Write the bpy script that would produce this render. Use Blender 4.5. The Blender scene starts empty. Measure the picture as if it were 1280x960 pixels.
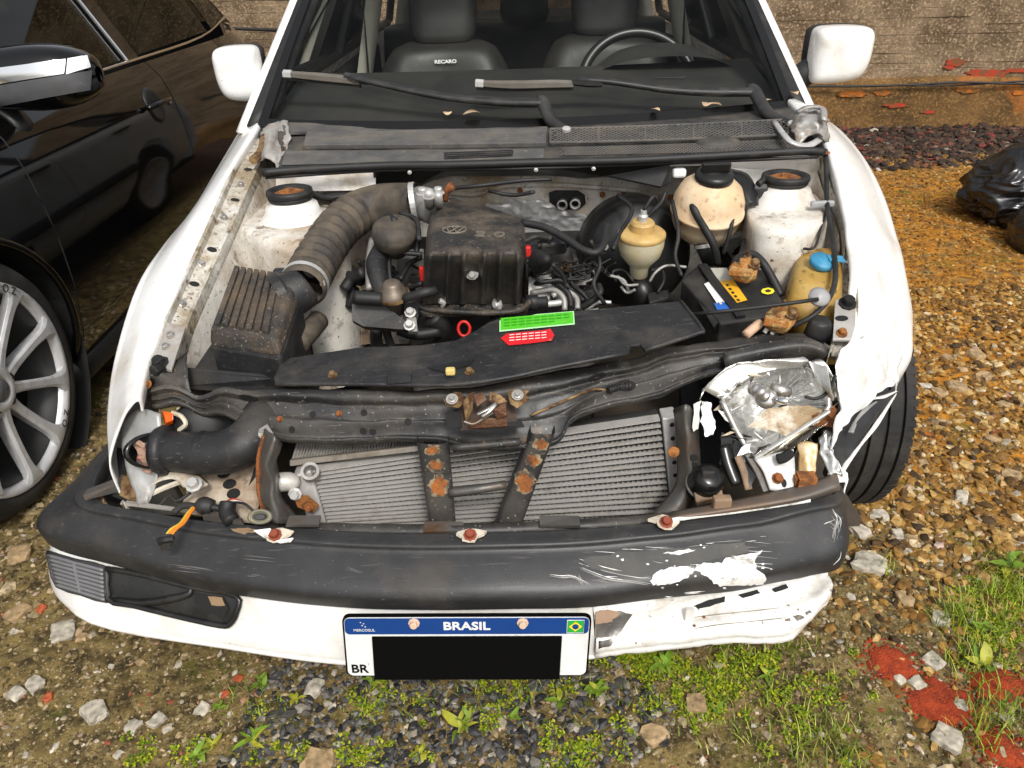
import bpy, bmesh, math, random
from mathutils import Vector, Matrix, noise
random.seed(7)
SC = bpy.context.scene
COL = SC.collection
PI = math.pi
# ------------------------------------------------------------------ camera
FPX, PITCH, ROLL, CAMH = 950.0, math.radians(30), math.radians(2), 1.28
_c, _s = math.cos(PITCH), math.sin(PITCH)
FWD = Vector((0, _c, -_s)); _R = Vector((1, 0, 0)); _D = Vector((0, -_s, -_c))
CAMX = _R*math.cos(ROLL) + _D*math.sin(ROLL)
CAMD = -_R*math.sin(ROLL) + _D*math.cos(ROLL)
EYE = Vector((0, 0, CAMH))
cd = bpy.data.cameras.new('camera'); cam = bpy.data.objects.new('camera', cd); COL.objects.link(cam)
cd.sensor_fit = 'HORIZONTAL'; cd.sensor_width = 36.0; cd.lens = 36.0*FPX/1280.0
cd.clip_start = .02; cd.clip_end = 500
cam.matrix_world = Matrix(((CAMX.x, -CAMD.x, -FWD.x, EYE.x), (CAMX.y, -CAMD.y, -FWD.y, EYE.y), (CAMX.z, -CAMD.z, -FWD.z, EYE.z), (0, 0, 0, 1)))
SC.camera = cam
# ------------------------------------------------------------------ sky, sun, exposure (overcast daylight)
SUN_EL, SUN_AZ = math.radians(48), math.radians(165)      # azimuth from +Y clockwise: behind the photographer
wd = bpy.data.worlds.new('World'); SC.world = wd; wd.use_nodes = True
wn = wd.node_tree; bg = wn.nodes['Background']
sky = wn.nodes.new('ShaderNodeTexSky'); sky.sky_type = 'NISHITA'; sky.sun_disc = False
sky.sun_elevation = SUN_EL; sky.sun_rotation = SUN_AZ; sky.air_density = 1.0; sky.dust_density = 4.0; sky.ozone_density = .6
hsv = wn.nodes.new('ShaderNodeHueSaturation'); hsv.inputs['Saturation'].default_value = .22    # cloud veil: nearly colourless sky light
wn.links.new(sky.outputs[0], hsv.inputs['Color']); wn.links.new(hsv.outputs[0], bg.inputs['Color'])
bg.inputs['Strength'].default_value = .12
sd = bpy.data.lights.new('sun', 'SUN'); sd.energy = 1.5; sd.angle = math.radians(11); sd.color = (1, .965, .91)
so = bpy.data.objects.new('sun', sd); COL.objects.link(so)
_sv = Vector((math.sin(SUN_AZ)*math.cos(SUN_EL), math.cos(SUN_AZ)*math.cos(SUN_EL), math.sin(SUN_EL)))
so.rotation_euler = _sv.to_track_quat('Z', 'Y').to_euler()
vs = SC.view_settings; vs.view_transform = 'Standard'; vs.look = 'None'; vs.gamma = 1.0; vs.exposure = 0.58; vs.use_curve_mapping = False
SC.cycles.max_bounces = 8; SC.cycles.transparent_max_bounces = 12

# ------------------------------------------------------------------ helpers
def U(px, py, z=None, y=None, x=None):
    """world point seen at a photo pixel (1280 x 960), at a known height z, depth y or side x"""
    r = FWD + CAMX*((px-640)/FPX) + CAMD*((py-480)/FPX)
    t = (z-CAMH)/r.z if z is not None else (y/r.y if y is not None else x/r.x)
    return EYE + r*t
def N(p, s=1.0, o=0): return noise.noise(Vector(p)*s + Vector((o*7.3, o*3.1, o*1.7)))
def lerp(a, b, t): return a + (b-a)*t
def mixv(a, b, t): return Vector(a)*(1-t) + Vector(b)*t

W = {}
def mat_of(o): return W.get(o.name, Matrix())
def attach(o, parent):
    if parent is not None:
        o.parent = parent; o.matrix_parent_inverse = mat_of(parent).inverted()
def mesh(name, verts, faces, smooth=False):
    me = bpy.data.meshes.new(name); me.from_pydata([tuple(v) for v in verts], [], faces); me.update()
    if smooth:
        me.polygons.foreach_set('use_smooth', [True]*len(me.polygons))
    return me
def put(name, me, mat=None, parent=None, M4=None, bevel=0, sub=0, solid=0, soff=-1, auto=0, bseg=2):
    o = bpy.data.objects.new(name, me); COL.objects.link(o)
    if mat is not None and not me.materials: me.materials.append(mat)
    if M4 is not None: o.matrix_world = M4; o.matrix_basis = M4; W[o.name] = M4.copy()
    attach(o, parent)
    if solid:
        m = o.modifiers.new('thickness', 'SOLIDIFY'); m.thickness = solid; m.offset = soff
    if bevel:
        m = o.modifiers.new('bevel', 'BEVEL'); m.width = bevel; m.segments = bseg; m.limit_method = 'ANGLE'; m.angle_limit = math.radians(35); m.harden_normals = False
    if sub:
        m = o.modifiers.new('sub', 'SUBSURF'); m.levels = sub; m.render_levels = sub
    return o
def obj(name, vf, mat, parent=None, smooth=False, **k):
    if k.get('solid') and 'soff' not in k:      # sheet metal: thickness goes away from the viewer's side
        s_ = 0.
        for f in vf[1]:
            a, b, c = (Vector(vf[0][i]) for i in f[:3]); n = (b-a).cross(c-a); s_ += n.dot((EYE-a).normalized())
        if s_ < 0: vf = (vf[0], [tuple(reversed(f)) for f in vf[1]])
    return put(name, mesh(name, vf[0], vf[1], smooth), mat, parent, **k)
def tag(o, label=None, cat=None, group=None, kind=None):
    if label: o['label'] = label
    if cat: o['category'] = cat
    if group: o['group'] = group
    if kind: o['kind'] = kind
    return o
def empty(name, loc, label, cat, group=None):
    o = bpy.data.objects.new(name, None); COL.objects.link(o); o.location = loc; o.empty_display_size = .1
    W[o.name] = Matrix.Translation(Vector(loc)); return tag(o, label, cat, group)
# ---- shape makers: return (verts, faces)
def cr(p0, p1, p2, p3, t):
    t2 = t*t; t3 = t2*t
    return .5*((2*p1) + (p2-p0)*t + (2*p0-5*p1+4*p2-p3)*t2 + (3*p1-p0-3*p2+p3)*t3)
def spline(pts, n, closed=False):
    """n samples per span, Catmull-Rom"""
    P = [Vector(p) for p in pts]; out = []
    m = len(P)
    for i in range(m if closed else m-1):
        a = P[(i-1) % m] if (closed or i > 0) else P[0]*2-P[1]
        b = P[i]; c = P[(i+1) % m]
        d = P[(i+2) % m] if (closed or i+2 < m) else c*2-b
        for k in range(n): out.append(cr(a, b, c, d, k/n))
    if not closed: out.append(P[-1].copy())
    return out
def loft(rows, nu=4, nv=4, closed_u=False):
    """rows: sections (each the same number of points); smooth grid through them"""
    rr = [spline(r, nu, closed_u) for r in rows] if nu > 1 else [[Vector(p) for p in r] for r in rows]
    if nv > 1:
        cols = [spline([r[i] for r in rr], nv) for i in range(len(rr[0]))]
        rr = [[c[j] for c in cols] for j in range(len(cols[0]))]
    return gridf(rr, closed_u)
def gridf(rr, closed_u=False):
    n = len(rr[0]); V = [p for r in rr for p in r]; Fc = []
    for j in range(len(rr)-1):
        for i in range(n if closed_u else n-1):
            i2 = (i+1) % n
            Fc.append((j*n+i, j*n+i2, (j+1)*n+i2, (j+1)*n+i))
    return V, Fc
def join(*vfs):
    V = []; Fc = []
    for v, f in vfs:
        b = len(V); V += list(v); Fc += [tuple(i+b for i in q) for q in f]
    return V, Fc
def frames(P):
    T = [(P[min(i+1, len(P)-1)]-P[max(i-1, 0)]).normalized() for i in range(len(P))]
    up = Vector((0, 0, 1)) if abs(T[0].z) < .9 else Vector((1, 0, 0))
    n = (up-T[0]*up.dot(T[0])).normalized(); out = []
    for t in T:
        n = (n-t*n.dot(t)).normalized(); out.append((t, n, t.cross(n)))
    return out
def tube(pts, r, seg=10, n=6, caps=True, flat=1.0, rib=0, ribd=0.0, pre=None):
    P = spline(pts, n) if n > 1 else [Vector(p) for p in pts]
    if rib:      # resample for corrugation
        L = [0]
        for i in range(1, len(P)): L.append(L[-1]+(P[i]-P[i-1]).length)
        tot = L[-1]; m = rib*4; Q = []; j = 0
        for k in range(m+1):
            d = tot*k/m
            while j < len(L)-2 and L[j+1] < d: j += 1
            t = (d-L[j])/max(1e-9, L[j+1]-L[j]); Q.append(P[j].lerp(P[j+1], min(1, t)))
        P = Q
    rs = r if isinstance(r, (list, tuple)) else None
    V = []; Fc = []; Fm = frames(P); m = len(P)
    for k, (p, (t, a, b)) in enumerate(zip(P, Fm)):
        if rs:
            f = k/(m-1)*(len(rs)-1); i = min(int(f), len(rs)-2); R = lerp(rs[i], rs[i+1], f-i)
        else: R = r
        if rib: R += ribd*(1 if k % 4 in (1, 2) else -1)
        for i in range(seg):
            q = 2*PI*i/seg
            V.append(p + a*math.cos(q)*R*flat + b*math.sin(q)*R)
    for k in range(m-1):
        for i in range(seg):
            i2 = (i+1) % seg
            Fc.append((k*seg+i, k*seg+i2, (k+1)*seg+i2, (k+1)*seg+i))
    if caps:
        Fc.append(tuple(range(seg-1, -1, -1))); Fc.append(tuple(range((m-1)*seg, m*seg)))
    return V, Fc
def basis(n, hint=None):
    n = Vector(n).normalized(); h = Vector(hint) if hint is not None else (Vector((1, 0, 0)) if abs(n.x) < .9 else Vector((0, 1, 0)))
    a = (h-n*h.dot(n)).normalized(); return a, n.cross(a), n
def lathe(prof, o, axis=(0, 0, 1), seg=24, caps=True, sq=1.0):
    a, b, n = basis(axis); o = Vector(o); V = []; Fc = []
    for r, h in prof:
        for i in range(seg):
            q = 2*PI*i/seg; V.append(o+n*h+a*math.cos(q)*r+b*math.sin(q)*r*sq)
    for k in range(len(prof)-1):
        for i in range(seg):
            i2 = (i+1) % seg; Fc.append((k*seg+i, k*seg+i2, (k+1)*seg+i2, (k+1)*seg+i))
    if caps:
        if prof[0][0] > 1e-5: Fc.append(tuple(range(seg-1, -1, -1)))
        if prof[-1][0] > 1e-5: Fc.append(tuple(range((len(prof)-1)*seg, len(prof)*seg)))
    return V, Fc
def hexa(top, bot):
    """solid between two outlines with the same number of points"""
    n = len(top); V = [Vector(p) for p in top]+[Vector(p) for p in bot]
    Fc = [tuple(range(n)), tuple(range(2*n-1, n-1, -1))]
    for i in range(n):
        j = (i+1) % n; Fc.append((j, i, n+i, n+j))
    return V, Fc
def plate(outline, off):
    """outline extruded by vector off; ngon cap triangulated"""
    off = Vector(off); return hexa(outline, [Vector(p)+off for p in outline])
def box(c, hx, hy, hz):
    c = Vector(c); hx = Vector(hx); hy = Vector(hy); hz = Vector(hz)
    return hexa([c-hx-hy+hz, c+hx-hy+hz, c+hx+hy+hz, c-hx+hy+hz], [c-hx-hy-hz, c+hx-hy-hz, c+hx+hy-hz, c-hx+hy-hz])
def bx(c, x, y, z): return box(c, (x/2, 0, 0), (0, y/2, 0), (0, 0, z/2))
def crumple(vf, amp, sc, o=0, ax=None):
    V = []
    for p in vf[0]:
        p = Vector(p); d = noise.noise_vector(p*sc+Vector((o, o, o)))
        d += .5*noise.noise_vector(p*sc*2.3+Vector((o+5, o, o)))
        if ax is not None: d = Vector(ax)*d.x
        V.append(p+d*amp)
    return V, vf[1]
def tri(o):
    bm = bmesh.new(); bm.from_mesh(o.data); bmesh.ops.triangulate(bm, faces=[f for f in bm.faces if len(f.verts) > 4]); bm.to_mesh(o.data); bm.free(); return o
def recalc(o):
    bm = bmesh.new(); bm.from_mesh(o.data); bmesh.ops.recalc_face_normals(bm, faces=bm.faces); bm.to_mesh(o.data); bm.free(); return o

# ------------------------------------------------------------------ materials (procedural)
MATS = {}
def M(name, col, rough=.5, metal=0., dirt=None, dsc=9., dlo=.48, dhi=.7, bump=0., bsc=60., coat=0., spec=.5, var=.12, vsc=25., rdirt=None, dirt2=None, d2sc=40., d2lo=.6, d2hi=.72, trans=0., ior=1.45, sss=0., alpha=1., speck=None, ssc=230., slo=.62, shi=.70, scr=None):
    if name in MATS: return MATS[name]
    m = bpy.data.materials.new(name); m.use_nodes = True; nt = m.node_tree; b = nt.nodes['Principled BSDF']; L = nt.links
    tc = nt.nodes.new('ShaderNodeTexCoord')
    def nz(scale, det=6, rg=.6):
        n = nt.nodes.new('ShaderNodeTexNoise'); n.inputs['Scale'].default_value = scale; n.inputs['Detail'].default_value = det; n.inputs['Roughness'].default_value = rg
        L.new(tc.outputs['Object'], n.inputs['Vector']); return n
    def ramp(src, lo, hi, a=0, bb=1):
        r = nt.nodes.new('ShaderNodeMapRange'); r.inputs['From Min'].default_value = lo; r.inputs['From Max'].default_value = hi
        r.inputs['To Min'].default_value = a; r.inputs['To Max'].default_value = bb; L.new(src, r.inputs['Value']); return r.outputs[0]
    def mix(f, a, c, bt='MIX'):
        x = nt.nodes.new('ShaderNodeMix'); x.data_type = 'RGBA'; x.blend_type = bt
        for key, val in ((0, f), (6, a), (7, c)):
            if hasattr(val, 'is_linked') or hasattr(val, 'links'): L.new(val, x.inputs[key])
            elif key == 0: x.inputs[0].default_value = val
            else: x.inputs[key].default_value = (*val, 1)
        return x.outputs[2]
    cur = tuple(col)
    if var:
        n = nz(vsc, 5); v = ramp(n.outputs['Fac'], .3, .7, 0, 1)
        lo = tuple(c*(1-var) for c in col); hi = tuple(min(1, c*(1+var)) for c in col)
        cur = mix(v, lo, hi)
    if dirt is not None:
        n = nz(dsc, 9, .65); f = ramp(n.outputs['Fac'], dlo, dhi); cur = mix(f, cur, dirt)
        rd = rdirt if rdirt is not None else min(1, rough+.25)
        L.new(ramp(n.outputs['Fac'], dlo, dhi, rough, rd), b.inputs['Roughness'])
    else: b.inputs['Roughness'].default_value = rough
    if dirt2 is not None:
        n = nz(d2sc, 6, .6); f = ramp(n.outputs['Fac'], d2lo, d2hi); cur = mix(f, cur, dirt2)
    if speck is not None:      # dust specks and chips
        n = nz(ssc, 3, .5); f = ramp(n.outputs['Fac'], slo, shi); cur = mix(f, cur, speck)
    if scr is not None:        # fine scratches: noise stretched one way
        mp = nt.nodes.new('ShaderNodeMapping'); mp.inputs['Scale'].default_value = (14, 190, 190); mp.inputs['Rotation'].default_value = (.2, .3, .35); L.new(tc.outputs['Object'], mp.inputs['Vector'])
        n = nt.nodes.new('ShaderNodeTexNoise'); n.inputs['Scale'].default_value = 1; n.inputs['Detail'].default_value = 4; L.new(mp.outputs[0], n.inputs['Vector'])
        f = ramp(n.outputs['Fac'], .63, .72); cur = mix(f, cur, scr)
    if isinstance(cur, tuple): b.inputs['Base Color'].default_value = (*cur, 1)
    else: L.new(cur, b.inputs['Base Color'])
    b.inputs['Metallic'].default_value = metal; b.inputs['Specular IOR Level'].default_value = spec
    b.inputs['Coat Weight'].default_value = coat; b.inputs['Coat Roughness'].default_value = .05
    b.inputs['Transmission Weight'].default_value = trans; b.inputs['IOR'].default_value = ior; b.inputs['Alpha'].default_value = alpha
    if sss:
        b.inputs['Subsurface Weight'].default_value = sss; b.inputs['Subsurface Radius'].default_value = (.03, .02, .012); b.inputs['Subsurface Scale'].default_value = .5
    if bump:
        n = nz(bsc, 6); bp = nt.nodes.new('ShaderNodeBump'); bp.inputs['Strength'].default_value = bump; bp.inputs['Distance'].default_value = .01
        L.new(n.outputs['Fac'], bp.inputs['Height']); L.new(bp.outputs[0], b.inputs['Normal'])
    MATS[name] = m; return m
def glassmat(name, tint, rough=.02, refl=1.0, streak=.0):
    m = bpy.data.materials.new(name); m.use_nodes = True; nt = m.node_tree; L = nt.links
    nt.nodes.remove(nt.nodes['Principled BSDF']); out = nt.nodes['Material Output']
    t = nt.nodes.new('ShaderNodeBsdfTransparent'); t.inputs[0].default_value = (*tint, 1)
    g = nt.nodes.new('ShaderNodeBsdfGlossy'); g.inputs['Roughness'].default_value = rough
    fr = nt.nodes.new('ShaderNodeFresnel'); fr.inputs[0].default_value = 1.5
    mp = nt.nodes.new('ShaderNodeMath'); mp.operation = 'MULTIPLY'; mp.inputs[1].default_value = refl; L.new(fr.outputs[0], mp.inputs[0])
    mx = nt.nodes.new('ShaderNodeMixShader'); L.new(mp.outputs[0], mx.inputs[0]); L.new(t.outputs[0], mx.inputs[1]); L.new(g.outputs[0], mx.inputs[2])
    last = mx.outputs[0]
    if streak:       # thin film of dust on the glass
        tc = nt.nodes.new('ShaderNodeTexCoord'); n = nt.nodes.new('ShaderNodeTexNoise'); n.inputs['Scale'].default_value = 7; n.inputs['Detail'].default_value = 10; n.inputs['Roughness'].default_value = .7
        L.new(tc.outputs['Object'], n.inputs['Vector']); r = nt.nodes.new('ShaderNodeMapRange'); r.inputs['From Min'].default_value = .45; r.inputs['From Max'].default_value = .8; r.inputs['To Max'].default_value = streak
        L.new(n.outputs['Fac'], r.inputs['Value']); d = nt.nodes.new('ShaderNodeBsdfDiffuse'); d.inputs[0].default_value = (.4, .38, .34, 1)
        m2 = nt.nodes.new('ShaderNodeMixShader'); L.new(r.outputs[0], m2.inputs[0]); L.new(last, m2.inputs[1]); L.new(d.outputs[0], m2.inputs[2]); last = m2.outputs[0]
    L.new(last, out.inputs['Surface']); MATS[name] = m; return m

GRIME = (.13, .095, .06)
white = M('white_paint', (.78, .775, .755), .22, dirt=(.50, .455, .38), dsc=7, dlo=.50, dhi=.74, coat=.5, var=.03, speck=(.42, .36, .28), ssc=150, slo=.70, shi=.76)
white_dirty = M('white_paint_grimy', (.72, .70, .66), .42, dirt=(.36, .29, .20), dsc=10, dlo=.5, dhi=.72, var=.06, dirt2=(.20, .13, .08), d2sc=45, d2lo=.66, d2hi=.8)
apron = M('apron_paint', (.66, .63, .57), .5, dirt=(.30, .215, .125), dsc=7, dlo=.44, dhi=.68, var=.12, dirt2=(.12, .07, .04), d2sc=24, d2lo=.58, d2hi=.72, bump=.2, bsc=40, speck=(.09, .055, .03), ssc=120, slo=.64, shi=.72)
bare = M('bare_sheet_metal', (.42, .40, .37), .45, .35, dirt=(.24, .15, .08), dsc=12, dlo=.5, dhi=.75, bump=.2, bsc=50)
blackp = M('black_plastic', (.016, .016, .017), .5, dirt=(.075, .066, .055), dsc=9, dlo=.48, dhi=.85, bump=.06, bsc=220, var=.25, speck=(.16, .15, .135), ssc=260, slo=.68, shi=.74, scr=(.065, .06, .055))
bumperp = M('bumper_plastic', (.026, .026, .027), .42, dirt=(.075, .062, .048), dsc=6, dlo=.55, dhi=.86, bump=.05, bsc=300, var=.2, rdirt=.7, speck=(.16, .15, .14), ssc=240, slo=.70, shi=.76, scr=(.06, .058, .055))
dustyp = M('dusty_plastic', (.03, .028, .026), .6, dirt=(.12, .085, .055), dsc=11, dlo=.40, dhi=.7, bump=.25, bsc=90, var=.25, speck=(.21, .16, .11), ssc=200, slo=.62, shi=.70)
blackm = M('black_panel_paint', (.022, .022, .022), .42, dirt=(.10, .085, .068), dsc=7, dlo=.42, dhi=.8, bump=.12, bsc=45, var=.3, dirt2=(.15, .10, .06), d2sc=22, d2lo=.62, d2hi=.78, speck=(.26, .23, .19), ssc=170, slo=.66, shi=.73, scr=(.10, .085, .07))
rubber = M('rubber', (.012, .012, .012), .55, dirt=(.06, .055, .05), dsc=15, dlo=.5, dhi=.85, var=.2)
tyrem = M('tyre_rubber', (.014, .014, .014), .72, dirt=(.055, .048, .04), dsc=12, dlo=.45, dhi=.8, bump=.15, bsc=120)
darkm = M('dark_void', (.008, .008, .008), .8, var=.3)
alu = M('aluminium', (.56, .55, .53), .42, .45, dirt=(.25, .22, .18), dsc=14, dlo=.5, dhi=.8)
alud = M('dull_aluminium', (.36, .35, .33), .5, .4, dirt=(.12, .10, .08), dsc=10, dlo=.45, dhi=.75)
steel = M('steel', (.55, .53, .5), .3, .9, dirt=(.2, .12, .06), dsc=25, dlo=.5, dhi=.75)
rust = M('rust', (.26, .085, .022), .85, dirt=(.10, .04, .02), dsc=40, dlo=.45, dhi=.65, bump=.5, bsc=150)
rustlt = M('rust_bright', (.30, .115, .028), .85, dirt=(.12, .045, .018), dsc=45, dlo=.45, dhi=.62, bump=.4, bsc=150)
brass = M('corroded_brass', (.28, .18, .08), .6, .4, dirt=(.08, .036, .016), dsc=40, dlo=.42, dhi=.60, bump=.4, bsc=90)
chrome = M('chrome', (.85, .85, .85), .06, 1., var=0)
# ================================================================== GROUND
def ground_mat():
    m = bpy.data.materials.new('dirt_ground'); m.use_nodes = True; nt = m.node_tree; b = nt.nodes['Principled BSDF']; L = nt.links
    tc = nt.nodes.new('ShaderNodeTexCoord')
    sep = nt.nodes.new('ShaderNodeSeparateXYZ'); L.new(tc.outputs['Object'], sep.inputs[0])
    def nz(scale, det=8, rg=.62):
        n = nt.nodes.new('ShaderNodeTexNoise'); n.inputs['Scale'].default_value = scale; n.inputs['Detail'].default_value = det; n.inputs['Roughness'].default_value = rg
        L.new(tc.outputs['Object'], n.inputs['Vector']); return n.outputs['Fac']
    def mr(s, lo, hi, a=0, bb=1):
        r = nt.nodes.new('ShaderNodeMapRange'); r.interpolation_type = 'SMOOTHSTEP'
        for k, v in (('From Min', lo), ('From Max', hi), ('To Min', a), ('To Max', bb)): r.inputs[k].default_value = v
        L.new(s, r.inputs['Value']); return r.outputs[0]
    def mt(op, a, c=None):
        x = nt.nodes.new('ShaderNodeMath'); x.operation = op
        for i, v in ((0, a), (1, c)):
            if v is None: continue
            if isinstance(v, (int, float)): x.inputs[i].default_value = v
            else: L.new(v, x.inputs[i])
        return x.outputs[0]
    def mix(f, a, c):
        x = nt.nodes.new('ShaderNodeMix'); x.data_type = 'RGBA'
        L.new(f, x.inputs[0])
        for key, val in ((6, a), (7, c)):
            if isinstance(val, tuple): x.inputs[key].default_value = (*val, 1)
            else: L.new(val, x.inputs[key])
        return x.outputs[2]
    X, Y = sep.outputs[0], sep.outputs[1]
    n1 = nz(3.0); n2 = nz(22); n3 = nz(90, 6); n4 = nz(9)
    base = mix(mr(n2, .35, .65), (.038, .026, .008), (.22, .155, .052))
    base = mix(mr(n3, .5, .75), base, (.36, .285, .15))
    # ochre sand to the right of the white car
    wob = mt('ADD', X, mt('MULTIPLY', mt('SUBTRACT', n1, .5), 1.6))
    och = mt('MULTIPLY', mr(wob, .75, 1.25), mt('MULTIPLY', mr(Y, 1.1, 1.7), mr(Y, 5.2, 4.3)))
    ocol = mix(mr(n2, .3, .7), (.16, .058, .004), (.52, .215, .016))
    base = mix(mt('MULTIPLY', och, mr(n4, .3, .55)), base, ocol)
    # damp darker soil, moss
    base = mix(mt('MULTIPLY', mr(n1, .5, .64), mr(n4, .45, .62)), base, (.095, .10, .010))
    base = mix(mr(Y, 4.6, 5.4), base, mix(mr(n2, .35, .7), (.03, .017, .012), (.12, .06, .04)))
    # brick dust trodden into the soil
    base = mix(mt('MULTIPLY', mr(nz(5.3, 6), .62, .72), mr(X, .3, .8)), base, (.33, .06, .02))
    L.new(base, b.inputs['Base Color']); b.inputs['Roughness'].default_value = .85; b.inputs['Specular IOR Level'].default_value = .35
    bp = nt.nodes.new('ShaderNodeBump'); bp.inputs['Strength'].default_value = .7; bp.inputs['Distance'].default_value = .012
    L.new(mt('ADD', n2, mt('MULTIPLY', n3, .6)), bp.inputs['Height']); L.new(bp.outputs[0], b.inputs['Normal'])
    return m
def gz(x, y):
    p = (x, y, 0); return .018*N(p, 1.1) + .009*N(p, 4.2, 1) + .005*N(p, 13, 2)
def axis_pts(dense0, dense1, step, far):
    a = [-far, -far*.4, dense0-3, dense0-1]; k = dense0
    while k < dense1: a.append(k); k += step
    return a + [dense1+1, dense1+3, far*.4, far]
gxs = axis_pts(-3.0, 5.2, .035, 90); gys = axis_pts(.3, 6.6, .035, 90)
gv = [(x, y, gz(x, y)) for y in gys for x in gxs]; gn = len(gxs)
gf = [(j*gn+i, j*gn+i+1, (j+1)*gn+i+1, (j+1)*gn+i) for j in range(len(gys)-1) for i in range(gn-1)]
tag(obj('ground', (gv, gf), ground_mat(), smooth=True), kind='structure')

# ---- loose stones
def stone_mat(name, ramp, rough=.75, fine=(.5, 1.25)):
    m = bpy.data.materials.new(name); m.use_nodes = True; nt = m.node_tree; b = nt.nodes['Principled BSDF']; L = nt.links
    g = nt.nodes.new('ShaderNodeNewGeometry'); cr_ = nt.nodes.new('ShaderNodeValToRGB'); L.new(g.outputs['Random Per Island'], cr_.inputs[0])
    el = cr_.color_ramp.elements
    while len(el) < len(ramp): el.new(.5)
    for e, (p, c) in zip(el, ramp): e.position = p; e.color = (*c, 1)
    tc = nt.nodes.new('ShaderNodeTexCoord'); n = nt.nodes.new('ShaderNodeTexNoise'); n.inputs['Scale'].default_value = 70; n.inputs['Detail'].default_value = 6; L.new(tc.outputs['Object'], n.inputs['Vector'])
    r = nt.nodes.new('ShaderNodeMapRange'); r.inputs['From Min'].default_value = .3; r.inputs['From Max'].default_value = .7; r.inputs['To Min'].default_value = fine[0]; r.inputs['To Max'].default_value = fine[1]; L.new(n.outputs[0], r.inputs[0])
    x = nt.nodes.new('ShaderNodeMix'); x.data_type = 'RGBA'; x.blend_type = 'MULTIPLY'; x.inputs[0].default_value = 1; L.new(cr_.outputs[0], x.inputs[6]); L.new(r.outputs[0], x.inputs[7])
    L.new(x.outputs[2], b.inputs['Base Color']); b.inputs['Roughness'].default_value = rough; b.inputs['Specular IOR Level'].default_value = .4
    bp = nt.nodes.new('ShaderNodeBump'); bp.inputs['Strength'].default_value = .3; bp.inputs['Distance'].default_value = .004; L.new(n.outputs[0], bp.inputs['Height']); L.new(bp.outputs[0], b.inputs['Normal'])
    return m
_ico = bmesh.new(); bmesh.ops.create_icosphere(_ico, subdivisions=1, radius=1)
ICOV = [v.co.copy() for v in _ico.verts]; ICOF = [tuple(v.index for v in f.verts) for f in _ico.faces]; _ico.free()
_ico = bmesh.new(); bmesh.ops.create_icosphere(_ico, subdivisions=2, radius=1)
ICO2V = [v.co.copy() for v in _ico.verts]; ICO2F = [tuple(v.index for v in f.verts) for f in _ico.faces]; _ico.free()
rs = random.Random(11)
def chip(x, y, r, flat=.55, rnd=rs):
    a = rnd.random()*2*PI; sx = r*rnd.uniform(.75, 1.45); sy = r*rnd.uniform(.6, 1.0); sz = r*flat*rnd.uniform(.6, 1.2)
    tx = rnd.uniform(-.5, .5); ty = rnd.uniform(-.5, .5)
    e = Matrix.Rotation(a, 3, 'Z') @ Matrix.Rotation(tx, 3, 'X') @ Matrix.Rotation(ty, 3, 'Y')
    z = gz(x, y)+sz*.2
    V = []
    for v in ICOV:
        k = rnd.uniform(.68, 1.2); V.append(e @ Vector((v.x*sx*k, v.y*sy*k, v.z*sz*k)) + Vector((x, y, z)))
    return V
def gravel(name, label, regions, mat):
    V = []; Fc = []
    for (x0, x1, y0, y1, dens, r0, r1, cond) in regions:
        for _ in range(int((x1-x0)*(y1-y0)*dens)):
            x = rs.uniform(x0, x1); y = rs.uniform(y0, y1)
            if cond and not cond(x, y): continue
            r = r0*(r1/r0)**(rs.random()**1.7); b = len(V)
            V += chip(x, y, r); Fc += [tuple(i+b for i in f) for f in ICOF]
    o = obj(name, (V, Fc), mat); return tag(o, label, 'gravel', kind='stuff')
tan = stone_mat('tan_gravel', [(0, (.04, .021, .007)), (.35, (.19, .092, .016)), (.65, (.36, .195, .042)), (.90, (.48, .32, .12)), (1, (.56, .46, .30))])
grey = stone_mat('grey_gravel', [(0, (.015, .015, .016)), (.45, (.055, .054, .052)), (.8, (.13, .12, .105)), (1, (.36, .31, .23))], rough=.5)
brown = stone_mat('brown_gravel', [(0, (.04, .027, .011)), (.35, (.15, .105, .042)), (.7, (.28, .205, .095)), (.92, (.42, .33, .20)), (.97, (.28, .05, .015)), (1, (.55, .5, .42))])
ochre = stone_mat('ochre_gravel', [(0, (.09, .04, .006)), (.4, (.26, .115, .014)), (.8, (.40, .20, .03)), (1, (.44, .30, .12))])
rubble = stone_mat('rubble', [(0, (.012, .008, .006)), (.55, (.045, .025, .015)), (.82, (.10, .06, .035)), (.92, (.17, .025, .018)), (.985, (.13, .09, .06)), (1, (.5, .45, .38))])
def dens_ok(s, o, th): return lambda x, y: N((x, y, 0), s, o) > th
gravel('gravel', 'tan angular gravel to the right of the damaged white car', [
    (.8, 3.2, 1.15, 2.9, 3600, .006, .021, lambda x, y: N((x, y, 0), 1.5, 4) > -.28-.25*(y > 1.5)),
    (.5, 1.6, .75, 1.3, 1500, .005, .018, dens_ok(2.5, 4, -.1))], tan)
gravel('gravel', 'dark grey crushed stone below the number plate', [
    (-.62, .28, .78, 1.35, 7000, .006, .014, lambda x, y: (x+.17)**2/.20+(y-.95)**2/.14+.5*N((x, y, 0), 6, 3) < .75)], grey)
gravel('gravel', 'brown gritty gravel around and between the two cars', [
    (-1.7, 1.5, .75, 1.9, 5200, .002, .008, None), (-1.4, -.5, 1.2, 3.3, 1300, .006, .02, None), (-1.15, 1.1, .78, 1.12, 8000, .0014, .0045, None)], brown)
gravel('gravel', 'orange sandy grit beside the right front wheel', [
    (.95, 3.6, 2.5, 5.0, 2600, .005, .014, None)], ochre)
gravel('rubble', 'dark leaf litter and rubble along the foot of the concrete wall', [
    (.8, 5.0, 4.7, 6.05, 900, .012, .045, None), (-2.5, -.9, 4.8, 6.2, 300, .012, .04, None)], rubble)
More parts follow.
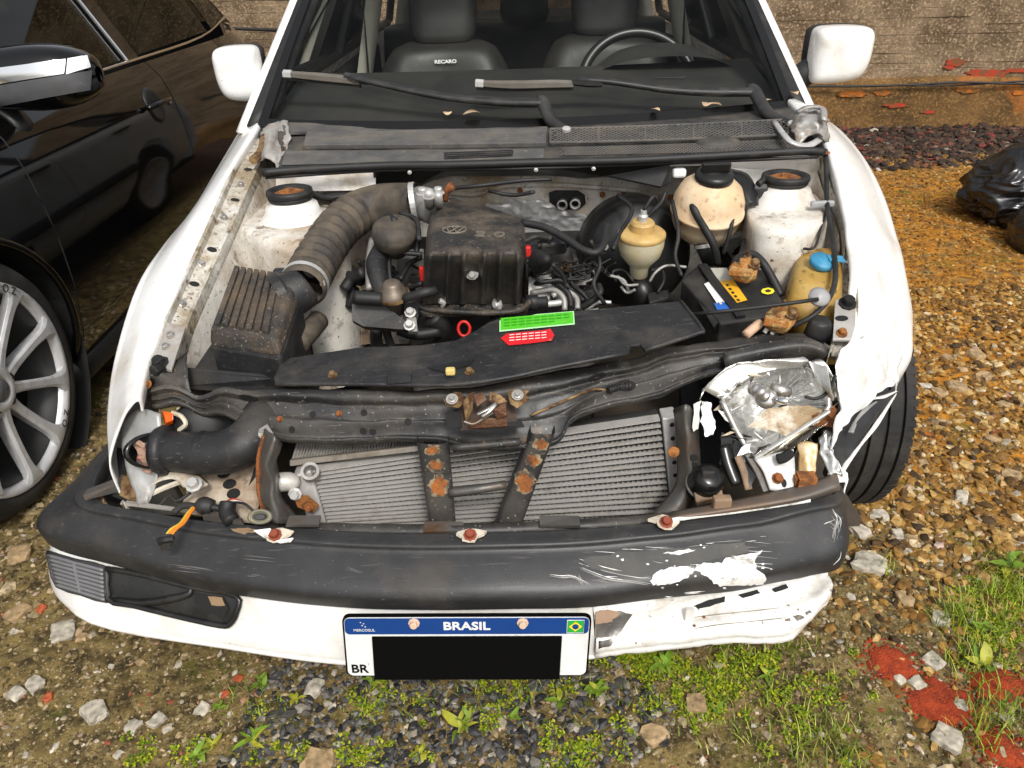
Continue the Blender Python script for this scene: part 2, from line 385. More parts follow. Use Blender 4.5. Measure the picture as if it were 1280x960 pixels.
mixs = stone_mat('mixed_stones', [(0, (.16, .11, .05)), (.3, (.30, .22, .12)), (.65, (.42, .36, .27)), (.9, (.55, .50, .42)), (.96, (.28, .06, .02)), (1, (.6, .56, .5))])
gravel('gravel', 'scattered pale and tan pebbles bedded in the dirt', [(-1.6, 1.3, .78, 1.5, 520, .004, .013, None), (.9, 2.6, 1.1, 2.4, 260, .006, .018, None), (-1.35, -.7, 1.3, 2.6, 240, .006, .015, None)], mixs)
palem = stone_mat('pale_stone', [(0, (.34, .29, .21)), (1, (.52, .47, .38))], fine=(.45, 1.2))
tanm = stone_mat('tan_stone', [(0, (.22, .13, .05)), (1, (.40, .28, .15))], fine=(.5, 1.25))
redm = stone_mat('brick_chip', [(0, (.30, .055, .02)), (1, (.42, .10, .035))])
def stone(px, py, wpx, label, mat=palem, flat=.55, group='loose stones on the ground', cat='stone', name='stone'):
    p = U(px, py, z=.012); r = wpx*.5/FPX*(p-EYE).dot(FWD); rn = random.Random(int(px*31+py))
    e = Matrix.Rotation(rn.random()*6.3, 3, 'Z'); sh = (rn.uniform(.7, 1.0), rn.uniform(.7, .95))
    V = []
    for v in ICO2V:
        q = Vector(v); d = 1+.33*N(q, 1.3, px)+.16*N(q, 3.3, py)
        q = Vector([max(-.72, min(.72, c*1.12)) for c in q])*1.25
        V.append(e @ Vector((q.x*r*d, q.y*r*d*sh[1], q.z*r*flat*d)) + Vector((p.x, p.y, gz(p.x, p.y)+r*flat*.12)))
    return tag(obj(name, (V, ICO2F), mat), label, cat, group)
stone(1087, 704, 40, 'roundish pale grey stone right of the bumper corner')
stone(118, 888, 34, 'pale white angular stone below the left end of the white valance')
stone(1186, 921, 36, 'elongated white stone just left of the lowest brick dust patch')
stone(1147, 851, 20, 'small cream stone lying on the round brick dust patch')
stone(1200, 880, 20, 'white stone between two brick dust patches')
stone(75, 784, 40, 'long flat grey stone close under the white valance corner', flat=.35)
stone(397, 950, 44, 'large rounded grey stone at the bottom edge among dark crushed stone', tanm)
stone(42, 852, 26, 'cream stone at the far lower left beside a red chip')
stone(18, 862, 22, 'whitish stone at the far left edge of the ground')
stone(165, 905, 20, 'small pale stone right of the white angular one')
stone(195, 898, 22, 'rounded pale stone, second right of the white angular one')
stone(392, 860, 24, 'cream stone on the dark crushed stone left of the number plate')
stone(252, 884, 18, 'little cream stone left of the dark crushed stone')
stone(818, 917, 34, 'tan flat stone under the right half of the bumper', tanm)
stone(870, 880, 30, 'tan stone in the weeds below the white torn valance', tanm)
stone(1126, 846, 14, 'tiny white pebble above the round brick dust patch')
stone(1075, 660, 30, 'pale stone at the lower right of the tyre')
stone(1100, 640, 24, 'angular pale stone just below the tyre')
stone(23, 690, 30, 'cream stone at the left edge below the alloy wheel', tanm)
stone(20, 762, 28, 'tan stone at the left edge level with the fog lamp grille', tanm)
stone(1178, 768, 24, 'pale stone left of the tall grass tuft')
stone(1132, 745, 24, 'small tan stone right of the torn valance end', tanm)
stone(1168, 822, 26, 'flat cream stone at the top of the long brick dust patch', flat=.3)
stone(100, 790, 16, 'small orange tan stone beside the long flat grey stone', tanm)
stone(58, 868, 14, 'red brick chip among pale stones at lower left', redm)
stone(280, 865, 12, 'tiny red brick chip left of the dark crushed stone', redm)
stone(297, 845, 12, 'tiny red brick chip nearest the dark crushed stone', redm)
stone(48, 755, 16, 'red chip left of the white valance corner', redm)
rn_ = random.Random(5)
for k in range(18):
    px, py = rn_.uniform(1085, 1275), rn_.uniform(430, 680)
    if px < 1150 and py < 560: px += 70
    stone(px, py, rn_.uniform(12, 24), 'tan angular stone of the coarse gravel right of the tyre', tanm if rn_.random() < .9 else palem, group='coarse gravel stones right of the tyre')
for k in range(16):
    px, py = rn_.uniform(5, 420), rn_.uniform(800, 950)
    stone(px, py, rn_.uniform(8, 14), 'small pale stone scattered on the dirt at lower left', palem if rn_.random() < .5 else tanm, group='small stones at lower left')

# brick dust: low mounds of red powder
dustm = M('brick_dust', (.42, .055, .012), .95, dirt=(.22, .03, .01), dsc=60, dlo=.45, dhi=.65, bump=.8, bsc=260)
def dust(cx, cy, w, h, label, seed):
    c = U(cx, cy, z=.01); s = (c-EYE).dot(FWD)/FPX; rx = w*.5*s; ry = h*.5*s*1.35; V = []; Fc = []; n = 30; mR = 9
    rn = random.Random(seed)
    for j in range(mR+1):
        for i in range(n):
            a = 2*PI*i/n; f = j/mR; k = 1+.35*N((math.cos(a), math.sin(a), seed), 1.3)+.22*N((math.cos(a), math.sin(a), seed), 4)
            x = c.x+math.cos(a)*rx*f*k; y = c.y+math.sin(a)*ry*f*k
            V.append((x, y, gz(x, y)+.010*(1-f*f)+.006*N((x, y, seed), 40)*(1-f)-.003*(f > .95)))
    for j in range(mR):
        for i in range(n): Fc.append((j*n+i, j*n+(i+1) % n, (j+1)*n+(i+1) % n, (j+1)*n+i))
    # loose crumbs round the rim
    for k in range(140):
        a = rn.random()*6.28; f = rn.uniform(.6, 1.35); x = c.x+math.cos(a)*rx*f; y = c.y+math.sin(a)*ry*f; b = len(V)
        V += chip(x, y, rn.uniform(.002, .005), .8, rn); Fc += [tuple(q+b for q in t) for t in ICOF]
    tag(obj('brick_dust', (V, Fc), dustm, smooth=True), label, 'brick dust', 'patches of red brick dust')
dust(1112, 826, 62, 44, 'round red brick dust patch nearest the bumper corner', 1)
dust(1178, 872, 84, 52, 'long red brick dust patch in the middle of the three', 2)
dust(1250, 850, 80, 40, 'red brick dust patch at the right edge under grass', 3)
dust(1255, 935, 60, 40, 'faint red brick dust patch in the bottom right corner', 4)

# ---- plants
leafm = M('weed_leaf', (.16, .27, .022), .5, dirt=(.10, .15, .012), dsc=20, dlo=.4, dhi=.7, var=.3, vsc=12, sss=.0)
leafy = M('yellow_weed_leaf', (.36, .34, .03), .5, dirt=(.22, .25, .02), dsc=20, dlo=.4, dhi=.7, var=.25)
grassm = stone_mat('grass_blades', [(0, (.07, .12, .008)), (.45, (.18, .27, .015)), (.8, (.34, .42, .03)), (1, (.46, .40, .12))], rough=.5, fine=(.85, 1.1))
def leafmesh(L, wd_, droop=.25, lob=0.):
    rr = []
    for k in range(6):
        t = k/5; w = wd_*math.sin(PI*min(1, .08+t*.92))**.8*(1+lob*math.sin(t*16)) if k < 5 else .0006
        z = -droop*L*t*t; rr.append([Vector((-w, t*L, z+.25*w)), Vector((0, t*L, z)), Vector((w, t*L, z+.25*w))])
    return gridf(rr)
def weed(px, py, size, label, n=7, mat=None, up=.5, wide=.2, lob=0., seed=0):
    p = U(px, py, z=0); s = (p-EYE).dot(FWD)/FPX; L = size*.5*s; rn = random.Random(seed+px)
    r = empty('weed', (p.x, p.y, gz(p.x, p.y)), label, 'weed', 'small green weeds')
    lean_ = Vector((rn.uniform(-.35, .35), rn.uniform(-.35, .1), 0))
    for k in range(n):
        a = k*2.4+rn.uniform(-.7, .7); ln = L*rn.uniform(.4, 1.15)
        V, Fc = leafmesh(ln, ln*wide*rn.uniform(.6, 1.1), rn.uniform(.1, .8), lob)
        V = [v+Vector((.22*ln*math.sin(v.y/ln*2+k), 0, .03*ln*math.sin(v.y/ln*9+k))) for v in V]
        e = Matrix.Rotation(a, 4, 'Z') @ Matrix.Rotation(up*rn.uniform(.5, 1.3), 4, 'X')
        hgt = (.15+.95*k/n)*L if up > .72 else .25*L*rn.random()
        if up > .72: V = [v*(.85-.45*k/n) for v in V]
        o = Vector((p.x+lean_.x*hgt, p.y+lean_.y*hgt, gz(p.x, p.y)+.004+hgt))
        m = (leafy if rn.random() < .15 else leafm) if mat is None else mat
        obj('leaf', ([e @ v+o for v in V], Fc), m, r, smooth=True)
    obj('stem', tube([(p.x, p.y, gz(p.x, p.y)-.005), (p.x+lean_.x*L*(1.05 if up > .72 else .3), p.y+lean_.y*L*(1.05 if up > .72 else .3), gz(p.x, p.y)+L*(1.05 if up > .72 else .3))], .0014, 6, 2), leafm, r)
weed(572, 922, 84, 'largest bright green weed with toothed leaves below the number plate', 9, None, .75, .2, .3)
weed(318, 928, 56, 'green weed with narrow leaves left of the dark crushed stone', 9, None, .6, .17, .2)
weed(893, 898, 46, 'small spiky weed below the torn white valance', 7, None, .8, .16, .2)
weed(830, 838, 44, 'round leaved yellow green weed right of the number plate', 9, None, .6, .30)
weed(748, 868, 40, 'low weed under the right bottom corner of the number plate', 7, None, .5, .3)
weed(328, 868, 44, 'upright weed standing on dark crushed stone left of the plate', 8, None, 1.0, .22)
weed(470, 862, 40, 'feathery weed right below the letters on the plate', 8, None, .8, .2)
weed(275, 888, 26, 'pair of small leaves lowest left of the dark crushed stone', 4, None, .4, .3)
weed(372, 880, 30, 'yellowish seedling with broad leaves on dark stone', 5, leafy, .6, .3)
weed(268, 935, 28, 'tiny yellow seedling at the lower left bottom edge', 5, leafy, .5, .25)
weed(1228, 832, 60, 'broad leaved weed with shiny leaves at the right edge', 8, None, .7, .28)
weed(1262, 715, 60, 'dark leafy weed clump at the right edge of the ground', 12, None, .9, .3)
weed(1225, 790, 46, 'weed between the grass tuft and the right edge', 8, None, .8, .22)
weed(700, 880, 34, 'tiny weed under the middle of the number plate', 6, None, .7, .25)
weed(960, 850, 36, 'low weed in front of the torn valance end', 7, None, .6, .22)
weed(640, 900, 30, 'seedling right of the largest bright green weed', 6, None, .7, .24)
weed(525, 945, 30, 'seedling left of the largest bright green weed at the bottom edge', 6, leafy, .7, .24)
weed(250, 950, 34, 'leafy seedling cut off by the bottom edge at left', 7, None, .7, .24)
def grass(regs, name='grass', label='fine yellow green grass blades sprouting from the dirt'):
    V = []; Fc = []; rn = random.Random(3)
    for (px, py, sx, sy, n, h) in regs:
        for _ in range(n):
            p = U(rn.gauss(px, sx), rn.gauss(py, sy), z=0)
            if p.y < .6: continue
            a = rn.random()*6.28; L = h*rn.uniform(.5, 1.25); w = rn.uniform(.0009, .0018); lean = rn.uniform(.15, .85)
            d = Vector((math.cos(a), math.sin(a), 0)); q = Vector((-d.y, d.x, 0))*w; g0 = Vector((p.x, p.y, gz(p.x, p.y)-.003)); b = len(V)
            for k in range(4):
                t = k/3; c = g0+d*(lean*L*t*t)+Vector((0, 0, L*t*(1-.35*lean*t))); V += [c-q*(1-t*.85), c+q*(1-t*.85)]
            Fc += [(b+2*k, b+2*k+1, b+2*k+3, b+2*k+2) for k in range(3)]
    tag(obj(name, (V, Fc), grassm), label, 'grass', kind='stuff')
def moss(regs, name, label):
    """clumps of tiny round leaves close to the soil"""
    V = []; Fc = []; rn = random.Random(8)
    for (px, py, sx, sy, n) in regs:
        for _ in range(n):
            p = U(rn.gauss(px, sx), rn.gauss(py, sy), z=0)
            if p.y < .6: continue
            R = rn.uniform(.006, .028)
            for k in range(int(10+R*2200)):
                a = rn.random()*6.28; d = R*rn.random()**.6; x = p.x+math.cos(a)*d; y = p.y+math.sin(a)*d; h = gz(x, y)+rn.uniform(.001, .010); L = rn.uniform(.0018, .0045); e = rn.random()*6.28; t = rn.uniform(-.5, .5); b = len(V)
                c, s_ = math.cos(e)*L, math.sin(e)*L; w = rn.uniform(.45, .8)
                V += [(x-c, y-s_, h-t*L), (x+s_*w, y-c*w, h), (x+c, y+s_, h+t*L), (x-s_*w, y+c*w, h)]; Fc.append((b, b+1, b+2, b+3))
    tag(obj(name, (V, Fc), mossm), label, 'moss', kind='stuff')
mossm = stone_mat('clover_leaf', [(0, (.05, .10, .004)), (.5, (.20, .28, .010)), (.85, (.38, .42, .015)), (1, (.45, .32, .04))], rough=.6, fine=(.8, 1.1))
grass([(960, 900, 60, 30, 200, .03), (1010, 880, 40, 25, 110, .03), (850, 850, 60, 14, 130, .025), (780, 900, 60, 25, 80, .02), (1190, 770, 14, 8, 150, .055), (1255, 740, 22, 26, 420, .045), (1030, 940, 40, 18, 200, .04),
       (1245, 900, 30, 25, 200, .06), (1105, 715, 8, 5, 30, .04), (1225, 815, 25, 18, 200, .04), (470, 885, 30, 14, 120, .02), (640, 870, 60, 12, 180, .022), (960, 820, 40, 8, 120, .03), (320, 890, 20, 20, 60, .03)])
moss([(850, 868, 50, 20, 36), (830, 835, 20, 6, 24), (660, 880, 60, 18, 16), (980, 890, 60, 34, 28), (480, 870, 30, 10, 7), (1250, 760, 25, 30, 60), (430, 945, 60, 10, 16), (720, 935, 60, 18, 16), (250, 930, 70, 18, 12), (780, 826, 30, 8, 20), (940, 830, 20, 6, 14)], 'moss', 'low bright green moss and clover patches under the bumper')

# ================================================================== CONCRETE WALL BEHIND
def wall_mat(name, a, b_, stain, lo=.6):
    m = M(name, a, .9, dirt=b_, dsc=4.2, dlo=.38, dhi=.62, bump=1., bsc=38, speck=tuple(min(1, c*1.6) for c in a), ssc=60, slo=.52, shi=.68, var=.25, vsc=45, dirt2=stain, d2sc=1.7, d2lo=lo, d2hi=lo+.07); return m
wallm = wall_mat('board_marked_concrete', (.23, .165, .10), (.10, .066, .036), (.28, .08, .02), .70)
plinthm = wall_mat('mossy_plinth_concrete', (.16, .085, .026), (.070, .040, .013), (.36, .11, .015), .60)
wa, wb = Vector((-7.0, 7.35, 0)), Vector((9.0, 5.15, 0))
wdir = (wb-wa).normalized(); wnrm = Vector((wdir.y, -wdir.x, 0)); wlen = (wb-wa).length
wall = empty('concrete_wall', (wa+wb)/2, 'rough board marked brown concrete wall behind both cars', 'wall')
rn = random.Random(2)
z = .33; k = 0
while z < 2.7:
    h = rn.uniform(.035, .075) if z < 1.3 else .35
    off = rn.uniform(0, .0035)
    ns = 160 if z < 1.3 else 2; V = []; Fc = []
    for i in range(ns+1):
        p = wa+wdir*(wlen*i/ns); d = off+.010*N((p.x*2, z*9, 0), 1.5)+.008*N((p.x*9, z*3, 0), 1.2)
        e0 = .006*N((p.x*3, z, 4), 1.); e1 = .006*N((p.x*3, z+h, 4), 1.)
        f = p+wnrm*d
        V += [p+Vector((0, 0, z)), f+Vector((0, 0, z+.0015+e0)), f+Vector((0, 0, z+h-.002+e1)), p+Vector((0, 0, z+h))]
    for i in range(ns):
        for q in range(3): Fc.append((i*4+q, (i+1)*4+q, (i+1)*4+q+1, i*4+q+1))
    obj('course', (V, Fc), wallm, wall); z += h
pl = []
for i in range(121):
    p = wa+wdir*(wlen*i/120); r_ = []
    for (d, zz) in ((.0, .345), (.055, .33), (.075, .29), (.07, .15), (.085, -.05)):
        r_.append(p+wnrm*(d+.012*N((p.x, zz*3, 1), 3.5)+.006*N((p.x, zz, 2), 11))+Vector((0, 0, zz+.012*N((p.x, 0, 3), 2))))
    pl.append(r_)
obj('plinth', gridf(pl), plinthm, wall, smooth=True)
obj('core', box((wa+wb)/2-wnrm*.13+Vector((0, 0, 1.35)), wdir*wlen/2, wnrm*.12, (0, 0, 1.35)), wallm, wall)
# red paint smears on the wall: thin daubs
redpaint = M('red_paint_daub', (.36, .035, .012), .8, dirt=(.16, .07, .03), dsc=20, dlo=.47, dhi=.58)
orpaint = M('orange_paint_daub', (.42, .12, .012), .85, dirt=(.17, .08, .025), dsc=16, dlo=.45, dhi=.57)
def wallpt(px, py, off=.02):
    r = U(px, py, y=1.0)-EYE; p0 = wa+wnrm*off
    t = (p0-EYE).dot(wnrm)/r.dot(wnrm); return EYE+r*t
def daub(px, py, w, h, mat, sd_, off):
    V = []; n = 70
    c = wallpt(px, py, off); s = (c-EYE).dot(FWD)/FPX
    for i in range(n):
        a = 2*PI*i/n; k = max(.3, 1+.45*N((math.cos(a)*1.2, math.sin(a)*1.2, sd_), 1.6)+.13*N((math.cos(a)*9, math.sin(a)*9, sd_), 1.3))
        V.append(c+wdir*(math.cos(a)*w*.5*s*k)+Vector((0, 0, math.sin(a)*h*.5*s*k)))
    tri(obj('paint_daub', plate(V, -wnrm*.01), mat, wall))
daub(1236, 92, 52, 9, redpaint, 1, .012); daub(1194, 78, 24, 9, redpaint, 2, .012); daub(1186, 84, 12, 5, redpaint, 12, .012); daub(1066, 118, 38, 7, orpaint, 3, .082); daub(1104, 116, 22, 6, orpaint, 4, .082)
daub(1210, 113, 30, 6, orpaint, 5, .082); daub(1120, 132, 24, 5, redpaint, 6, .082); daub(1160, 140, 18, 4, redpaint, 13, .082); daub(1274, 116, 18, 5, orpaint, 7, .082); daub(1272, 88, 34, 4, redpaint, 9, .012)
tag(obj('cable', join(tube([wallpt(700, 112, .12), wallpt(1000, 108, .11), wallpt(1060, 108, .115), wallpt(1140, 106, .11), wallpt(1200, 103, .12), wallpt(1290, 105, .11), wallpt(1400, 103, .11)], .008, 8),
    tube([wallpt(1140, 107, .115), wallpt(1200, 106.5, .11), wallpt(1290, 101, .115), wallpt(1400, 100, .12)], .006, 8)), rubber, smooth=True), 'black cable strung along the wall right of the white car', 'cable')
tag(obj('cable', tube([wallpt(150, 30, .1), wallpt(300, 36, .1), wallpt(330, 37, .1), wallpt(420, 40, .1), wallpt(600, 44, .1)], .012, 8), rubber, smooth=True), 'dark cable on the wall between the black car and the white mirror', 'cable')

# ================================================================== BIN BAGS
bagm = M('black_polythene', (.010, .010, .011), .24, var=.3, spec=.8)
def bag(name, cx, cy, cz, rx, ry, rz, label, sd_, fold=.16, tilt=0):
    V = []; n, m_ = 220, 130
    for j in range(m_+1):
        ph = -PI/2+PI*j/m_
        for i in range(n):
            a = 2*PI*i/n; d = Vector((math.cos(a)*math.cos(ph), math.sin(a)*math.cos(ph), math.sin(ph)))
            k = 1+fold*N(d, 1.7, sd_)
            w0 = Vector((d.x*1.0+.5*d.z, d.y*.9, d.z*1.5-.6*d.x)); w0 += noise.noise_vector(d*1.6+Vector((sd_, 0, 0)))*.35
            for s_, w_ in ((1.5, .16), (2.7, .12), (5.1, .05)): k += fold*w_*6*(.55-(abs(N(w0, s_, sd_+1)))**.6)
            p = Vector((d.x*rx*k, d.y*ry*k, d.z*rz*k)); p = Matrix.Rotation(tilt, 3, 'Y') @ p
            V.append((cx+p.x, cy+p.y, max(.004, cz+p.z)))
    Fc = [(j*n+i, j*n+(i+1) % n, (j+1)*n+(i+1) % n, (j+1)*n+i) for j in range(m_) for i in range(n)]
    return tag(obj(name, (V, Fc), bagm, smooth=True), label, 'bin bag', 'black bin bags')
b1 = U(1284, 236, z=.15); bag('bin_bag', b1.x, b1.y, .14, .27, .25, .21, 'crumpled shiny black bin bag, upper one at the right edge', 3)
b2 = U(1296, 282, z=.1); bag('bin_bag', b2.x, b2.y-.05, .07, .10, .20, .14, 'smoother black bin bag in front of the crumpled one', 9, .07)
# ================================================================== BLACK CAR (left)
bpaint = M('black_car_paint', (.003, .003, .0032), .06, coat=.8, spec=.12, var=0)
bplast = M('black_car_trim', (.012, .012, .012), .4, var=.2)
greyp = M('grey_mirror_base', (.10, .10, .105), .3, .2, var=.1)
rimm = M('silver_alloy', (.60, .60, .605), .33, .35, dirt=(.24, .23, .215), dsc=10, dlo=.5, dhi=.85)
rimdk = M('dark_brake', (.03, .03, .03), .5, .3)
tint = glassmat('tinted_glass', (.30, .31, .29), .01, .7)
lens = M('clear_lens', (.85, .86, .86), .12, 0, var=.1, vsc=90, coat=1.)
black_car = empty('parked_car', (-2.1, 3.0, 0), 'glossy black car with silver multi spoke alloy wheel parked at the left', 'car')
BXO = -1.275
def bside(y, z):
    pr = [(.14, -.10), (.20, -.055), (.30, -.022), (.45, 0), (.60, .0), (.70, -.012), (.80, -.03), (.88, -.06), (.93, -.105)]
    for (z0, a), (z1, b) in zip(pr, pr[1:]):
        if z <= z1: dx = lerp(a, b, (z-z0)/(z1-z0)); break
    else: dx = pr[-1][1]
    if y > 3.9: dx -= .30*((y-3.9)/1.2)**2.4
    if y < 1.3: dx -= .5*((1.3-y)/1.0)**2
    if y > 3.55: dx += .03*math.exp(-((y-4.25)/.35)**2)*math.exp(-((z-.5)/.25)**2)
    return BXO+dx
BWC = [(1.69, .33), (4.28, .33)]
def panel(name, y0, y1, z0, z1, parent, mat, arch=(), f=bside, ny=None, nz=26, sgn=1, rad=.385, ypush=None):
    ny = ny or max(8, int((y1-y0)/.035)); rows = []
    for j in range(nz+1):
        z = lerp(z0, z1, j/nz); rows.append([Vector((f(lerp(y0, y1, i/ny), z), lerp(y0, y1, i/ny), z)) for i in range(ny+1)])
    V, Fc = gridf(rows)
    for (cy, cz) in arch:      # pull vertices inside the wheel opening onto its rim
        keep = []
        for q in Fc:
            if all(math.hypot(V[i].y-cy, V[i].z-cz) < rad-.002 for i in q): continue
            keep.append(q)
        Fc = keep
        for i in set(i for q in Fc for i in q):
            p = V[i]; d = math.hypot(p.y-cy, p.z-cz)
            if d < rad:
                k = rad/max(d, 1e-4); ny_, nz_ = cy+(p.y-cy)*k, cz+(p.z-cz)*k; V[i] = Vector((f(ny_, nz_), ny_, nz_))
    return obj(name, (V, Fc), mat, parent, smooth=True)
panel('front_fender', .75, 2.10, .16, .93, black_car, bpaint, BWC[:1])
panel('front_door', 2.106, 3.20, .19, .93, black_car, bpaint)
panel('rear_door', 3.206, 4.0, .19, .93, black_car, bpaint, BWC[1:])
panel('quarter_panel', 4.006, 5.10, .16, .93, black_car, bpaint, BWC[1:])
obj('sill', tube([(BXO-.09, 2.05, .17), (BXO-.075, 3.0, .17), (BXO-.09, 3.95, .17)], .05, 10, 3), bplast, black_car, smooth=True)
for (cy, cz) in BWC:
    obj('wheel_arch', tube([(bside(cy+math.cos(a)*.385, cz+math.sin(a)*.385)-.004, cy+math.cos(a)*.385, cz+math.sin(a)*.385) for a in [PI*k/14-.25 for k in range(18)]], .011, 8, 2), bpaint, black_car, smooth=True)
    obj('wheel_well', lathe([(.40, 0), (.40, -.30), (.02, -.30)], (BXO-.02, cy, cz), (1, 0, 0), 28, False), darkm, black_car)
# greenhouse: belt -> roof
def bgh(y, z):
    t = (z-.93)/.45; return BXO-.115-.25*t-(.30*((y-3.9)/1.2)**2.4 if y > 3.9 else 0)
def bglass(name, corners, mat, push=0., th=.005):
    pts = [Vector((bgh(y, z)+push, y, z)) for y, z in corners]; return tri(obj(name, plate(pts, (-th, 0, 0)), mat, black_car))
bglass('front_window', [(2.15, .955), (3.06, .955), (3.06, 1.33), (2.72, 1.33)], tint)
bglass('rear_window', [(3.2, .955), (4.05, .965), (4.05, 1.22), (3.9, 1.33), (3.2, 1.33)], tint)
bglass('quarter_window', [(4.14, .97), (4.6, .99), (4.45, 1.2), (4.14, 1.22)], tint)
bglass('door_pillar', [(3.065, .945), (3.195, .945), (3.195, 1.35), (3.065, 1.35)], bpaint, .004, .02)
obj('chrome_trim', tube([(bgh(2.1, .945)+.008, 2.1, .945), (bgh(3.05, .945)+.008, 3.05, .945), (bgh(3.9, .952)+.008, 3.9, .952), (bgh(4.65, .985)+.01, 4.65, .985)], .006, 6, 4), chrome, black_car, smooth=True)
obj('pillar_trim', tube([(bgh(3.075, .95)+.012, 3.075, .95), (bgh(3.07, 1.34)+.012, 3.07, 1.34)], .006, 6, 2), chrome, black_car)
rows = []
for y in (2.0, 2.7, 3.3, 4.0, 4.5, 4.9):
    zt = {2.0: .98, 2.7: 1.38, 3.3: 1.44, 4.0: 1.42, 4.5: 1.3, 4.9: 1.02}[y]; xo = bgh(y, min(zt, 1.36))
    rows.append([Vector((xo-.0, y, zt-.05)), Vector((xo-.05, y, zt)), Vector((xo-.5, y, zt+.04)), Vector((xo-1.0, y, zt)), Vector((xo-1.05, y, zt-.05))])
obj('roof', loft(rows[1:5], 3, 3), bpaint, black_car, smooth=True, solid=.02)
obj('far_side', bx((-2.9, 3.0, .55), .06, 4.1, .75), bpaint, black_car, bevel=.02)
obj('floor', bx((-2.1, 3.05, .22), 1.45, 4.0, .06), darkm, black_car)
obj('tail', loft([[(bside(5.1, z)-.01, 5.08, z), (-1.75, 5.2, z), (-2.4, 5.22, z), (-2.85, 5.05, z)] for z in (.16, .5, .93)], 4, 3), bpaint, black_car, smooth=True)
obj('tail_window', loft([[(bgh(4.7, .95), 4.75, .95), (-2.1, 5.0, .95), (-2.7, 4.75, .95)], [(bgh(4.45, 1.3)-.03, 4.45, 1.3), (-2.1, 4.6, 1.33), (-2.6, 4.45, 1.3)]], 3, 2), tint, black_car)
obj('bonnet', loft([[(bside(y, .93)-.0, y, .90-.18*max(0, (1.9-y)/1.2)**2), (-1.8, y, .99-.2*max(0, (1.9-y)/1.2)**2), (-2.2, y, 1.0-.2*max(0, (1.9-y)/1.2)**2), (-2.85, y, .9-.18*max(0, (1.9-y)/1.2)**2)] for y in (.8, 1.3, 1.7, 2.1)], 3, 3), bpaint, black_car, smooth=True)
obj('front_seat', hexa([(-1.95, 3.12, 1.12), (-1.55, 3.12, 1.12), (-1.52, 2.95, .45), (-1.98, 2.95, .45)], [(-1.95, 3.26, 1.12), (-1.55, 3.26, 1.12), (-1.52, 3.1, .45), (-1.98, 3.1, .45)]), bplast, black_car, bevel=.04)
# wheel
def alloy(cy, cx, cz, seen):
    wroot = obj('wheel', lathe([(.255, -.20), (.315, -.20), (.335, -.17), (.338, -.10), (.335, -.035), (.318, -.008), (.29, .002), (.262, -.006), (.258, -.03)], (cx, cy, cz), (1, 0, 0), 64, False), tyrem, black_car, smooth=True)
    obj('rim', lathe([(.250, -.15), (.252, -.02), (.262, -.004), (.272, .002), (.275, -.004), (.268, -.012)], (cx, cy, cz), (1, 0, 0), 64, False), rimm, wroot, smooth=True)
    obj('rim_barrel', lathe([(.25, -.02), (.225, -.05), (.22, -.16), (.02, -.165)], (cx, cy, cz), (1, 0, 0), 48, False), rimdk, wroot, smooth=True)
    obj('brake_disc', lathe([(.165, -.11), (.165, -.095), (.07, -.09), (.0, -.09)], (cx, cy, cz), (1, 0, 0), 32, False), alud, wroot)
    for k in range(10):
        a = 2*PI*(k+.35)/10; rd = Vector((0, math.cos(a), math.sin(a))); tg = Vector((0, -math.sin(a), math.cos(a))); c = Vector((cx, cy, cz)); X = Vector((1, 0, 0))
        sec = []
        for (r, w, h, dep) in ((.045, .019, -.022, .035), (.10, .0145, -.024, .03), (.18, .0145, -.016, .026), (.228, .018, -.008, .022), (.248, .028, -.005, .018), (.263, .044, -.005, .016)):
            o_ = c+rd*r+X*h
            sec.append([o_-tg*w, o_-tg*w*.55+X*.006, o_+tg*w*.55+X*.006, o_+tg*w, o_+tg*w*.7-X*dep, o_-tg*w*.7-X*dep])
        obj('spoke', loft(sec, 1, 2, True), rimm, wroot, smooth=False, bevel=.001)
    obj('hub', lathe([(.075, -.05), (.072, -.024), (.05, -.012), (.034, -.012), (.030, -.022), (0, -.022)], (cx, cy, cz), (1, 0, 0), 32), rimm, wroot, smooth=True)
    obj('hub_cap', lathe([(.029, -.02), (.027, -.011), (0, -.009)], (cx, cy, cz), (1, 0, 0), 24), greyp, wroot, smooth=True)
    for k in range(5):
        a = 2*PI*k/5+.2; obj('wheel_bolt', lathe([(.011, -.03), (.011, -.014), (.006, -.014), (.006, -.02)], (cx, cy+.052*math.cos(a), cz+.052*math.sin(a)), (1, 0, 0), 6), rimdk, wroot)
    obj('valve', tube([(cx-.03, cy+.205, cz-.08), (cx-.008, cy+.195, cz-.075)], .005, 6, 1), bplast, wroot)
    return wroot
W1 = alloy(1.69, -1.285, .338, True); alloy(4.28, -1.30, .338, False)
def text(s, size, M4, mat, parent, ext=.0006, name='lettering', sx=1.0, align='CENTER', shear=0, bold=0):
    cu = bpy.data.curves.new('lettering', 'FONT'); cu.body = s; cu.size = size; cu.extrude = ext; cu.align_x = align; cu.align_y = 'CENTER'; cu.resolution_u = 3; cu.shear = shear; cu.offset = bold
    t = bpy.data.objects.new('tmp', cu); COL.objects.link(t); dg = bpy.context.evaluated_depsgraph_get(); me = bpy.data.meshes.new_from_object(t.evaluated_get(dg)); bpy.data.objects.remove(t)
    me.transform(M4 @ Matrix.Diagonal((sx, 1, 1, 1))); me.materials.clear(); o = put(name, me, mat, parent); return o
def facing(p, right, up):
    r = Vector(right).normalized(); u = Vector(up); u = (u-r*u.dot(r)).normalized(); n = r.cross(u)
    return Matrix(((r.x, u.x, n.x, p[0]), (r.y, u.y, n.y, p[1]), (r.z, u.z, n.z, p[2]), (0, 0, 0, 1)))
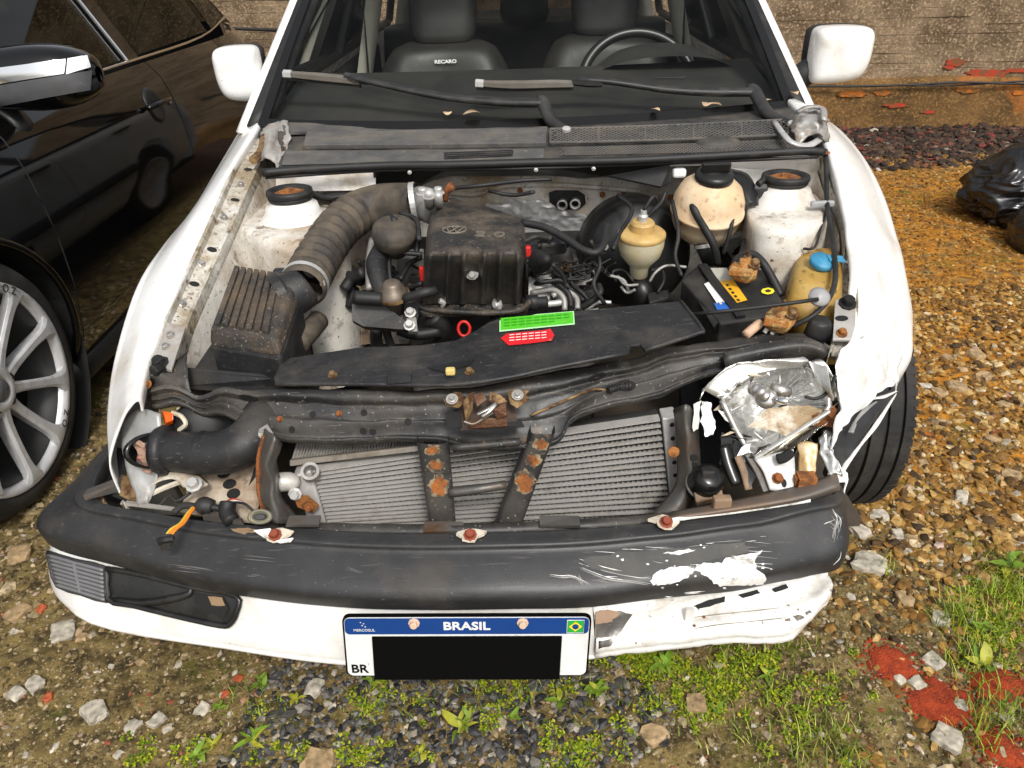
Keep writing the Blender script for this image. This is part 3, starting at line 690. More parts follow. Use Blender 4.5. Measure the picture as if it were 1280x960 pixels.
for s_, a in (('O', -52), ('.', -48.5), ('Z', -45)):
    a = math.radians(a); rr_ = .259; p = Vector((-1.2855+.003, 1.69+math.cos(a)*rr_, .338+math.sin(a)*rr_))
    text(s_, .030, facing(p, (0, -math.sin(a), math.cos(a)), (0, -math.cos(a), -math.sin(a))), rimdk, W1)
for s_, a in (('Z', 52), ('.', 55.5), ('O', 59)):
    a = math.radians(a); rr_ = .259; p = Vector((-1.2825, 1.69+math.cos(a)*rr_, .338+math.sin(a)*rr_))
    text(s_, .030, facing(p, (0, math.sin(a), -math.cos(a)), (0, math.cos(a), math.sin(a))), rimdk, W1)
# mirror
mc = U(58, 96, x=-1.24)
def MP(dx, dy, dz): return mc+Vector((dx, dy, dz))
def mring(x, ry, rz, oy=0, oz=0, n=14):
    return [MP(x, oy+ry*math.copysign(abs(math.cos(2*PI*i/n))**.75, math.cos(2*PI*i/n)), oz+rz*math.copysign(abs(math.sin(2*PI*i/n))**.8, math.sin(2*PI*i/n))) for i in range(n)]
mirror = obj('side_mirror', loft([mring(-.17, .05, .055), mring(-.14, .08, .075), mring(-.02, .09, .085), mring(.07, .085, .075), mring(.12, .062, .05, .012), mring(.135, .02, .02, .02)], 2, 3, True), bpaint, black_car, smooth=True)
MVF = loft([mring(-.17, .05, .055), mring(-.14, .08, .075), mring(-.02, .09, .085), mring(.07, .085, .075), mring(.12, .062, .05, .012), mring(.135, .02, .02, .02)], 2, 3, True)
from mathutils.bvhtree import BVHTree
MT_ = BVHTree.FromPolygons([Vector(v) for v in MVF[0]], MVF[1])
def mpatch(nm, quad, mat, off):
    rows = []
    for j in range(7):
        r = []
        for i in range(13):
            a = (lerp(quad[0][0], quad[1][0], i/12), lerp(quad[0][1], quad[1][1], i/12)); b = (lerp(quad[3][0], quad[2][0], i/12), lerp(quad[3][1], quad[2][1], i/12))
            px, py = lerp(a[0], b[0], j/6), lerp(a[1], b[1], j/6); rr = (FWD+CAMX*((px-640)/FPX)+CAMD*((py-480)/FPX)).normalized(); q = MT_.ray_cast(EYE, rr)
            if q[0] is None: q = MT_.find_nearest(U(px, py, y=mc.y-.05))
            n = q[1]; n = n if n.dot(rr) < 0 else -n; r.append(q[0]+n*off)
        rows.append(r)
    obj(nm, gridf(rows), mat, mirror, smooth=True)
mpatch('chrome_strip', [(-10, 86), (82, 74), (80, 92), (-10, 106)], chrome, .003)
mpatch('turn_signal', [(84, 74), (108, 70), (112, 84), (82, 93)], lens, .004)
mpatch('mirror_skirt', [(-10, 108), (114, 88), (112, 112), (-10, 134)], greyp, .003)
obj('mirror_arm', tube([MP(-.15, .0, -.07), MP(-.12, .0, -.10), MP(-.10, -.01, -.13), MP(-.13, -.0, -.16)], [.05, .045, .035, .03], 10, 3, flat=.4), bplast, mirror, smooth=True)
# handle
hy = 3.02; hz = .80
obj('handle_bowl', lathe([(.0, .002), (.042, .003), (.054, .008), (.062, .004), (.066, -.004)], (bside(hy, hz)-.002, hy, hz), (1, 0, .25), 28, False), bplast, black_car, smooth=True)
obj('door_handle', tube([(bside(2.93, .8)+.01, 2.93, .803), (bside(2.97, .8)+.034, 2.97, .81), (bside(3.07, .8)+.034, 3.07, .81), (bside(3.12, .8)+.012, 3.12, .803)], .013, 8, 4, flat=.8), bpaint, black_car, smooth=True)
obj('key_lock', lathe([(.011, 0), (.011, .006), (.008, .008), (0, .008)], (bside(3.15, .79), 3.15, .79), (1, 0, .2), 16), chrome, black_car)

# ================================================================== WHITE CAR: shell
car = empty('car', (.06, 2.9, 0), 'crashed white hatchback without bonnet, engine bay open and front crushed', 'car')
def XC(y): return .06+.03*(y-2)
def C(x, y, z): return Vector((x+XC(y), y, z))
glass = glassmat('windscreen_glass', (.92, .94, .92), .015, .34, .016)
sglass = glassmat('side_glass', (.62, .66, .62), .01, 1.0)
def fender(name, G, S, side, mat=white, wc=(1.66, .30), tuck=.03):
    rows = []
    for g, s in zip(G, S):
        g = Vector(g); s = Vector(s); m = mixv(g, s, .45); up = .010+.010*min(1, abs(g.z-s.z)/.1)
        low = [Vector((s.x, s.y, lerp(s.z, .20, t)))+Vector((-side*tuck*t*t, 0, 0)) for t in (.2, .45, .7, 1)]
        rows.append([g-Vector((0, 0, .022)), g, mixv(g, m, .5)+Vector((0, 0, up*.75)), m+Vector((0, 0, up)), mixv(m, s, .6)+Vector((side*.004, 0, up*.5)), s]+low)
    V, Fc = loft(rows, 5, 6)
    rad = .335; cy, cz = wc; keep = []
    for q in Fc:
        if all(math.hypot(V[i].y-cy, V[i].z-cz) < rad for i in q) and all(abs(V[i].x) > .6 for i in q): continue
        keep.append(q)
    for i in set(i for q in keep for i in q):
        p = V[i]; d = math.hypot(p.y-cy, p.z-cz)
        if d < rad and abs(p.x) > .6 and d > 1e-4: V[i] = Vector((p.x, cy+(p.y-cy)*rad/d, cz+(p.z-cz)*rad/d))
    return V, keep
GL = [(-.645, 1.13, .618), (-.653, 1.20, .645), (-.653, 1.30, .683), (-.646, 1.43, .735), (-.634, 1.60, .798), (-.634, 1.80, .850), (-.637, 2.045, .888), (-.655, 2.22, .905)]
SL = [(-.712, 1.10, .50), (-.736, 1.18, .552), (-.746, 1.28, .62), (-.750, 1.44, .695), (-.752, 1.60, .72), (-.754, 1.80, .735), (-.754, 2.05, .785), (-.757, 2.24, .82)]
VF = fender('fender', GL, SL, -1)
fl = obj('front_fender', VF, white, car, smooth=True, solid=.003)
GR = [(.616, 1.195, .648), (.636, 1.255, .675), (.661, 1.352, .72), (.682, 1.45, .765), (.707, 1.597, .82), (.733, 1.777, .872), (.745, 2.0, .898), (.76, 2.2, .91)]
SR = [(.735, 1.255, .52), (.785, 1.33, .55), (.812, 1.41, .615), (.832, 1.51, .675), (.848, 1.66, .75), (.858, 1.82, .80), (.856, 2.0, .835), (.853, 2.2, .835)]
VF = fender('fender', GR, SR, 1); VV = []
VF = (VF[0], [q for q in VF[1] if not (sum(VF[0][i].y for i in q)/4 < 1.40 and sum(VF[0][i].z for i in q)/4 < .50)])
for p in VF[0]:      # dents towards the crushed front
    k = max(0, min(1, (1.62-p.y)/.4)); d = noise.noise_vector(Vector(p)*11)*.018+noise.noise_vector(Vector(p)*4)*.02; VV.append(p+d*k)
fr_ = obj('front_fender', (VV, VF[1]), white, car, smooth=True, solid=.003); fr_['label'] = 'crumpled and dented right hand fender'
# doors, quarter panels, sills
def wside(sd_):
    def f(y, z):
        base = lerp(.795, .80, min(1, (y-2.2)/1.0)); t = [(.16, -.09), (.24, -.035), (.4, -.005), (.55, .0), (.72, -.006), (.80, -.012), (.86, -.03), (.92, -.075)]
        for (z0, a), (z1, b) in zip(t, t[1:]):
            if z <= z1: dx = lerp(a, b, (z-z0)/(z1-z0)); break
        else: dx = -.075
        if y > 4.2: dx -= .18*((y-4.2)/.9)**2
        return XC(y)+sd_*(base+dx)
    return f
mould = M('side_moulding', (.02, .02, .02), .5)
for sd_ in (-1, 1):
    f = wside(sd_)
    panel('front_door', 2.246, 3.24, .2, .92, car, white, (), f, 26, 20, sd_)
    panel('rear_door', 3.246, 4.05, .2, .92, car, white, [(4.12, .30)], f, 26, 20, sd_, .335)
    panel('quarter_panel', 4.056, 5.0, .2, .92, car, white, [(4.12, .30)], f, 26, 20, sd_, .335)
    for y0, y1 in ((2.26, 3.23), (3.26, 3.82)):
        obj('moulding', tube([(f(y0, .52)+sd_*.006, y0, .52), (f((y0+y1)/2, .52)+sd_*.006, (y0+y1)/2, .52), (f(y1, .52)+sd_*.006, y1, .52)], .024, 8, 3, flat=1.0), mould, car)
    for hy in (3.08, 3.9):
        obj('door_handle', tube([(f(hy-.08, .80)+sd_*.0, hy-.08, .80), (f(hy-.05, .80)+sd_*.022, hy-.05, .80), (f(hy+.05, .80)+sd_*.022, hy+.05, .80), (f(hy+.08, .80), hy+.08, .80)], .014, 8, 3), mould, car, smooth=True)
    def gp(y, z): t = (z-.93)/.42; return C(sd_*(.725-.16*t), y, z)
    for nm, cs in (('side_window', [(2.40, .945), (3.16, .945), (3.16, 1.32), (2.92, 1.32)]), ('side_window', [(3.27, .945), (3.98, .945), (3.92, 1.30), (3.27, 1.32)])):
        tri(obj(nm, plate([gp(*c) for c in cs], (-sd_*.004, 0, 0)), sglass, car))
    obj('window_frame', join(tube([gp(2.26, .93), gp(2.62, 1.15), gp(2.93, 1.335), gp(3.3, 1.35), gp(3.92, 1.32), gp(4.25, 1.12), gp(4.45, .96)], .02, 8, 3), tube([gp(2.26, .93), gp(3.2, .935), gp(4.4, .95)], .02, 8, 2)), mould, car, smooth=True)
    obj('door_pillar', box(mixv(gp(3.21, .94), gp(3.21, 1.34), .5), (.014, 0, 0), (0, .04, 0), (-sd_*.075, 0, .21)), mould, car)
    trimm = M('pillar_trim_beige', (.52, .50, .43), .6, var=.06)
    obj('pillar_trim', loft([[C(sd_*(.69-.17*t), 3.13, lerp(.70, 1.36, t)), C(sd_*(.655-.17*t), 3.16, lerp(.70, 1.36, t)), C(sd_*(.645-.17*t), 3.24, lerp(.70, 1.36, t)), C(sd_*(.69-.17*t), 3.29, lerp(.70, 1.36, t))] for t in (0, .3, .65, 1)], 3, 3), trimm, car, smooth=True)
    obj('rear_pillar_trim', loft([[C(sd_*(.70-.17*t), lerp(4.25, 4.0, t), lerp(.75, 1.36, t)), C(sd_*(.63-.17*t), lerp(4.32, 4.05, t), lerp(.75, 1.36, t)), C(sd_*(.60-.17*t), lerp(4.6, 4.3, t), lerp(.75, 1.36, t))] for t in (0, .5, 1)], 3, 3), trimm, car, smooth=True)
    obj('door_trim', bx(C(sd_*.69, 3.1, .62), .05, 1.7, .56), M('door_trim_black', (.014, .014, .014), .7), car, bevel=.02)
# A pillars: white outer skin, black inner trim and seal
def pil(sd_, t, off=0., fw=0.):
    b0 = C(sd_*.722, 2.12, .905); b1 = C(sd_*.595, 2.80, 1.36); return mixv(b0, b1, t)+Vector((sd_*off, -fw, 0))
for sd_ in (-1, 1):
    obj('windscreen_pillar', loft([[pil(sd_, t, .030, -.03), pil(sd_, t, .036, .0), pil(sd_, t, .026, .018), pil(sd_, t, .008, .022), pil(sd_, t, .002, .0)] for t in (-.06, .1, .4, .7, 1.)], 3, 3), white, car, smooth=True, solid=.004)
    obj('pillar_seal', loft([[pil(sd_, t, .008, .026), pil(sd_, t, -.012, .028), pil(sd_, t, -.036, .012), pil(sd_, t, -.05, -.02)] for t in (-.03, .2, .5, .8, 1.)], 3, 3), rubber, car, smooth=True, solid=.004)
# windscreen
def ws(u, t):        # u -1..1 across, t 0..1 up
    hw = lerp(.702, .58, t); y = lerp(2.075, 2.80, t)-.065*(1-u*u)*(1-.3*t); z = lerp(.893, 1.36, t)-.012*(1-u*u)+.05*math.sin(PI*t)*.4
    return C(u*hw, y, z)
obj('windscreen', gridf([[ws(-1+i/10, j/10) for i in range(21)] for j in range(11)]), glass, car, smooth=True)
fritm = M('frit_black', (.006, .006, .006), .25)
obj('windscreen_border', join(gridf([[ws(-1+i/10, t)+Vector((0, -.004, .003)) for i in range(21)] for t in (-.01, .008, .02)]), *[gridf([[ws(u, j/10)+Vector((0, -.004, .003)) for u in ((sg*1.0), (sg*.985), (sg*.965))] for j in range(11)]) for sg in (-1, 1)]), fritm, car, smooth=True)
# roof, rear
obj('roof', loft([[C(-.60, y, z-.03), C(-.5, y, z), C(0, y, z+.035), C(.5, y, z), C(.60, y, z-.03)] for y, z in ((2.80, 1.37), (3.1, 1.40), (3.6, 1.40), (4.1, 1.36))], 3, 3), white, car, smooth=True, solid=.012)
obj('headliner', loft([[C(-.57, y, z-.05), C(0, y, z-.0), C(.57, y, z-.05)] for y, z in ((2.82, 1.345), (3.3, 1.37), (4.1, 1.32))], 3, 3), M('headliner_grey', (.16, .155, .14), .9), car)
obj('rear_window', loft([[C(-.56, 4.12, 1.32), C(0, 4.2, 1.345), C(.56, 4.12, 1.32)], [C(-.62, 4.6, .96), C(0, 4.72, .97), C(.62, 4.6, .96)]], 3, 3), tint, car, smooth=True)
obj('tailgate', loft([[C(-.64, 4.6, .96), C(0, 4.73, .97), C(.64, 4.6, .96)], [C(-.68, 4.95, .90), C(0, 5.02, .92), C(.68, 4.95, .90)], [C(-.70, 5.02, .6), C(0, 5.10, .6), C(.70, 5.02, .6)], [C(-.68, 5.0, .2), C(0, 5.06, .2), C(.68, 5.0, .2)]], 3, 3), white, car, smooth=True)
obj('floor_pan', bx(C(0, 3.4, .20), 1.4, 3.0, .04), darkm, car)
obj('bulkhead', bx(C(0, 2.02, .50), 1.34, .02, .60), darkm, car)
# wheels
def wheel(x, y, sd_, steer=0.):
    a = Vector((sd_, 0, 0)); a = Matrix.Rotation(steer, 3, 'Z') @ a; o = Vector((x, y, .296))
    prof = [(.19, -.19), (.255, -.19), (.283, -.178)]
    w = obj('wheel', lathe(prof+[(.290, -.165), (.2945, -.150), (.2945, -.143), (.287, -.142), (.287, -.136), (.2955, -.135), (.2965, -.108), (.288, -.107), (.288, -.099), (.2965, -.098), (.2965, -.072), (.288, -.071), (.288, -.063), (.2955, -.062), (.2955, -.036), (.287, -.035), (.287, -.029), (.2945, -.028), (.2925, -.012), (.283, -.002), (.255, .004), (.195, -.004)], o, a, 72, False), tyrem, car, smooth=False)
    obj('rim', lathe([(.195, -.18), (.195, -.02), (.205, .0), (.19, -.006), (.17, -.05), (.06, -.03), (0, -.03)], o, a, 40, False), rimm, w, smooth=True)
    # tread blocks on the shoulder
    c1, c2, n_ = basis(a); blocks = []
    for k in range(80):
        q = 2*PI*k/80; rd = c1*math.cos(q)+c2*math.sin(q); tg = n_.cross(rd)
        for h0 in (-.016, -.164): blocks.append(box(o+n_*h0+rd*.2915, n_*.011, tg*.008, rd*.003))
    tag(obj('tread_blocks', join(*blocks), tyrem, w), kind='stuff')
    return w
wheel(.868, 1.64, 1, .0); wheel(-.745, 1.66, -1, .10)
for sd_ in (-1, 1): wheel(C(sd_*.775, 4.12, 0).x, 4.12, sd_)
# door mirrors
def dmirror(px0, py0, w, h, y, sd_):
    c = U(px0, py0, y=y); s = (c-EYE).dot(FWD)/FPX; hw = w*s*.5; hh = h*s*.5*1.08
    def ring(dy, k, kx=1.):
        pts = [(-1, .55), (-.92, .9), (-.5, 1.0), (.5, .97), (.93, .8), (1., .3), (.95, -.35), (.72, -.82), (.2, -.98), (-.6, -1.), (-.93, -.88), (-1, -.4)]
        return [c+Vector((p*hw*k*kx*sd_, dy, q*hh*k)) for p, q in pts]
    m = obj('side_mirror', loft([ring(-.045, .002), ring(-.045, .45), ring(-.042, .72), ring(-.028, .93), ring(.0, 1.0), ring(.05, .98), ring(.055, .9)], 3, 2, True), white, car, smooth=True)
    obj('mirror_back', loft([ring(.052, .97), ring(.08, .93), ring(.085, .01)], 3, 1, True), mould, m, smooth=True)
    b = c+Vector((-sd_*hw*1.0, .03, -hh*.72)); e = C(sd_*.715, 2.27, .93)
    obj('mirror_bracket', tube([b+Vector((sd_*.03, 0, .02)), b, mixv(b, e, .5)+Vector((0, 0, -.01)), e], [.035, .036, .034, .04], 10, 3), mould, m, smooth=True)
    obj('mirror_edge', loft([ring(.02, 1.012), ring(.045, 1.015), ring(.06, .99)], 3, 1, True), mould, m, smooth=True)
dmirror(299, 92, 56, 60, 2.27, -1); dmirror(1050, 68, 74, 62, 2.22, 1)

# ---- cabin
seatm = M('seat_leather', (.020, .019, .018), .42, dirt=(.034, .032, .029), dsc=8, dlo=.4, dhi=.8, bump=.08, bsc=180)
seatp = M('seat_insert', (.012, .012, .012), .62, var=.15, bump=.1, bsc=260)
dashm = M('dashboard_plastic', (.020, .0195, .019), .6, dirt=(.04, .036, .03), dsc=5, dlo=.4, dhi=.8, bump=.05, bsc=350)
obj('dashboard', loft([[C(u*.69, y-.06*(1-u*u), z) for u in (-1, -.6, 0, .6, 1)] for y, z in ((2.10, .87), (2.22, .90), (2.40, .935), (2.52, .952), (2.56, .935), (2.57, .80), (2.56, .5))], 3, 3), dashm, car, smooth=True)
obj('instrument_hood', loft([[C(.22, 2.44, .945), C(.30, 2.40, .975), C(.42, 2.39, .985), C(.54, 2.40, .975), C(.62, 2.44, .945)], [C(.22, 2.58, .94), C(.30, 2.59, .985), C(.42, 2.60, 1.0), C(.54, 2.59, .985), C(.62, 2.58, .94)]], 4, 3), dashm, car, smooth=True)
def seat(x, y, top, label):
    def q(dx, dz, dy=0): return C(x+dx, y+.10+dz*.28+dy, top+dz)
    b = obj('front_seat', loft([[q(-.235, -.62, .02), q(-.18, -.62, -.06), q(0, -.62, -.035), q(.18, -.62, -.06), q(.235, -.62, .02)], [q(-.26, -.35, .02), q(-.20, -.35, -.075), q(0, -.35, -.03), q(.20, -.35, -.075), q(.26, -.35, .02)],
        [q(-.245, -.12, .03), q(-.18, -.12, -.05), q(0, -.12, -.02), q(.18, -.12, -.05), q(.245, -.12, .03)], [q(-.20, -.02, .05), q(-.15, -.01, -.02), q(0, -.01, -.015), q(.15, -.01, -.02), q(.20, -.02, .05)], [q(-.16, .0, .11), q(-.12, .015, .07), q(0, .015, .07), q(.12, .015, .07), q(.16, .0, .11)]], 5, 5), seatm, car, smooth=True, solid=.04)
    b['label'] = label
    for sx in (-.115, .115):
        obj('seam', tube([q(sx, -.5, -.052), q(sx, -.3, -.056), q(sx, -.12, -.04), q(sx*1.02, -.02, -.022)], .0035, 6, 4), seatp, b, smooth=True)
    obj('seam', tube([q(-.115, -.13, -.042), q(0, -.14, -.024), q(.115, -.13, -.042)], .0035, 6, 4), seatp, b, smooth=True)
    def hr(dz, w, d): return [q(w*math.copysign(abs(math.cos(2*PI*i/16))**.6, math.cos(2*PI*i/16)), dz, .06+d*math.copysign(abs(math.sin(2*PI*i/16))**.8, math.sin(2*PI*i/16))) for i in range(16)]
    obj('headrest', loft([hr(.012, .03, .02), hr(.015, .105, .045), hr(.10, .125, .055), hr(.19, .12, .05), hr(.225, .09, .035), hr(.228, .02, .01)], 2, 3, True), seatm, b, smooth=True)
    return b, q
SL_, qL = seat(-.30, 2.93, .965, 'passenger seat with white lettering on the backrest')
SR_, qR = seat(.30, 2.96, .97, 'driver seat behind the steering wheel')
lw = M('white_lettering', (.75, .75, .73), .5, var=0)
text('RECARO', .0165, facing(qL(.01, -.045, -.036), (1, 0, 0), (0, .28, 1)), lw, SL_, .0008, sx=1.25, bold=.0006)
obj('rear_seat', loft([[C(-.66, y, z), C(-.35, y-.03, z+.01), C(0, y-.02, z), C(.35, y-.03, z+.01), C(.66, y, z)] for y, z in ((3.75, .50), (3.80, .70), (3.88, .88), (3.93, .95), (4.02, .96), (4.5, .94))], 4, 3), seatm, car, smooth=True)
for x in (-.36, 0, .36):
    obj('rear_headrest', lathe([(.01, 0), (.10, .005), (.115, .05), (.11, .12), (.08, .145), (.01, .15)], C(x, 3.95, .955), (0, .15, 1), 24, sq=.45), seatm, car, smooth=True)
# steering wheel
swc = C(.365, 2.62, .865); swn = Vector((0, -.80, .52)).normalized()
a_, b_, n_ = basis(swn, (1, 0, 0))
sw = obj('steering_wheel', tube([swc+a_*math.cos(2*PI*k/32)*.185+b_*math.sin(2*PI*k/32)*.185 for k in range(33)], .016, 10, 2, caps=False), M('wheel_leather', (.012, .012, .012), .32), car, smooth=True)
obj('hub_pad', lathe([(.075, -.04), (.075, .0), (.05, .02), (0, .025)], swc, swn, 24), dashm, sw, smooth=True)
for an in (.25, PI-.25, -PI/2): obj('spoke', tube([swc, swc+(a_*math.cos(an)+b_*math.sin(an))*.18], .017, 8, 2, flat=.5), dashm, sw, smooth=True)
obj('seat_belt', tube([C(.585, 3.15, 1.25), C(.60, 3.14, .95), C(.62, 3.13, .6)], .022, 6, 3, flat=.08), mould, car)
obj('seat_belt', tube([C(-.585, 3.15, 1.25), C(-.60, 3.14, .95), C(-.62, 3.13, .6)], .022, 6, 3, flat=.08), mould, car)
# ================================================================== WHITE CAR: front end
from mathutils.bvhtree import BVHTree
def bvh(vf): return BVHTree.FromPolygons([Vector(v) for v in vf[0]], [tuple(f) for f in vf[1]])
def hit(tree, px, py, off=0.002, z=None):
    r = (FWD + CAMX*((px-640)/FPX) + CAMD*((py-480)/FPX)).normalized(); q = tree.ray_cast(EYE, r)
    if q[0] is None:      # just past the edge: take the nearest surface point
        best = None
        for k in range(60):
            w = tree.find_nearest(EYE+r*(.8+.03*k))
            if w[0] is not None and (best is None or w[3] < best[3]): best = w
        q = best
    n = q[1]; n = -n if n.dot(r) > 0 else n
    return q[0]+n*off, n
def decal(name, tree, outline, mat, parent, off=.0016, rings=4, jag=0., seed=0, n=4):
    """thin patch lying on the surface behind the given photo outline"""
    P = []
    m = len(outline)
    for i in range(m):
        a = outline[i]; b = outline[(i+1) % m]
        for k in range(n): P.append((lerp(a[0], b[0], k/n), lerp(a[1], b[1], k/n)))
    if jag: P = [(x+jag*N((x*.2, y*.2, seed), 1.), y+jag*N((x*.2, y*.2, seed+9), 1.)) for x, y in P]
    cx = sum(p[0] for p in P)/len(P); cy = sum(p[1] for p in P)/len(P)
    rows = []
    for j in range(rings+1):
        f = .02+.98*j/rings; rows.append([hit(tree, cx+(x-cx)*f, cy+(y-cy)*f, off)[0] for x, y in P])
    if any(p is None for r in rows for p in r): return None
    V, Fc = gridf(rows, True); return obj(name, (V, Fc), mat, parent, smooth=True)
def pt(s): return [U(a, b, z=c) for a, b, c in s]
BOLT = mesh('bolt', *lathe([(.0085, 0), (.0085, .0015), (.0058, .0018), (.0056, .0075), (.0048, .0085), (0, .0085)], (0, 0, 0), (0, 0, 1), 8))
HOLE = mesh('hole', *lathe([(.0075, .0), (.0068, .0009), (0, .0007)], (0, 0, 0), (0, 0, 1), 14))
_meshes = {}
def bolt(p, n, mat, parent, s=1.0, name='bolt', src=None, sx=1.0):
    src = src or BOLT; key = (src.name, mat.name)
    if key not in _meshes: me = src.copy(); me.materials.clear(); me.materials.append(mat); _meshes[key] = me
    a, b, n = basis(n); m4 = Matrix(((a.x*s*sx, b.x*s, n.x*s, p[0]), (a.y*s*sx, b.y*s, n.y*s, p[1]), (a.z*s*sx, b.z*s, n.z*s, p[2]), (0, 0, 0, 1)))
    return put(name, _meshes[key], None, parent, M4=m4)
def bolts(tree, pts, mat, parent, s=1.0, name='bolt', src=None, sx=1.0):
    for px, py in pts:
        p, n = hit(tree, px, py, .0004)
        if p is not None: bolt(p, n, mat, parent, s, name, src, sx)

# ---- left and right inner rails (flange under the bonnet edge)
railm = M('rail_paint', (.56, .54, .49), .45, dirt=(.28, .225, .145), dsc=16, dlo=.40, dhi=.62, var=.12, dirt2=(.13, .085, .05), d2sc=45, d2lo=.56, d2hi=.68, bump=.3, bsc=90, speck=(.10, .07, .04), ssc=140, slo=.62, shi=.70)
LO = pt([(184, 462, .632), (203, 415, .672), (231, 350, .722), (258, 292, .778), (291, 214, .842), (318, 168, .876)])
LI = pt([(222, 452, .628), (237, 402, .668), (262, 345, .718), (287, 290, .772), (322, 212, .838), (340, 178, .866)])
def rail(O, I, nm):
    rows = []
    for o, i in zip(O, I):
        d = (i-o); rows.append([o+Vector((0, 0, .010)), o+d*.10+Vector((0, 0, .008)), o+d*.13-Vector((0, 0, .006)), o+d*.5-Vector((0, 0, .006)), o+d*.84-Vector((0, 0, .006)), o+d*.88+Vector((0, 0, .004)), i+Vector((0, 0, .002)), i+d.normalized()*.004-Vector((0, 0, .05)), i+d.normalized()*.03-Vector((0, 0, .26))])
    V, Fc = gridf(rows)
    cols = [spline([r[k] for r in rows], 5) for k in range(len(rows[0]))]
    V, Fc = gridf([[c[j] for c in cols] for j in range(len(cols[0]))])
    o = obj(nm, (V, Fc), railm, car, solid=.002); return o, bvh((V, Fc))
RL, TL_ = rail(LO, LI, 'inner_rail')
bolts(TL_, [(301, 232), (280, 273), (252, 330), (228, 380)], steel, RL, 1.0)
bolts(TL_, [(294, 250), (265, 312), (243, 355), (310, 212)], darkm, RL, .9, 'hole', HOLE, 1.5)
RO = pt([(1068, 440, .632), (1071, 400, .662), (1070, 340, .712), (1066, 288, .758), (1052, 230, .812), (1036, 186, .858)])
RI = pt([(1036, 442, .628), (1046, 396, .656), (1052, 335, .706), (1054, 282, .752), (1034, 228, .806), (1022, 190, .85)])
RR, TR_ = rail(RO, RI, 'inner_rail')
bolts(TR_, [(1058, 254), (1064, 330), (1060, 379)], steel, RR, 1.1)
bolts(TR_, [(1045, 212), (1067, 292), (1066, 347), (1060, 405)], darkm, RR, .9, 'hole', HOLE, 1.6)
# front brackets at the rail ends, bare metal
kb = obj('rail_bracket', plate(pt([(205, 402, .682), (232, 408, .680), (214, 462, .640), (186, 456, .640)]), (0, 0, -.006)), bare, car, bevel=.001)
tk = bvh(plate(pt([(205, 402, .682), (232, 408, .680), (214, 462, .640), (186, 456, .640)]), (0, 0, -.006)))
bolts(tk, [(214, 420), (208, 434)], steel, kb, 1.0); bolts(tk, [(200, 459), (201, 455)], rubber, kb, 1.9)
ob = plate(pt([(1044, 374, .692), (1070, 374, .692), (1069, 424, .652), (1041, 424, .652)]), (0, 0, -.005)); kb = obj('rail_bracket', ob, bare, car, bevel=.001); tk = bvh(ob)
bolts(tk, [(1059, 380)], darkm, kb, 1.9); bolts(tk, [(1052, 398)], darkm, kb, .9, 'hole', HOLE, 1.8); bolts(tk, [(1052, 417)], rustlt, kb, 1.2)
# left end crumpled flange below the bracket
cr_l = crumple(loft([pt([(178, 470, .632), (190, 478, .615), (186, 500, .585)]), pt([(205, 462, .636), (215, 480, .62), (196, 500, .59)]), pt([(232, 440, .645), (235, 470, .63), (240, 490, .61)])], 5, 5), .005, 40, 3)
o = obj('bent_flange', cr_l, blackm, car, smooth=True, solid=.002); bolt(U(184, 481, z=.622), (-.1, -.6, .7), rustlt, o, 1.1)

# ---- apron, bay floor, bulkhead
obj('bay_floor', bx((0.02, 1.55, .30), 1.28, .86, .02), M('bay_floor_dark', (.05, .042, .033), .8, dirt=(.10, .075, .05), dsc=9, dlo=.4, dhi=.7), car)
obj('apron', loft([[LI[k]+Vector((.005, 0, -.02)), LI[k]+Vector((.03, 0, -.15)), LI[k]+Vector((.09, .0, -.30))] for k in range(6)], 3, 4), apron, car, smooth=True)
obj('apron', loft([[RI[k]+Vector((-.005, 0, -.02)), RI[k]+Vector((-.03, 0, -.15)), RI[k]+Vector((-.09, .0, -.30))] for k in range(6)], 3, 4), apron, car, smooth=True)
def tower(cpx, cpy, zc, outline, zt, down):
    c = U(cpx, cpy, z=zc); top = [U(a, b, z=zt) for a, b in outline]; cen = sum(top, Vector())/len(top)
    rings = [[mixv(p, cen, .995) for p in top], [mixv(p, cen, .5) for p in top], [mixv(p, cen, .12) for p in top], [p-Vector((0, 0, .006)) for p in top], [cen+(p-cen)*1.04-Vector((0, 0, .025)) for p in top], [cen+(p-cen)*1.07-Vector((0, 0, .16)) for p in top], [cen+(p-cen)*1.12-Vector((0, 0, down)) for p in top]]
    t = obj('strut_tower', loft(rings, 3, 2, True), apron, car, smooth=True)
    b = Vector((c.x, c.y, zt))
    h = zc-zt
    obj('cap_base', lathe([(.085, -.012), (.070, .004), (.060, .018), (.056, h*.55), (.047, h*.62), (.045, h*.8)], b, (0, 0, 1), 32, False), white_dirty, t, smooth=True)
    obj('mount_ring', lathe([(.040, h*.72), (.047, h*.74), (.049, h*.86), (.046, h*.90), (.051, h*.95), (.050, h*1.12), (.044, h*1.16), (.036, h*1.12), (.034, h*1.0), (.0, h*.96)], b, (0, 0, 1), 36, False), rubber, t, smooth=True)
    obj('mount_centre', lathe([(.034, h*1.01), (.026, h*1.06), (.012, h*1.06), (.010, h*1.16), (0, h*1.16)], b, (0, 0, 1), 10), rustlt, t)
    return t
tower(362, 241, .822, [(300, 282), (302, 262), (322, 246), (362, 240), (402, 246), (422, 264), (426, 284), (395, 300), (340, 300)], .765, .34)
tower(982, 222, .826, [(936, 262), (938, 246), (956, 238), (982, 234), (1012, 236), (1026, 248), (1034, 268), (1005, 282), (955, 280)], .775, .36)
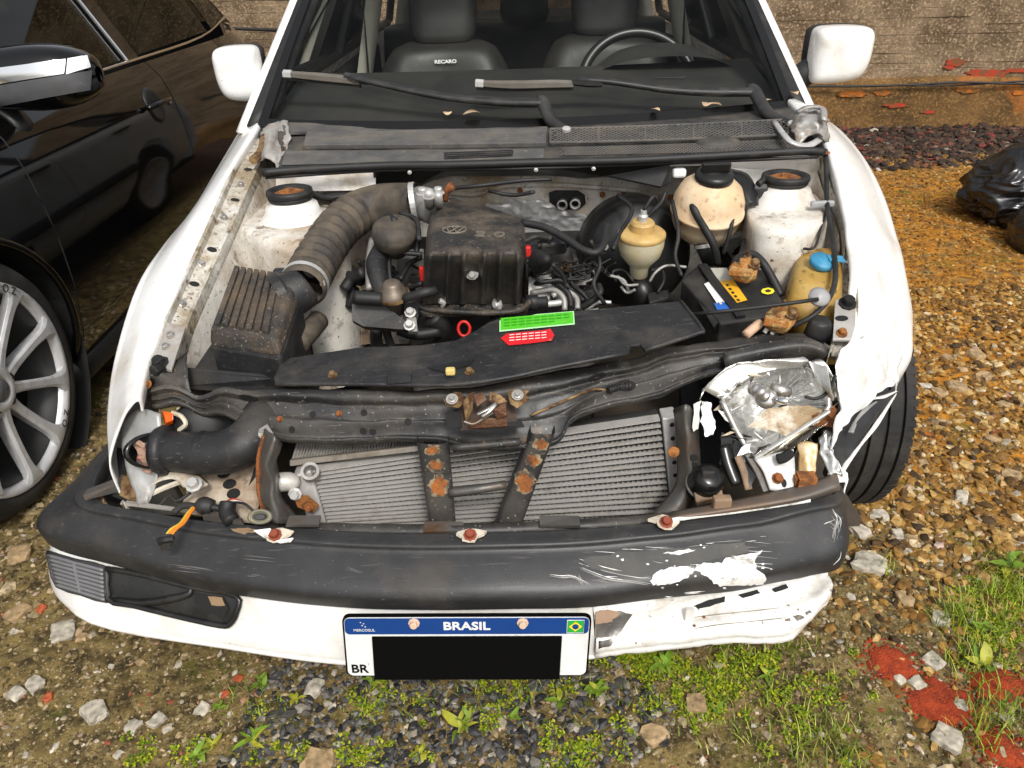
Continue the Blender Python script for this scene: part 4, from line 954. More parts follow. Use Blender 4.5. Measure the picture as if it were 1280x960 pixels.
# bulkhead (firewall): white sheet with pressed shapes
def fwp(px, py, y=1.90): return U(px, py, y=y)
fw_rows = [[fwp(a, 212-.02*(a-640), 1.86) for a in (330, 450, 560, 680, 800, 920, 1030)], [fwp(a, 232-.02*(a-640), 1.865+.02*N((a*.01, 1, 0), 1)) for a in (330, 450, 560, 680, 800, 920, 1030)],
           [fwp(a, 262-.02*(a-640), 1.875+.025*N((a*.013, 2, 0), 1)) for a in (330, 450, 560, 680, 800, 920, 1030)], [fwp(a, 300, 1.89) for a in (330, 450, 560, 680, 800, 920, 1030)], [fwp(a, 430, 1.92) for a in (330, 450, 560, 680, 800, 920, 1030)]]
FW = loft(fw_rows, 6, 4); fwo = obj('firewall', FW, apron, car, smooth=True); FWT = bvh(FW)
wl = hexa(pt([(345, 219, .838), (468, 214, .838), (470, 208, .85), (345, 212, .85)]), pt([(345, 240, .80), (468, 238, .80), (470, 232, .81), (345, 234, .81)])); obj('bulkhead_flange', wl, white_dirty, car, bevel=.002)
wr = hexa(pt([(640, 209, .838), (930, 200, .845), (1020, 196, .85), (1020, 190, .86), (640, 203, .85)]), pt([(640, 214, .825), (930, 206, .832), (1020, 204, .836), (1020, 196, .85), (640, 207, .84)])); obj('bulkhead_flange', wr, white_dirty, car, bevel=.002)
obj('bulkhead_flange', hexa(pt([(890, 203, .84), (1025, 199, .84), (1025, 196, .85), (890, 199, .85)]), pt([(890, 240, .775), (1025, 235, .775), (1025, 228, .785), (890, 230, .785)])), white_dirty, car, bevel=.002)
bs = plate(pt([(466, 214, .845), (560, 210, .845), (640, 209, .845), (700, 211, .845), (838, 206, .845), (838, 228, .812), (826, 234, .80), (808, 221, .815), (760, 220, .818), (730, 222, .812), (700, 219, .816), (560, 219, .815), (540, 224, .806), (512, 238, .785), (468, 240, .785)]), (0, .012, -.006)); tri(obj('bulkhead_cover', bs, M('black_cover', (.012, .012, .012), .35, dirt=(.04, .036, .03), dsc=8, dlo=.5, dhi=.85), car, bevel=.0015))
for px in (512, 670, 742): bolt(U(px, 213-.02*(px-640), z=.85), (0, -.8, .6), alud, car, .55, 'clip')
# dark opening, pressed ribs and studs on the bulkhead
decal('plate_recess', FWT, [(686, 240), (694, 237), (722, 237), (731, 243), (732, 254), (724, 261), (696, 261), (687, 254)], rubber, fwo, .004)
for px, py in ((703, 253), (719, 252)):
    p, n = hit(FWT, px, py, .0); obj('heater_pipe', lathe([(.012, -.01), (.012, .03), (.0135, .032), (.0135, .038), (.009, .039), (.0085, .01)], p, (-.1, -1, .1), 18, False), alud, fwo, smooth=True)
foilm = M('foil_shield', (.78, .78, .77), .32, .4, dirt=(.30, .26, .20), dsc=10, dlo=.52, dhi=.75)
fo = [[(600, 254), (640, 248), (676, 248), (690, 258)], [(606, 268), (650, 264), (686, 262), (732, 268)], [(640, 290), (680, 286), (712, 284), (734, 286)], [(660, 305), (690, 308), (714, 310), (726, 318)]]
fv = loft([[hit(FWT, a, b, .012)[0] for a, b in r] for r in fo], 14, 14); obj('heat_shield', crumple(fv, .006, 45, 2), foilm, car, smooth=True)
obj('bulkhead_bead', tube([hit(FWT, a, b, .004)[0] for a, b in ((560, 240), (595, 242), (625, 233), (680, 230), (740, 233), (800, 238))], .006, 8, 5), apron, fwo, smooth=True)
bolts(FWT, [(753, 243), (780, 240), (650, 238), (838, 246), (690, 272)], rust, fwo, .9)
# wiring along the bulkhead, left
obj('harness', tube([U(378, 236, z=.79), U(398, 246, z=.785), U(430, 244, z=.79), U(470, 240, z=.79), U(500, 238, z=.79)], .008, 8, 5), rubber, car, smooth=True)
obj('harness', tube([U(388, 240, z=.80), U(410, 247, z=.795), U(450, 241, z=.80), U(480, 240, z=.80)], .005, 8, 5), rubber, car, smooth=True)
obj('harness_clip', tube([U(436, 226, z=.80), U(437, 248, z=.787)], .005, 6, 1), alu, car)

# ---- scuttle / cowl under the windscreen
cowlm = M('cowl_plastic', (.075, .074, .072), .5, dirt=(.15, .13, .105), dsc=12, dlo=.40, dhi=.75, var=.2, vsc=30, dirt2=(.22, .19, .15), d2sc=70, d2lo=.62, d2hi=.75)
cowld = M('cowl_plastic_dark', (.028, .028, .028), .55, dirt=(.12, .10, .075), dsc=14, dlo=.40, dhi=.75, bump=.1, bsc=120)
def prow(lst): return pt(lst)
CW = [prow([(340, 150, .895), (430, 160, .888), (540, 163, .885), (690, 158, .885), (850, 148, .888), (1000, 132, .895)]),
      prow([(345, 168, .888), (430, 172, .882), (540, 173, .880), (690, 170, .880), (850, 162, .884), (1000, 152, .89)]),
      prow([(352, 190, .872), (430, 190, .868), (540, 190, .866), (690, 188, .866), (850, 182, .870), (1000, 174, .876)]),
      prow([(345, 212, .856), (430, 208, .854), (540, 206, .852), (690, 202, .852), (850, 196, .856), (1022, 188, .862)])]
CWV = loft(CW, 8, 5); cowl = obj('scuttle_panel', CWV, cowld, car, smooth=True, solid=.004); CWT = bvh(CWV)
decal('scuttle_upper_strip', CWT, [(352, 153), (430, 163), (540, 166), (684, 161), (684, 168), (540, 170), (400, 169), (356, 172)], cowlm, cowl, .006, 3)
st = plate([hit(CWT, a, b, .012)[0] for a, b in ((384, 170), (540, 168), (683, 166), (683, 184), (540, 186), (380, 187))], (0, .002, -.012)); obj('scuttle_tray', st, cowlm, cowl, bevel=.002)
decal('scuttle_lower_strip', CWT, [(358, 190), (540, 189), (680, 187), (680, 199), (540, 203), (352, 208)], cowlm, cowl, .003, 3)
obj('scuttle_vent', plate([hit(CWT, a, b, .006)[0] for a, b in ((555, 193), (642, 190), (641, 197), (556, 201))], (0, .002, -.006)), blackp, cowl, bevel=.001)
for t in range(3): obj('vent_slat', tube([hit(CWT, 560, 195+t*2.2, .009)[0], hit(CWT, 640, 192+t*2.2, .009)[0]], .0012, 5, 1), cowld, cowl)
bolts(CWT, [(366, 162), (398, 166), (530, 165), (818, 157), (950, 150)], darkm, cowl, 1.2, 'hole', HOLE)
# perforated intake grille: lattice bars with open diamonds
def lattice(x0, x1, n, f0, f1, r, off):
    parts = []
    for k in range(n):
        a = lerp(x0, x1, k/n); b = a+(x1-x0)/n*2.0
        for s0, s1 in ((a, b), (b, a)):
            if max(s0, s1) > x1: continue
            p = hit(CWT, s0, f0(s0), off)[0]; q = hit(CWT, s1, f1(s1), off)[0]; parts.append(tube([p, q], r, 4, 1))
    return parts
gt = lambda x: 167-.022*(x-690)-.00006*(x-690)**2
gb = lambda x: 184-.016*(x-690)-.00006*(x-690)**2
parts = []
for k in range(3):
    fa = (lambda k: lambda x: lerp(gt(x), gb(x), k/3))(k); fb = (lambda k: lambda x: lerp(gt(x), gb(x), (k+1)/3))(k); parts += lattice(688, 984, 42, fa, fb, .0013, .012)
for fx in (gt, gb): parts.append(tube([hit(CWT, x, fx(x), .011)[0] for x in (688, 760, 830, 900, 984)], .003, 6, 3))
for x in (688, 748, 806, 866, 926, 984): parts.append(tube([hit(CWT, x, gt(x), .011)[0], hit(CWT, x, gb(x), .011)[0]], .003, 6, 1))
tag(obj('intake_grille', join(*parts), cowlm, cowl), kind='stuff')
parts = []
g2t = lambda x: 187-.02*(x-690)-.00006*(x-690)**2
g2b = lambda x: 197-.022*(x-690)
for k in range(2):
    fa = (lambda k: lambda x: lerp(g2t(x), g2b(x), k/2))(k); fb = (lambda k: lambda x: lerp(g2t(x), g2b(x), (k+1)/2))(k); parts += lattice(700, 1000, 60, fa, fb, .0010, .005)
tag(obj('intake_grille', join(*parts), cowlm, cowl), kind='stuff')
p, n = hit(CWT, 897, 180, .0); obj('wiper_boss', lathe([(.055, -.004), (.048, .008), (.03, .014), (0, .016)], p, n, 24, False, .55), cowld, cowl, smooth=True)
obj('weatherstrip', tube(pt([(328, 216, .862), (380, 212, .862), (480, 207, .862), (560, 206, .862), (680, 203, .862), (800, 200, .864), (930, 193, .868), (1005, 189, .87), (1030, 190, .866)]), .009, 10, 6, flat=1.), rubber, car, smooth=True)
obj('weatherstrip_lip', tube(pt([(332, 222, .850), (480, 213, .850), (680, 210, .850), (930, 200, .855), (1022, 196, .858)]), .004, 8, 6), rubber, car, smooth=True)
# torn hinge mounts at both ends of the scuttle
o = crumple(loft([pt([(328, 160, .89), (340, 152, .90), (356, 150, .905), (362, 170, .895)]), pt([(324, 178, .875), (338, 172, .895), (350, 168, .885), (356, 186, .875)]), pt([(322, 200, .86), (332, 196, .875), (344, 200, .87), (346, 212, .858)])], 7, 7), .006, 34, 5); obj('hinge_mount', o, bare, car, smooth=True, solid=.003)
obj('hinge_mount_rust', tube(pt([(316, 200, .868), (326, 190, .872), (330, 172, .88)]), .010, 7, 4), brass, car)
o = crumple(loft([pt([(985, 150, .905), (1000, 138, .925), (1020, 136, .92), (1034, 146, .90)]), pt([(990, 166, .895), (1004, 152, .915), (1024, 152, .915), (1036, 160, .895)]), pt([(998, 182, .87), (1012, 170, .89), (1028, 172, .89), (1036, 178, .87)])], 8, 8), .008, 36, 8); obj('hinge_mount', o, M('torn_grey_metal', (.40, .39, .37), .4, .4, dirt=(.16, .12, .08), dsc=22, dlo=.45, dhi=.62), car, smooth=True, solid=.003)
obj('hinge_arm', tube(pt([(968, 152, .90), (978, 166, .895), (990, 178, .885), (1010, 182, .875), (1028, 172, .885)]), [.007, .008, .008, .009, .007], 8, 4, flat=.5), alu, car, smooth=True)
obj('hinge_arm', tube(pt([(996, 140, .925), (1010, 134, .935), (1028, 136, .93), (1030, 150, .92)]), [.008, .010, .010, .007], 8, 4, flat=.5), alud, car, smooth=True)
obj('rust_spot', lathe([(.014, 0), (.012, .002), (0, .002)], U(1030, 191, z=.862), (0, 0, 1), 14), rust, car)

# ---- wipers
WSV = gridf([[ws(-1+i/10, j/10) for i in range(21)] for j in range(11)]); WST = bvh(WSV)
def wsp(px, py, off):
    p, n = hit(WST, px, py, off)
    return p if p is not None else U(px, py, z=.895+off)
wip = M('wiper_black', (.018, .018, .018), .45, dirt=(.06, .055, .05), dsc=18, dlo=.45, dhi=.8)
blade_g = M('wiper_blade_grey', (.13, .12, .105), .5, dirt=(.10, .08, .06), dsc=20, dlo=.4, dhi=.7)
def wiper(bl, arm, pivot, head):
    w = obj('wiper_arm', tube([wsp(a, b, c) for a, b, c in arm], [.013, .015, .018, .021, .022, .020], 8, 5, flat=.55), wip, car, smooth=True)
    obj('wiper_blade', tube([wsp(a, b, .012) for a, b in bl], [.010, .013, .013, .011], 6, 4, flat=.9), blade_g, w)
    obj('blade_rubber', tube([wsp(a, b+3, .004) for a, b in bl], .004, 5, 4), rubber, w)
    obj('blade_cap', tube([wsp(bl[0][0]-1, bl[0][1], .012), wsp(bl[0][0]+9, bl[0][1]+.6, .012)], .0115, 6, 1), alu, w)
    obj('blade_coupler', tube([wsp(head[0], head[1], .018), wsp(head[2], head[3], .018)], [.013, .016, .012], 6, 2, flat=.8), wip, w)
    e_ = wsp(*arm[-1]); q_ = pt(pivot); obj('arm_root', tube([e_-(q_[1]-e_)*.25, e_, q_[1], q_[2]], [.015, .019, .018, .014], 8, 4, flat=.7), wip, w, smooth=True)
    obj('pivot_cap', lathe([(.011, 0), (.010, .006), (0, .008)], U(pivot[-1][0], pivot[-1][1], z=pivot[-1][2]+.008), (0, -.4, 1), 12), alu, w)
wiper([(358, 97), (400, 101), (440, 105), (452, 107)], [(440, 103, .02), (470, 111, .022), (550, 127, .02), (620, 136, .025), (655, 139, .03), (678, 141, .035)], [(676, 140, .905), (690, 152, .895), (708, 163, .886)], (434, 102, 462, 108))
wiper([(596, 109), (640, 111), (690, 110), (716, 110)], [(720, 107, .02), (760, 110, .022), (830, 119, .02), (880, 124, .025), (915, 126, .03), (938, 128, .035)], [(936, 127, .912), (960, 142, .90), (990, 156, .892)], (715, 108, 752, 111))
# dry leaves caught on the scuttle
dleaf = M('dry_leaf', (.50, .34, .20), .7, dirt=(.62, .50, .36), dsc=60, dlo=.45, dhi=.7)
for k, (px, py, s, lab) in enumerate([(560, 148, .014, 'dry leaf on the windscreen base near its middle left'), (600, 146, .020, 'largest curled dry leaf at the windscreen base below the left wiper'), (814, 141, .012, 'small dry leaf left of the curled pair on the windscreen base'), (880, 137, .018, 'curled dry leaf below the right wiper arm'), (900, 136, .016, 'dry leaf touching the curled one below the right wiper arm'), (995, 119, .014, 'dry leaf at the right lower corner of the windscreen'), (955, 130, .008, 'tiny dry leaf fragment right of the wiper arm')]):
    p = wsp(px, py, .012); V, Fc = leafmesh(s*2, s*.8, .5); e = Matrix.Rotation(k*1.9, 4, 'Z') @ Matrix.Rotation(.5, 4, 'X')
    tag(obj('dry_leaf', ([e @ v+p for v in V], Fc), dleaf, smooth=True, solid=.0008), lab, 'leaf', 'dry leaves on the windscreen base')
obj('screen_sticker', tube([wsp(820, 99, .003), wsp(856, 98, .003)], .002, 5, 1), wip, car)

# ---- air filter box
top = pt([(291, 334, .742), (357, 345, .742), (366, 352, .738), (344, 424, .690), (262, 410, .690)])
lid = hexa(top, [p+Vector((sgx, sgy, -.035)) for p, sgx, sgy in zip(top, (-.006, .0, .012, .008, -.006), (.004, .006, .004, -.01, -.01))])
ab = obj('air_filter_box', lid, dustyp, car, bevel=.010, bseg=3)
base = [p+Vector((sgx, sgy, -.030)) for p, sgx, sgy in zip(top, (-.006, .0, .010, .006, -.004), (.004, .006, .004, -.008, -.008))]
obj('filter_box_base', hexa(base, [p+Vector((0, 0, -.15)) for p in base]), blackp, ab, bevel=.008)
for k in range(7):
    f = .10+k*.125; a = mixv(top[0], top[1], f); b = mixv(top[4], top[3], f)
    obj('rib', box(mixv(a, b, .48)+Vector((0, 0, .003)), mixv((0, 0, 0), (b-a)*.47, 1), (top[1]-top[0]).normalized()*.0065, (0, 0, .004)), dustyp, ab, bevel=.002)
obj('clip', bx(U(352, 342, z=.735), .03, .02, .02), blackp, ab, bevel=.004)
obj('tray', loft([pt([(232, 420, .60), (238, 452, .595), (232, 485, .585)]), pt([(262, 392, .62), (265, 460, .592), (262, 488, .588)]), pt([(345, 470, .60), (348, 478, .595), (350, 488, .59)])], 3, 3), blackp, car, smooth=True)
obj('tray_front', hexa(pt([(228, 462, .612), (346, 472, .612), (346, 468, .616), (228, 458, .616)]), pt([(228, 484, .585), (346, 486, .585), (346, 480, .585), (228, 478, .585)])), blackp, car, bevel=.003)
# intake elbow and hose
obj('filter_outlet', tube(pt([(352, 372, .70), (368, 366, .705), (380, 358, .712)]), [.046, .044, .042], 20, 4), blackp, ab, smooth=True)
obj('filter_outlet_flange', lathe([(.052, -.012), (.052, .006), (.044, .012)], U(356, 372, z=.70), U(384, 356, z=.715)-U(352, 372, z=.70), 20), blackp, ab)
hosem = M('dusty_hose', (.035, .031, .027), .6, dirt=(.135, .105, .072), dsc=14, dlo=.40, dhi=.68, bump=.15, bsc=120)
hs = obj('intake_hose', tube(pt([(378, 360, .712), (396, 326, .728), (412, 300, .744), (428, 280, .757), (446, 266, .766)]), [.043, .044, .044, .045, .046], 28, 8, rib=11, ribd=.0032, caps=False), hosem, car, smooth=True)
obj('hose_elbow', tube(pt([(440, 270, .764), (452, 263, .769), (474, 256, .777), (500, 253, .786), (522, 252, .793)]), [.047, .047, .046, .043, .040], 28, 6, caps=False), hosem, hs, smooth=True)
def clamp(p, ax, r, par, w=.006, mat=None): return obj('hose_clamp', lathe([(r, -w), (r+.002, -w), (r+.002, w), (r, w)], p, ax, 28, False), mat or alu, par)
clamp(U(381, 354, z=.714), U(396, 326, z=.728)-U(378, 360, z=.712), .0455, hs); clamp(U(518, 252.5, z=.792), Vector((1, .02, .1)), .0415, hs)
obj('clamp_screw', bx(U(404, 352, z=.72), .010, .02, .012), alu, hs, bevel=.002)
obj('throttle_body', tube(pt([(520, 252, .785), (534, 256, .785), (546, 262, .782)]), [.036, .038, .036], 20, 3), MATS['dull_aluminium'], car, smooth=True)
for px, py in ((528, 243), (548, 242), (536, 247)): bolt(U(px, py, z=.83), (0, -.1, 1), alu, car, 1.6, 'fitting')
obj('fitting_stub', tube(pt([(537, 258, .80), (536, 240, .845)]), [.010, .012, .009], 10, 2), alu, car, smooth=True)
obj('fitting_stub', tube(pt([(548, 258, .80), (548, 243, .84)]), [.009, .010, .008], 10, 2), alu, car, smooth=True)
obj('rusty_fitting', tube(pt([(556, 250, .81), (558, 240, .83), (565, 232, .845)]), [.008, .007, .010], 8, 3), rust, car, smooth=True)
# ---- engine cover
covm = M('engine_cover_plastic', (.020, .019, .018), .45, dirt=(.125, .095, .068), dsc=8, dlo=.44, dhi=.68, bump=.3, bsc=110, var=.25, speck=(.20, .16, .12), ssc=210, slo=.62, shi=.72)
cols = 61; rowsC = []
spec = [(256, .790, 540, 654, 0), (262, .803, 538, 655, 0), (288, .803, 534, 656, 0), (310, .800, 532, 656, .1), (322, .788, 530, 656, .7), (338, .755, 529, 655, 1), (360, .706, 528, 654, 1), (380, .657, 527, 653, .9)]
for k, (py, z, x0, x1, rb) in enumerate(spec):
    r = []
    for i in range(cols):
        u = i/(cols-1); px = lerp(x0, x1, u); e = abs(2*u-1)
        y_ = py
        if k == 0: y_ = 258-10*math.exp(-((u-.2)/.14)**2)-4*math.exp(-((u-.45)/.2)**2)+16*max(0, (u-.5)*2)**1.3
        if k == 1: y_ = 270+12*max(0, (u-.55)*2)
        zz = z-.020*e**14
        ridge = sum(math.exp(-((u-c)/.030)**2) for c in (.06, .25, .40, .60, .76, .94))
        r.append(U(px, y_, z=zz)+Vector((0, -.024, .010))*rb*(ridge-.4) - Vector((0, -.012, .014))*rb*(math.exp(-((u-.5)/.07)**2) if k < 6 else 0))
    rowsC.append(r)
CV = loft(rowsC, 2, 5); CVT = bvh(CV); nq = len(CV[1]); nr = len(rowsC[0])*2-2; cut = 19*nr
cov = obj('engine_cover', (CV[0], CV[1][:cut]), covm, car, smooth=True); covf = M('cover_front_plastic', (.032, .031, .030), .33, dirt=(.12, .098, .075), dsc=10, dlo=.46, dhi=.72, bump=.12, bsc=120, var=.2, speck=(.16, .13, .10), ssc=210, slo=.68, shi=.75)
obj('cover_front', (CV[0], CV[1][cut:]), covf, cov, smooth=True)
obj('cover_side', hexa([rowsC[j][0] for j in range(8)], [rowsC[j][0]+Vector((-.004, .01, -.05)) for j in range(8)]), covm, cov)
obj('cover_side', hexa([rowsC[j][-1] for j in range(8)], [rowsC[j][-1]+Vector((.004, .01, -.05)) for j in range(8)]), covm, cov)
obj('cover_flange', tube(pt([(522, 372, .672), (526, 384, .652), (560, 389, .648), (610, 391, .648), (648, 388, .652), (664, 376, .672)]), .008, 8, 5, flat=.8), covm, cov, smooth=True)
obj('cover_lip', hexa(pt([(520, 380, .655), (664, 378, .655), (660, 388, .645), (524, 390, .645)]), pt([(524, 392, .635), (660, 390, .635), (656, 396, .63), (530, 398, .63)])), covm, cov, bevel=.004)
for px, py in ((555, 377), (622, 380), (590, 341), (655, 375)):
    p, n = hit(CVT, px, py, .001)
    if p is None: p, n = U(px, py, z=.665), Vector((0, -.5, .8))
    bolt(p, (n+Vector((0, 0, 1))*.6), alu, cov, 1.1); obj('washer', lathe([(.013, 0), (.013, .0012), (.006, .0015)], p, (n+Vector((0, 0, .6))), 16, False), alu, cov)
# raised lettering and emblem
def on(tree, px, py, off=.001): return hit(tree, px, py, off)
p, n = on(CVT, 612, 294, .0012); p2, _ = on(CVT, 626, 294.5, .0012); pu, _ = on(CVT, 612, 284, .0012)
emb = M('worn_emblem', (.15, .13, .105), .5, var=.2)
text('2.0', .034, facing(p, (p2-p), (pu-p)), emb, cov, .0016, sx=1.5)
p, n = on(CVT, 568, 288, .0012); p2, _ = on(CVT, 580, 288, .0012); pu, _ = on(CVT, 568, 280, .0012); er = (p2-p).normalized(); eu = (pu-p); eu = (eu-er*eu.dot(er)).normalized(); en = er.cross(eu)
ring = [p+er*math.cos(2*PI*k/40)*.0225+eu*math.sin(2*PI*k/40)*.019 for k in range(41)]
obj('emblem_ring', tube(ring, .0018, 6, 1, caps=False), emb, cov, smooth=True)
def stroke(a, b): return tube([p+er*a[0]+eu*a[1]+en*.0008, p+er*b[0]+eu*b[1]+en*.0008], .0017, 5, 1)
obj('emblem', join(stroke((-.009, .0165), (0, .003)), stroke((0, .003), (.009, .0165)), stroke((-.017, .011), (-.008, -.0155)), stroke((-.008, -.0155), (0, -.001)), stroke((0, -.001), (.008, -.0155)), stroke((.008, -.0155), (.017, .011))), emb, cov)
# ---- left of the cover: vacuum canister, pipes, brackets
vc = U(493, 292, z=.775)
va = obj('vacuum_canister', lathe([(.022, -.05), (.030, -.03), (.044, -.018), (.0455, -.004), (.047, .0), (.0455, .004), (.043, .016), (.030, .024), (.010, .026), (0, .026)], vc, (.05, -.35, 1), 36), hosem, car, smooth=True)
obj('canister_stub', tube(pt([(476, 276, .79), (484, 270, .80), (494, 277, .80)]), .008, 8, 4), rubber, va, smooth=True)
obj('coolant_pipe', tube(pt([(480, 312, .735), (470, 330, .72), (474, 350, .70), (480, 368, .68)]), [.023, .021, .019, .017], 16, 6), blackp, car, smooth=True)
obj('coolant_pipe', tube(pt([(466, 300, .74), (462, 330, .71), (463, 362, .68)]), .009, 10, 5), alud, car, smooth=True)
rg = U(491, 364, z=.695)
rr_ = obj('pressure_regulator', lathe([(.018, -.05), (.018, -.02), (.030, -.012), (.031, -.004), (.026, 0), (.024, .006), (.020, .008), (.018, .018), (.012, .022), (0, .022)], rg, (0, -.2, 1), 28), M('regulator_metal', (.16, .13, .10), .45, .5, dirt=(.07, .05, .035), dsc=20), car, smooth=True)
clamp(rg-Vector((0, 0, .008)), (0, -.2, 1), .031, rr_, .003, brass)
obj('coolant_hose', tube(pt([(444, 372, .69), (460, 373, .688), (478, 374, .685)]), .014, 12, 4), rubber, car, smooth=True)
obj('coolant_hose', tube(pt([(506, 374, .685), (530, 366, .70), (545, 362, .70)]), .010, 12, 4), rubber, car, smooth=True)
for a in ([(488, 312, .75), (506, 316, .74), (528, 318, .735)], [(494, 300, .77), (520, 300, .76), (520, 320, .73)], [(486, 318, .73), (488, 350, .69), (500, 362, .67), (528, 354, .69)], [(500, 350, .68), (512, 330, .70), (526, 322, .72)], [(500, 266, .80), (520, 275, .79), (524, 300, .77)]):
    obj('vacuum_hose', tube(pt(a), .0055, 8, 6), rubber, car, smooth=True)
obj('head_side', hexa(pt([(496, 322, .70), (530, 322, .70), (530, 310, .71), (500, 312, .71)]), pt([(494, 362, .62), (530, 362, .62), (530, 350, .63), (496, 350, .63)])), alud, car, bevel=.003)
redc = M('red_plastic', (.55, .02, .015), .4, var=.1)
obj('red_clip', bx(U(528, 346, z=.70), .010, .012, .045), redc, car, bevel=.003)
obj('mounting_bracket', tri(obj('tmpx', plate(pt([(440, 380, .672), (475, 378, .672), (495, 392, .652), (508, 402, .640), (506, 412, .628), (455, 408, .632), (440, 400, .645)]), (0, .01, -.012)), blackp, car)).data and plate(pt([(508, 398, .645), (520, 396, .645), (522, 414, .63), (510, 414, .63)]), (0, .008, -.01)), alud, car, bevel=.001)
bpy.data.objects['tmpx'].name = 'belt_cover'
for px, py in ((513, 391), (512, 407)): bolt(U(px, py, z=.652 if py < 400 else .64), (0, -.6, .8), alu, car, 1.4)
obj('bolt_bracket', hexa(pt([(504, 378, .672), (522, 376, .672), (524, 372, .68), (506, 374, .68)]), pt([(504, 402, .635), (522, 400, .635), (524, 396, .64), (506, 398, .64)])), blackp, car, bevel=.002)
for a, r in (([(470, 408, .625), (470, 425, .58), (474, 440, .55)], .013), ([(482, 408, .62), (486, 425, .58), (492, 440, .55)], .009), ([(498, 412, .61), (520, 418, .60), (550, 414, .60)], .012), ([(540, 396, .63), (552, 410, .60), (548, 430, .55)], .02), ([(620, 398, .63), (630, 410, .60), (650, 414, .58)], .016), ([(455, 340, .69), (440, 348, .67), (430, 362, .65)], .012), ([(425, 345, .66), (438, 352, .65), (440, 366, .63), (436, 384, .60)], .010), ([(412, 352, .66), (430, 346, .66), (452, 350, .66)], .014)):
    obj('engine_hose', tube(pt(a), r, 10, 5), rubber, car, smooth=True)
obj('dipstick_ring', tube([U(580, 411, z=.625)+Vector((math.cos(2*PI*k/24)*.0115, .004*math.sin(2*PI*k/24), math.sin(2*PI*k/24)*.014)) for k in range(25)], .0032, 8, 1, caps=False), redc, car, smooth=True)
obj('dipstick', tube([U(584, 418, z=.61), U(590, 432, z=.57)], .003, 6, 1), redc, car)
# engine block mass
obj('engine_block', hexa(pt([(505, 330, .64), (745, 320, .64), (745, 285, .66), (505, 295, .66)]), [p+Vector((0, -.02, -.30)) for p in pt([(505, 400, .60), (745, 390, .60), (745, 300, .60), (505, 300, .60)])]), M('engine_block_dark', (.022, .021, .02), .6, dirt=(.07, .055, .04), dsc=14, dlo=.45, dhi=.7, bump=.4, bsc=60), car, bevel=.01)
obj('frame_rail', tube(pt([(420, 300, .56), (430, 360, .52), (420, 420, .47), (400, 470, .42)]), [.055, .06, .06, .06], 4, 4, flat=1.2), M('apron_brown', (.42, .34, .25), .6, dirt=(.20, .14, .09), dsc=8, dlo=.4, dhi=.65), car)
obj('frame_plate', loft([pt([(395, 345, .62), (420, 352, .61), (450, 350, .61)]), pt([(400, 385, .56), (425, 390, .55), (455, 392, .55)]), pt([(405, 430, .50), (440, 432, .49), (475, 428, .50)])], 4, 4), M('apron_brown', (.42, .34, .25), .6), car, smooth=True)
obj('bay_hose', tube(pt([(398, 400, .63), (386, 415, .625), (372, 430, .62)]), .022, 12, 4), hosem, car, smooth=True)
# ---- right of the cover
cp = obj('ignition_coil', hexa(pt([(676, 296, .765), (708, 294, .765), (708, 304, .755), (676, 307, .755)]), pt([(674, 312, .735), (710, 309, .735), (708, 318, .725), (676, 322, .725)])), blackp, car, bevel=.005)
obj('coil_cap', hexa(pt([(672, 300, .76), (712, 297, .76), (712, 305, .75), (672, 308, .75)]), pt([(672, 306, .748), (712, 303, .748), (712, 310, .738), (672, 314, .738)])), rubber, cp, bevel=.003)
bt = U(677, 326, z=.735); obj('sensor_boot', lathe([(.010, -.04), (.022, -.02), (.024, -.008), (.018, -.004), (.019, .004), (.013, .008), (.014, .016), (.008, .020), (.007, .032), (0, .034)], bt, (.25, -.75, .4), 24), rubber, car, smooth=True)
obj('red_clip', bx(U(660, 314, z=.75), .012, .014, .022), redc, car, bevel=.003)
obj('rocker_cover', hexa(pt([(656, 318, .72), (712, 314, .72), (712, 300, .73), (658, 304, .73)]), pt([(656, 372, .63), (722, 362, .63), (722, 340, .64), (658, 350, .64)])), blackp, car, bevel=.01)
obj('bulkhead_hose', tube(pt([(652, 278, .79), (680, 284, .785), (704, 296, .775), (726, 311, .76), (744, 316, .755), (754, 305, .765), (758, 282, .785)]), .008, 10, 6), rubber, car, smooth=True)
obj('bulkhead_hose', tube(pt([(655, 302, .765), (670, 296, .77), (690, 298, .77)]), .006, 8, 6), rubber, car, smooth=True)
for k, (a, r, m) in enumerate((([(664, 356, .665), (690, 352, .68), (710, 366, .665), (714, 384, .64)], .0055, rubber), ([(664, 366, .655), (690, 362, .665), (704, 372, .655), (706, 388, .635)], .006, alud), ([(690, 370, .655), (706, 364, .66), (720, 372, .65), (722, 386, .635)], .006, alud), ([(690, 372, .65), (700, 362, .665), (716, 362, .66), (730, 376, .645)], .0045, rubber),
        ([(664, 374, .65), (680, 380, .645), (704, 378, .645)], .007, alu), ([(712, 340, .69), (716, 356, .67), (728, 366, .66), (740, 380, .64)], .004, rubber), ([(728, 384, .635), (740, 376, .65), (750, 366, .665), (748, 356, .675)], .007, rubber), ([(734, 386, .63), (748, 378, .645), (764, 378, .645)], .004, alu), ([(664, 340, .70), (676, 352, .69), (700, 350, .69), (712, 360, .675)], .004, rubber), ([(690, 330, .73), (704, 345, .70), (708, 362, .67)], .0045, rubber))):
    obj('engine_hose' if m is rubber else 'engine_pipe', tube(pt(a), r, 8, 6), m, car, smooth=True)
obj('sensor_plug', lathe([(.016, -.03), (.016, .0), (.012, .002), (.012, .02), (.005, .022)], U(672, 378, z=.65), (1, -.2, .1), 16), blackp, car, smooth=True)
obj('valve_gear', hexa(pt([(660, 352, .675), (690, 349, .675), (690, 342, .68), (660, 345, .68)]), pt([(660, 384, .63), (688, 381, .63), (690, 374, .635), (660, 377, .635)])), alud, car, bevel=.003)
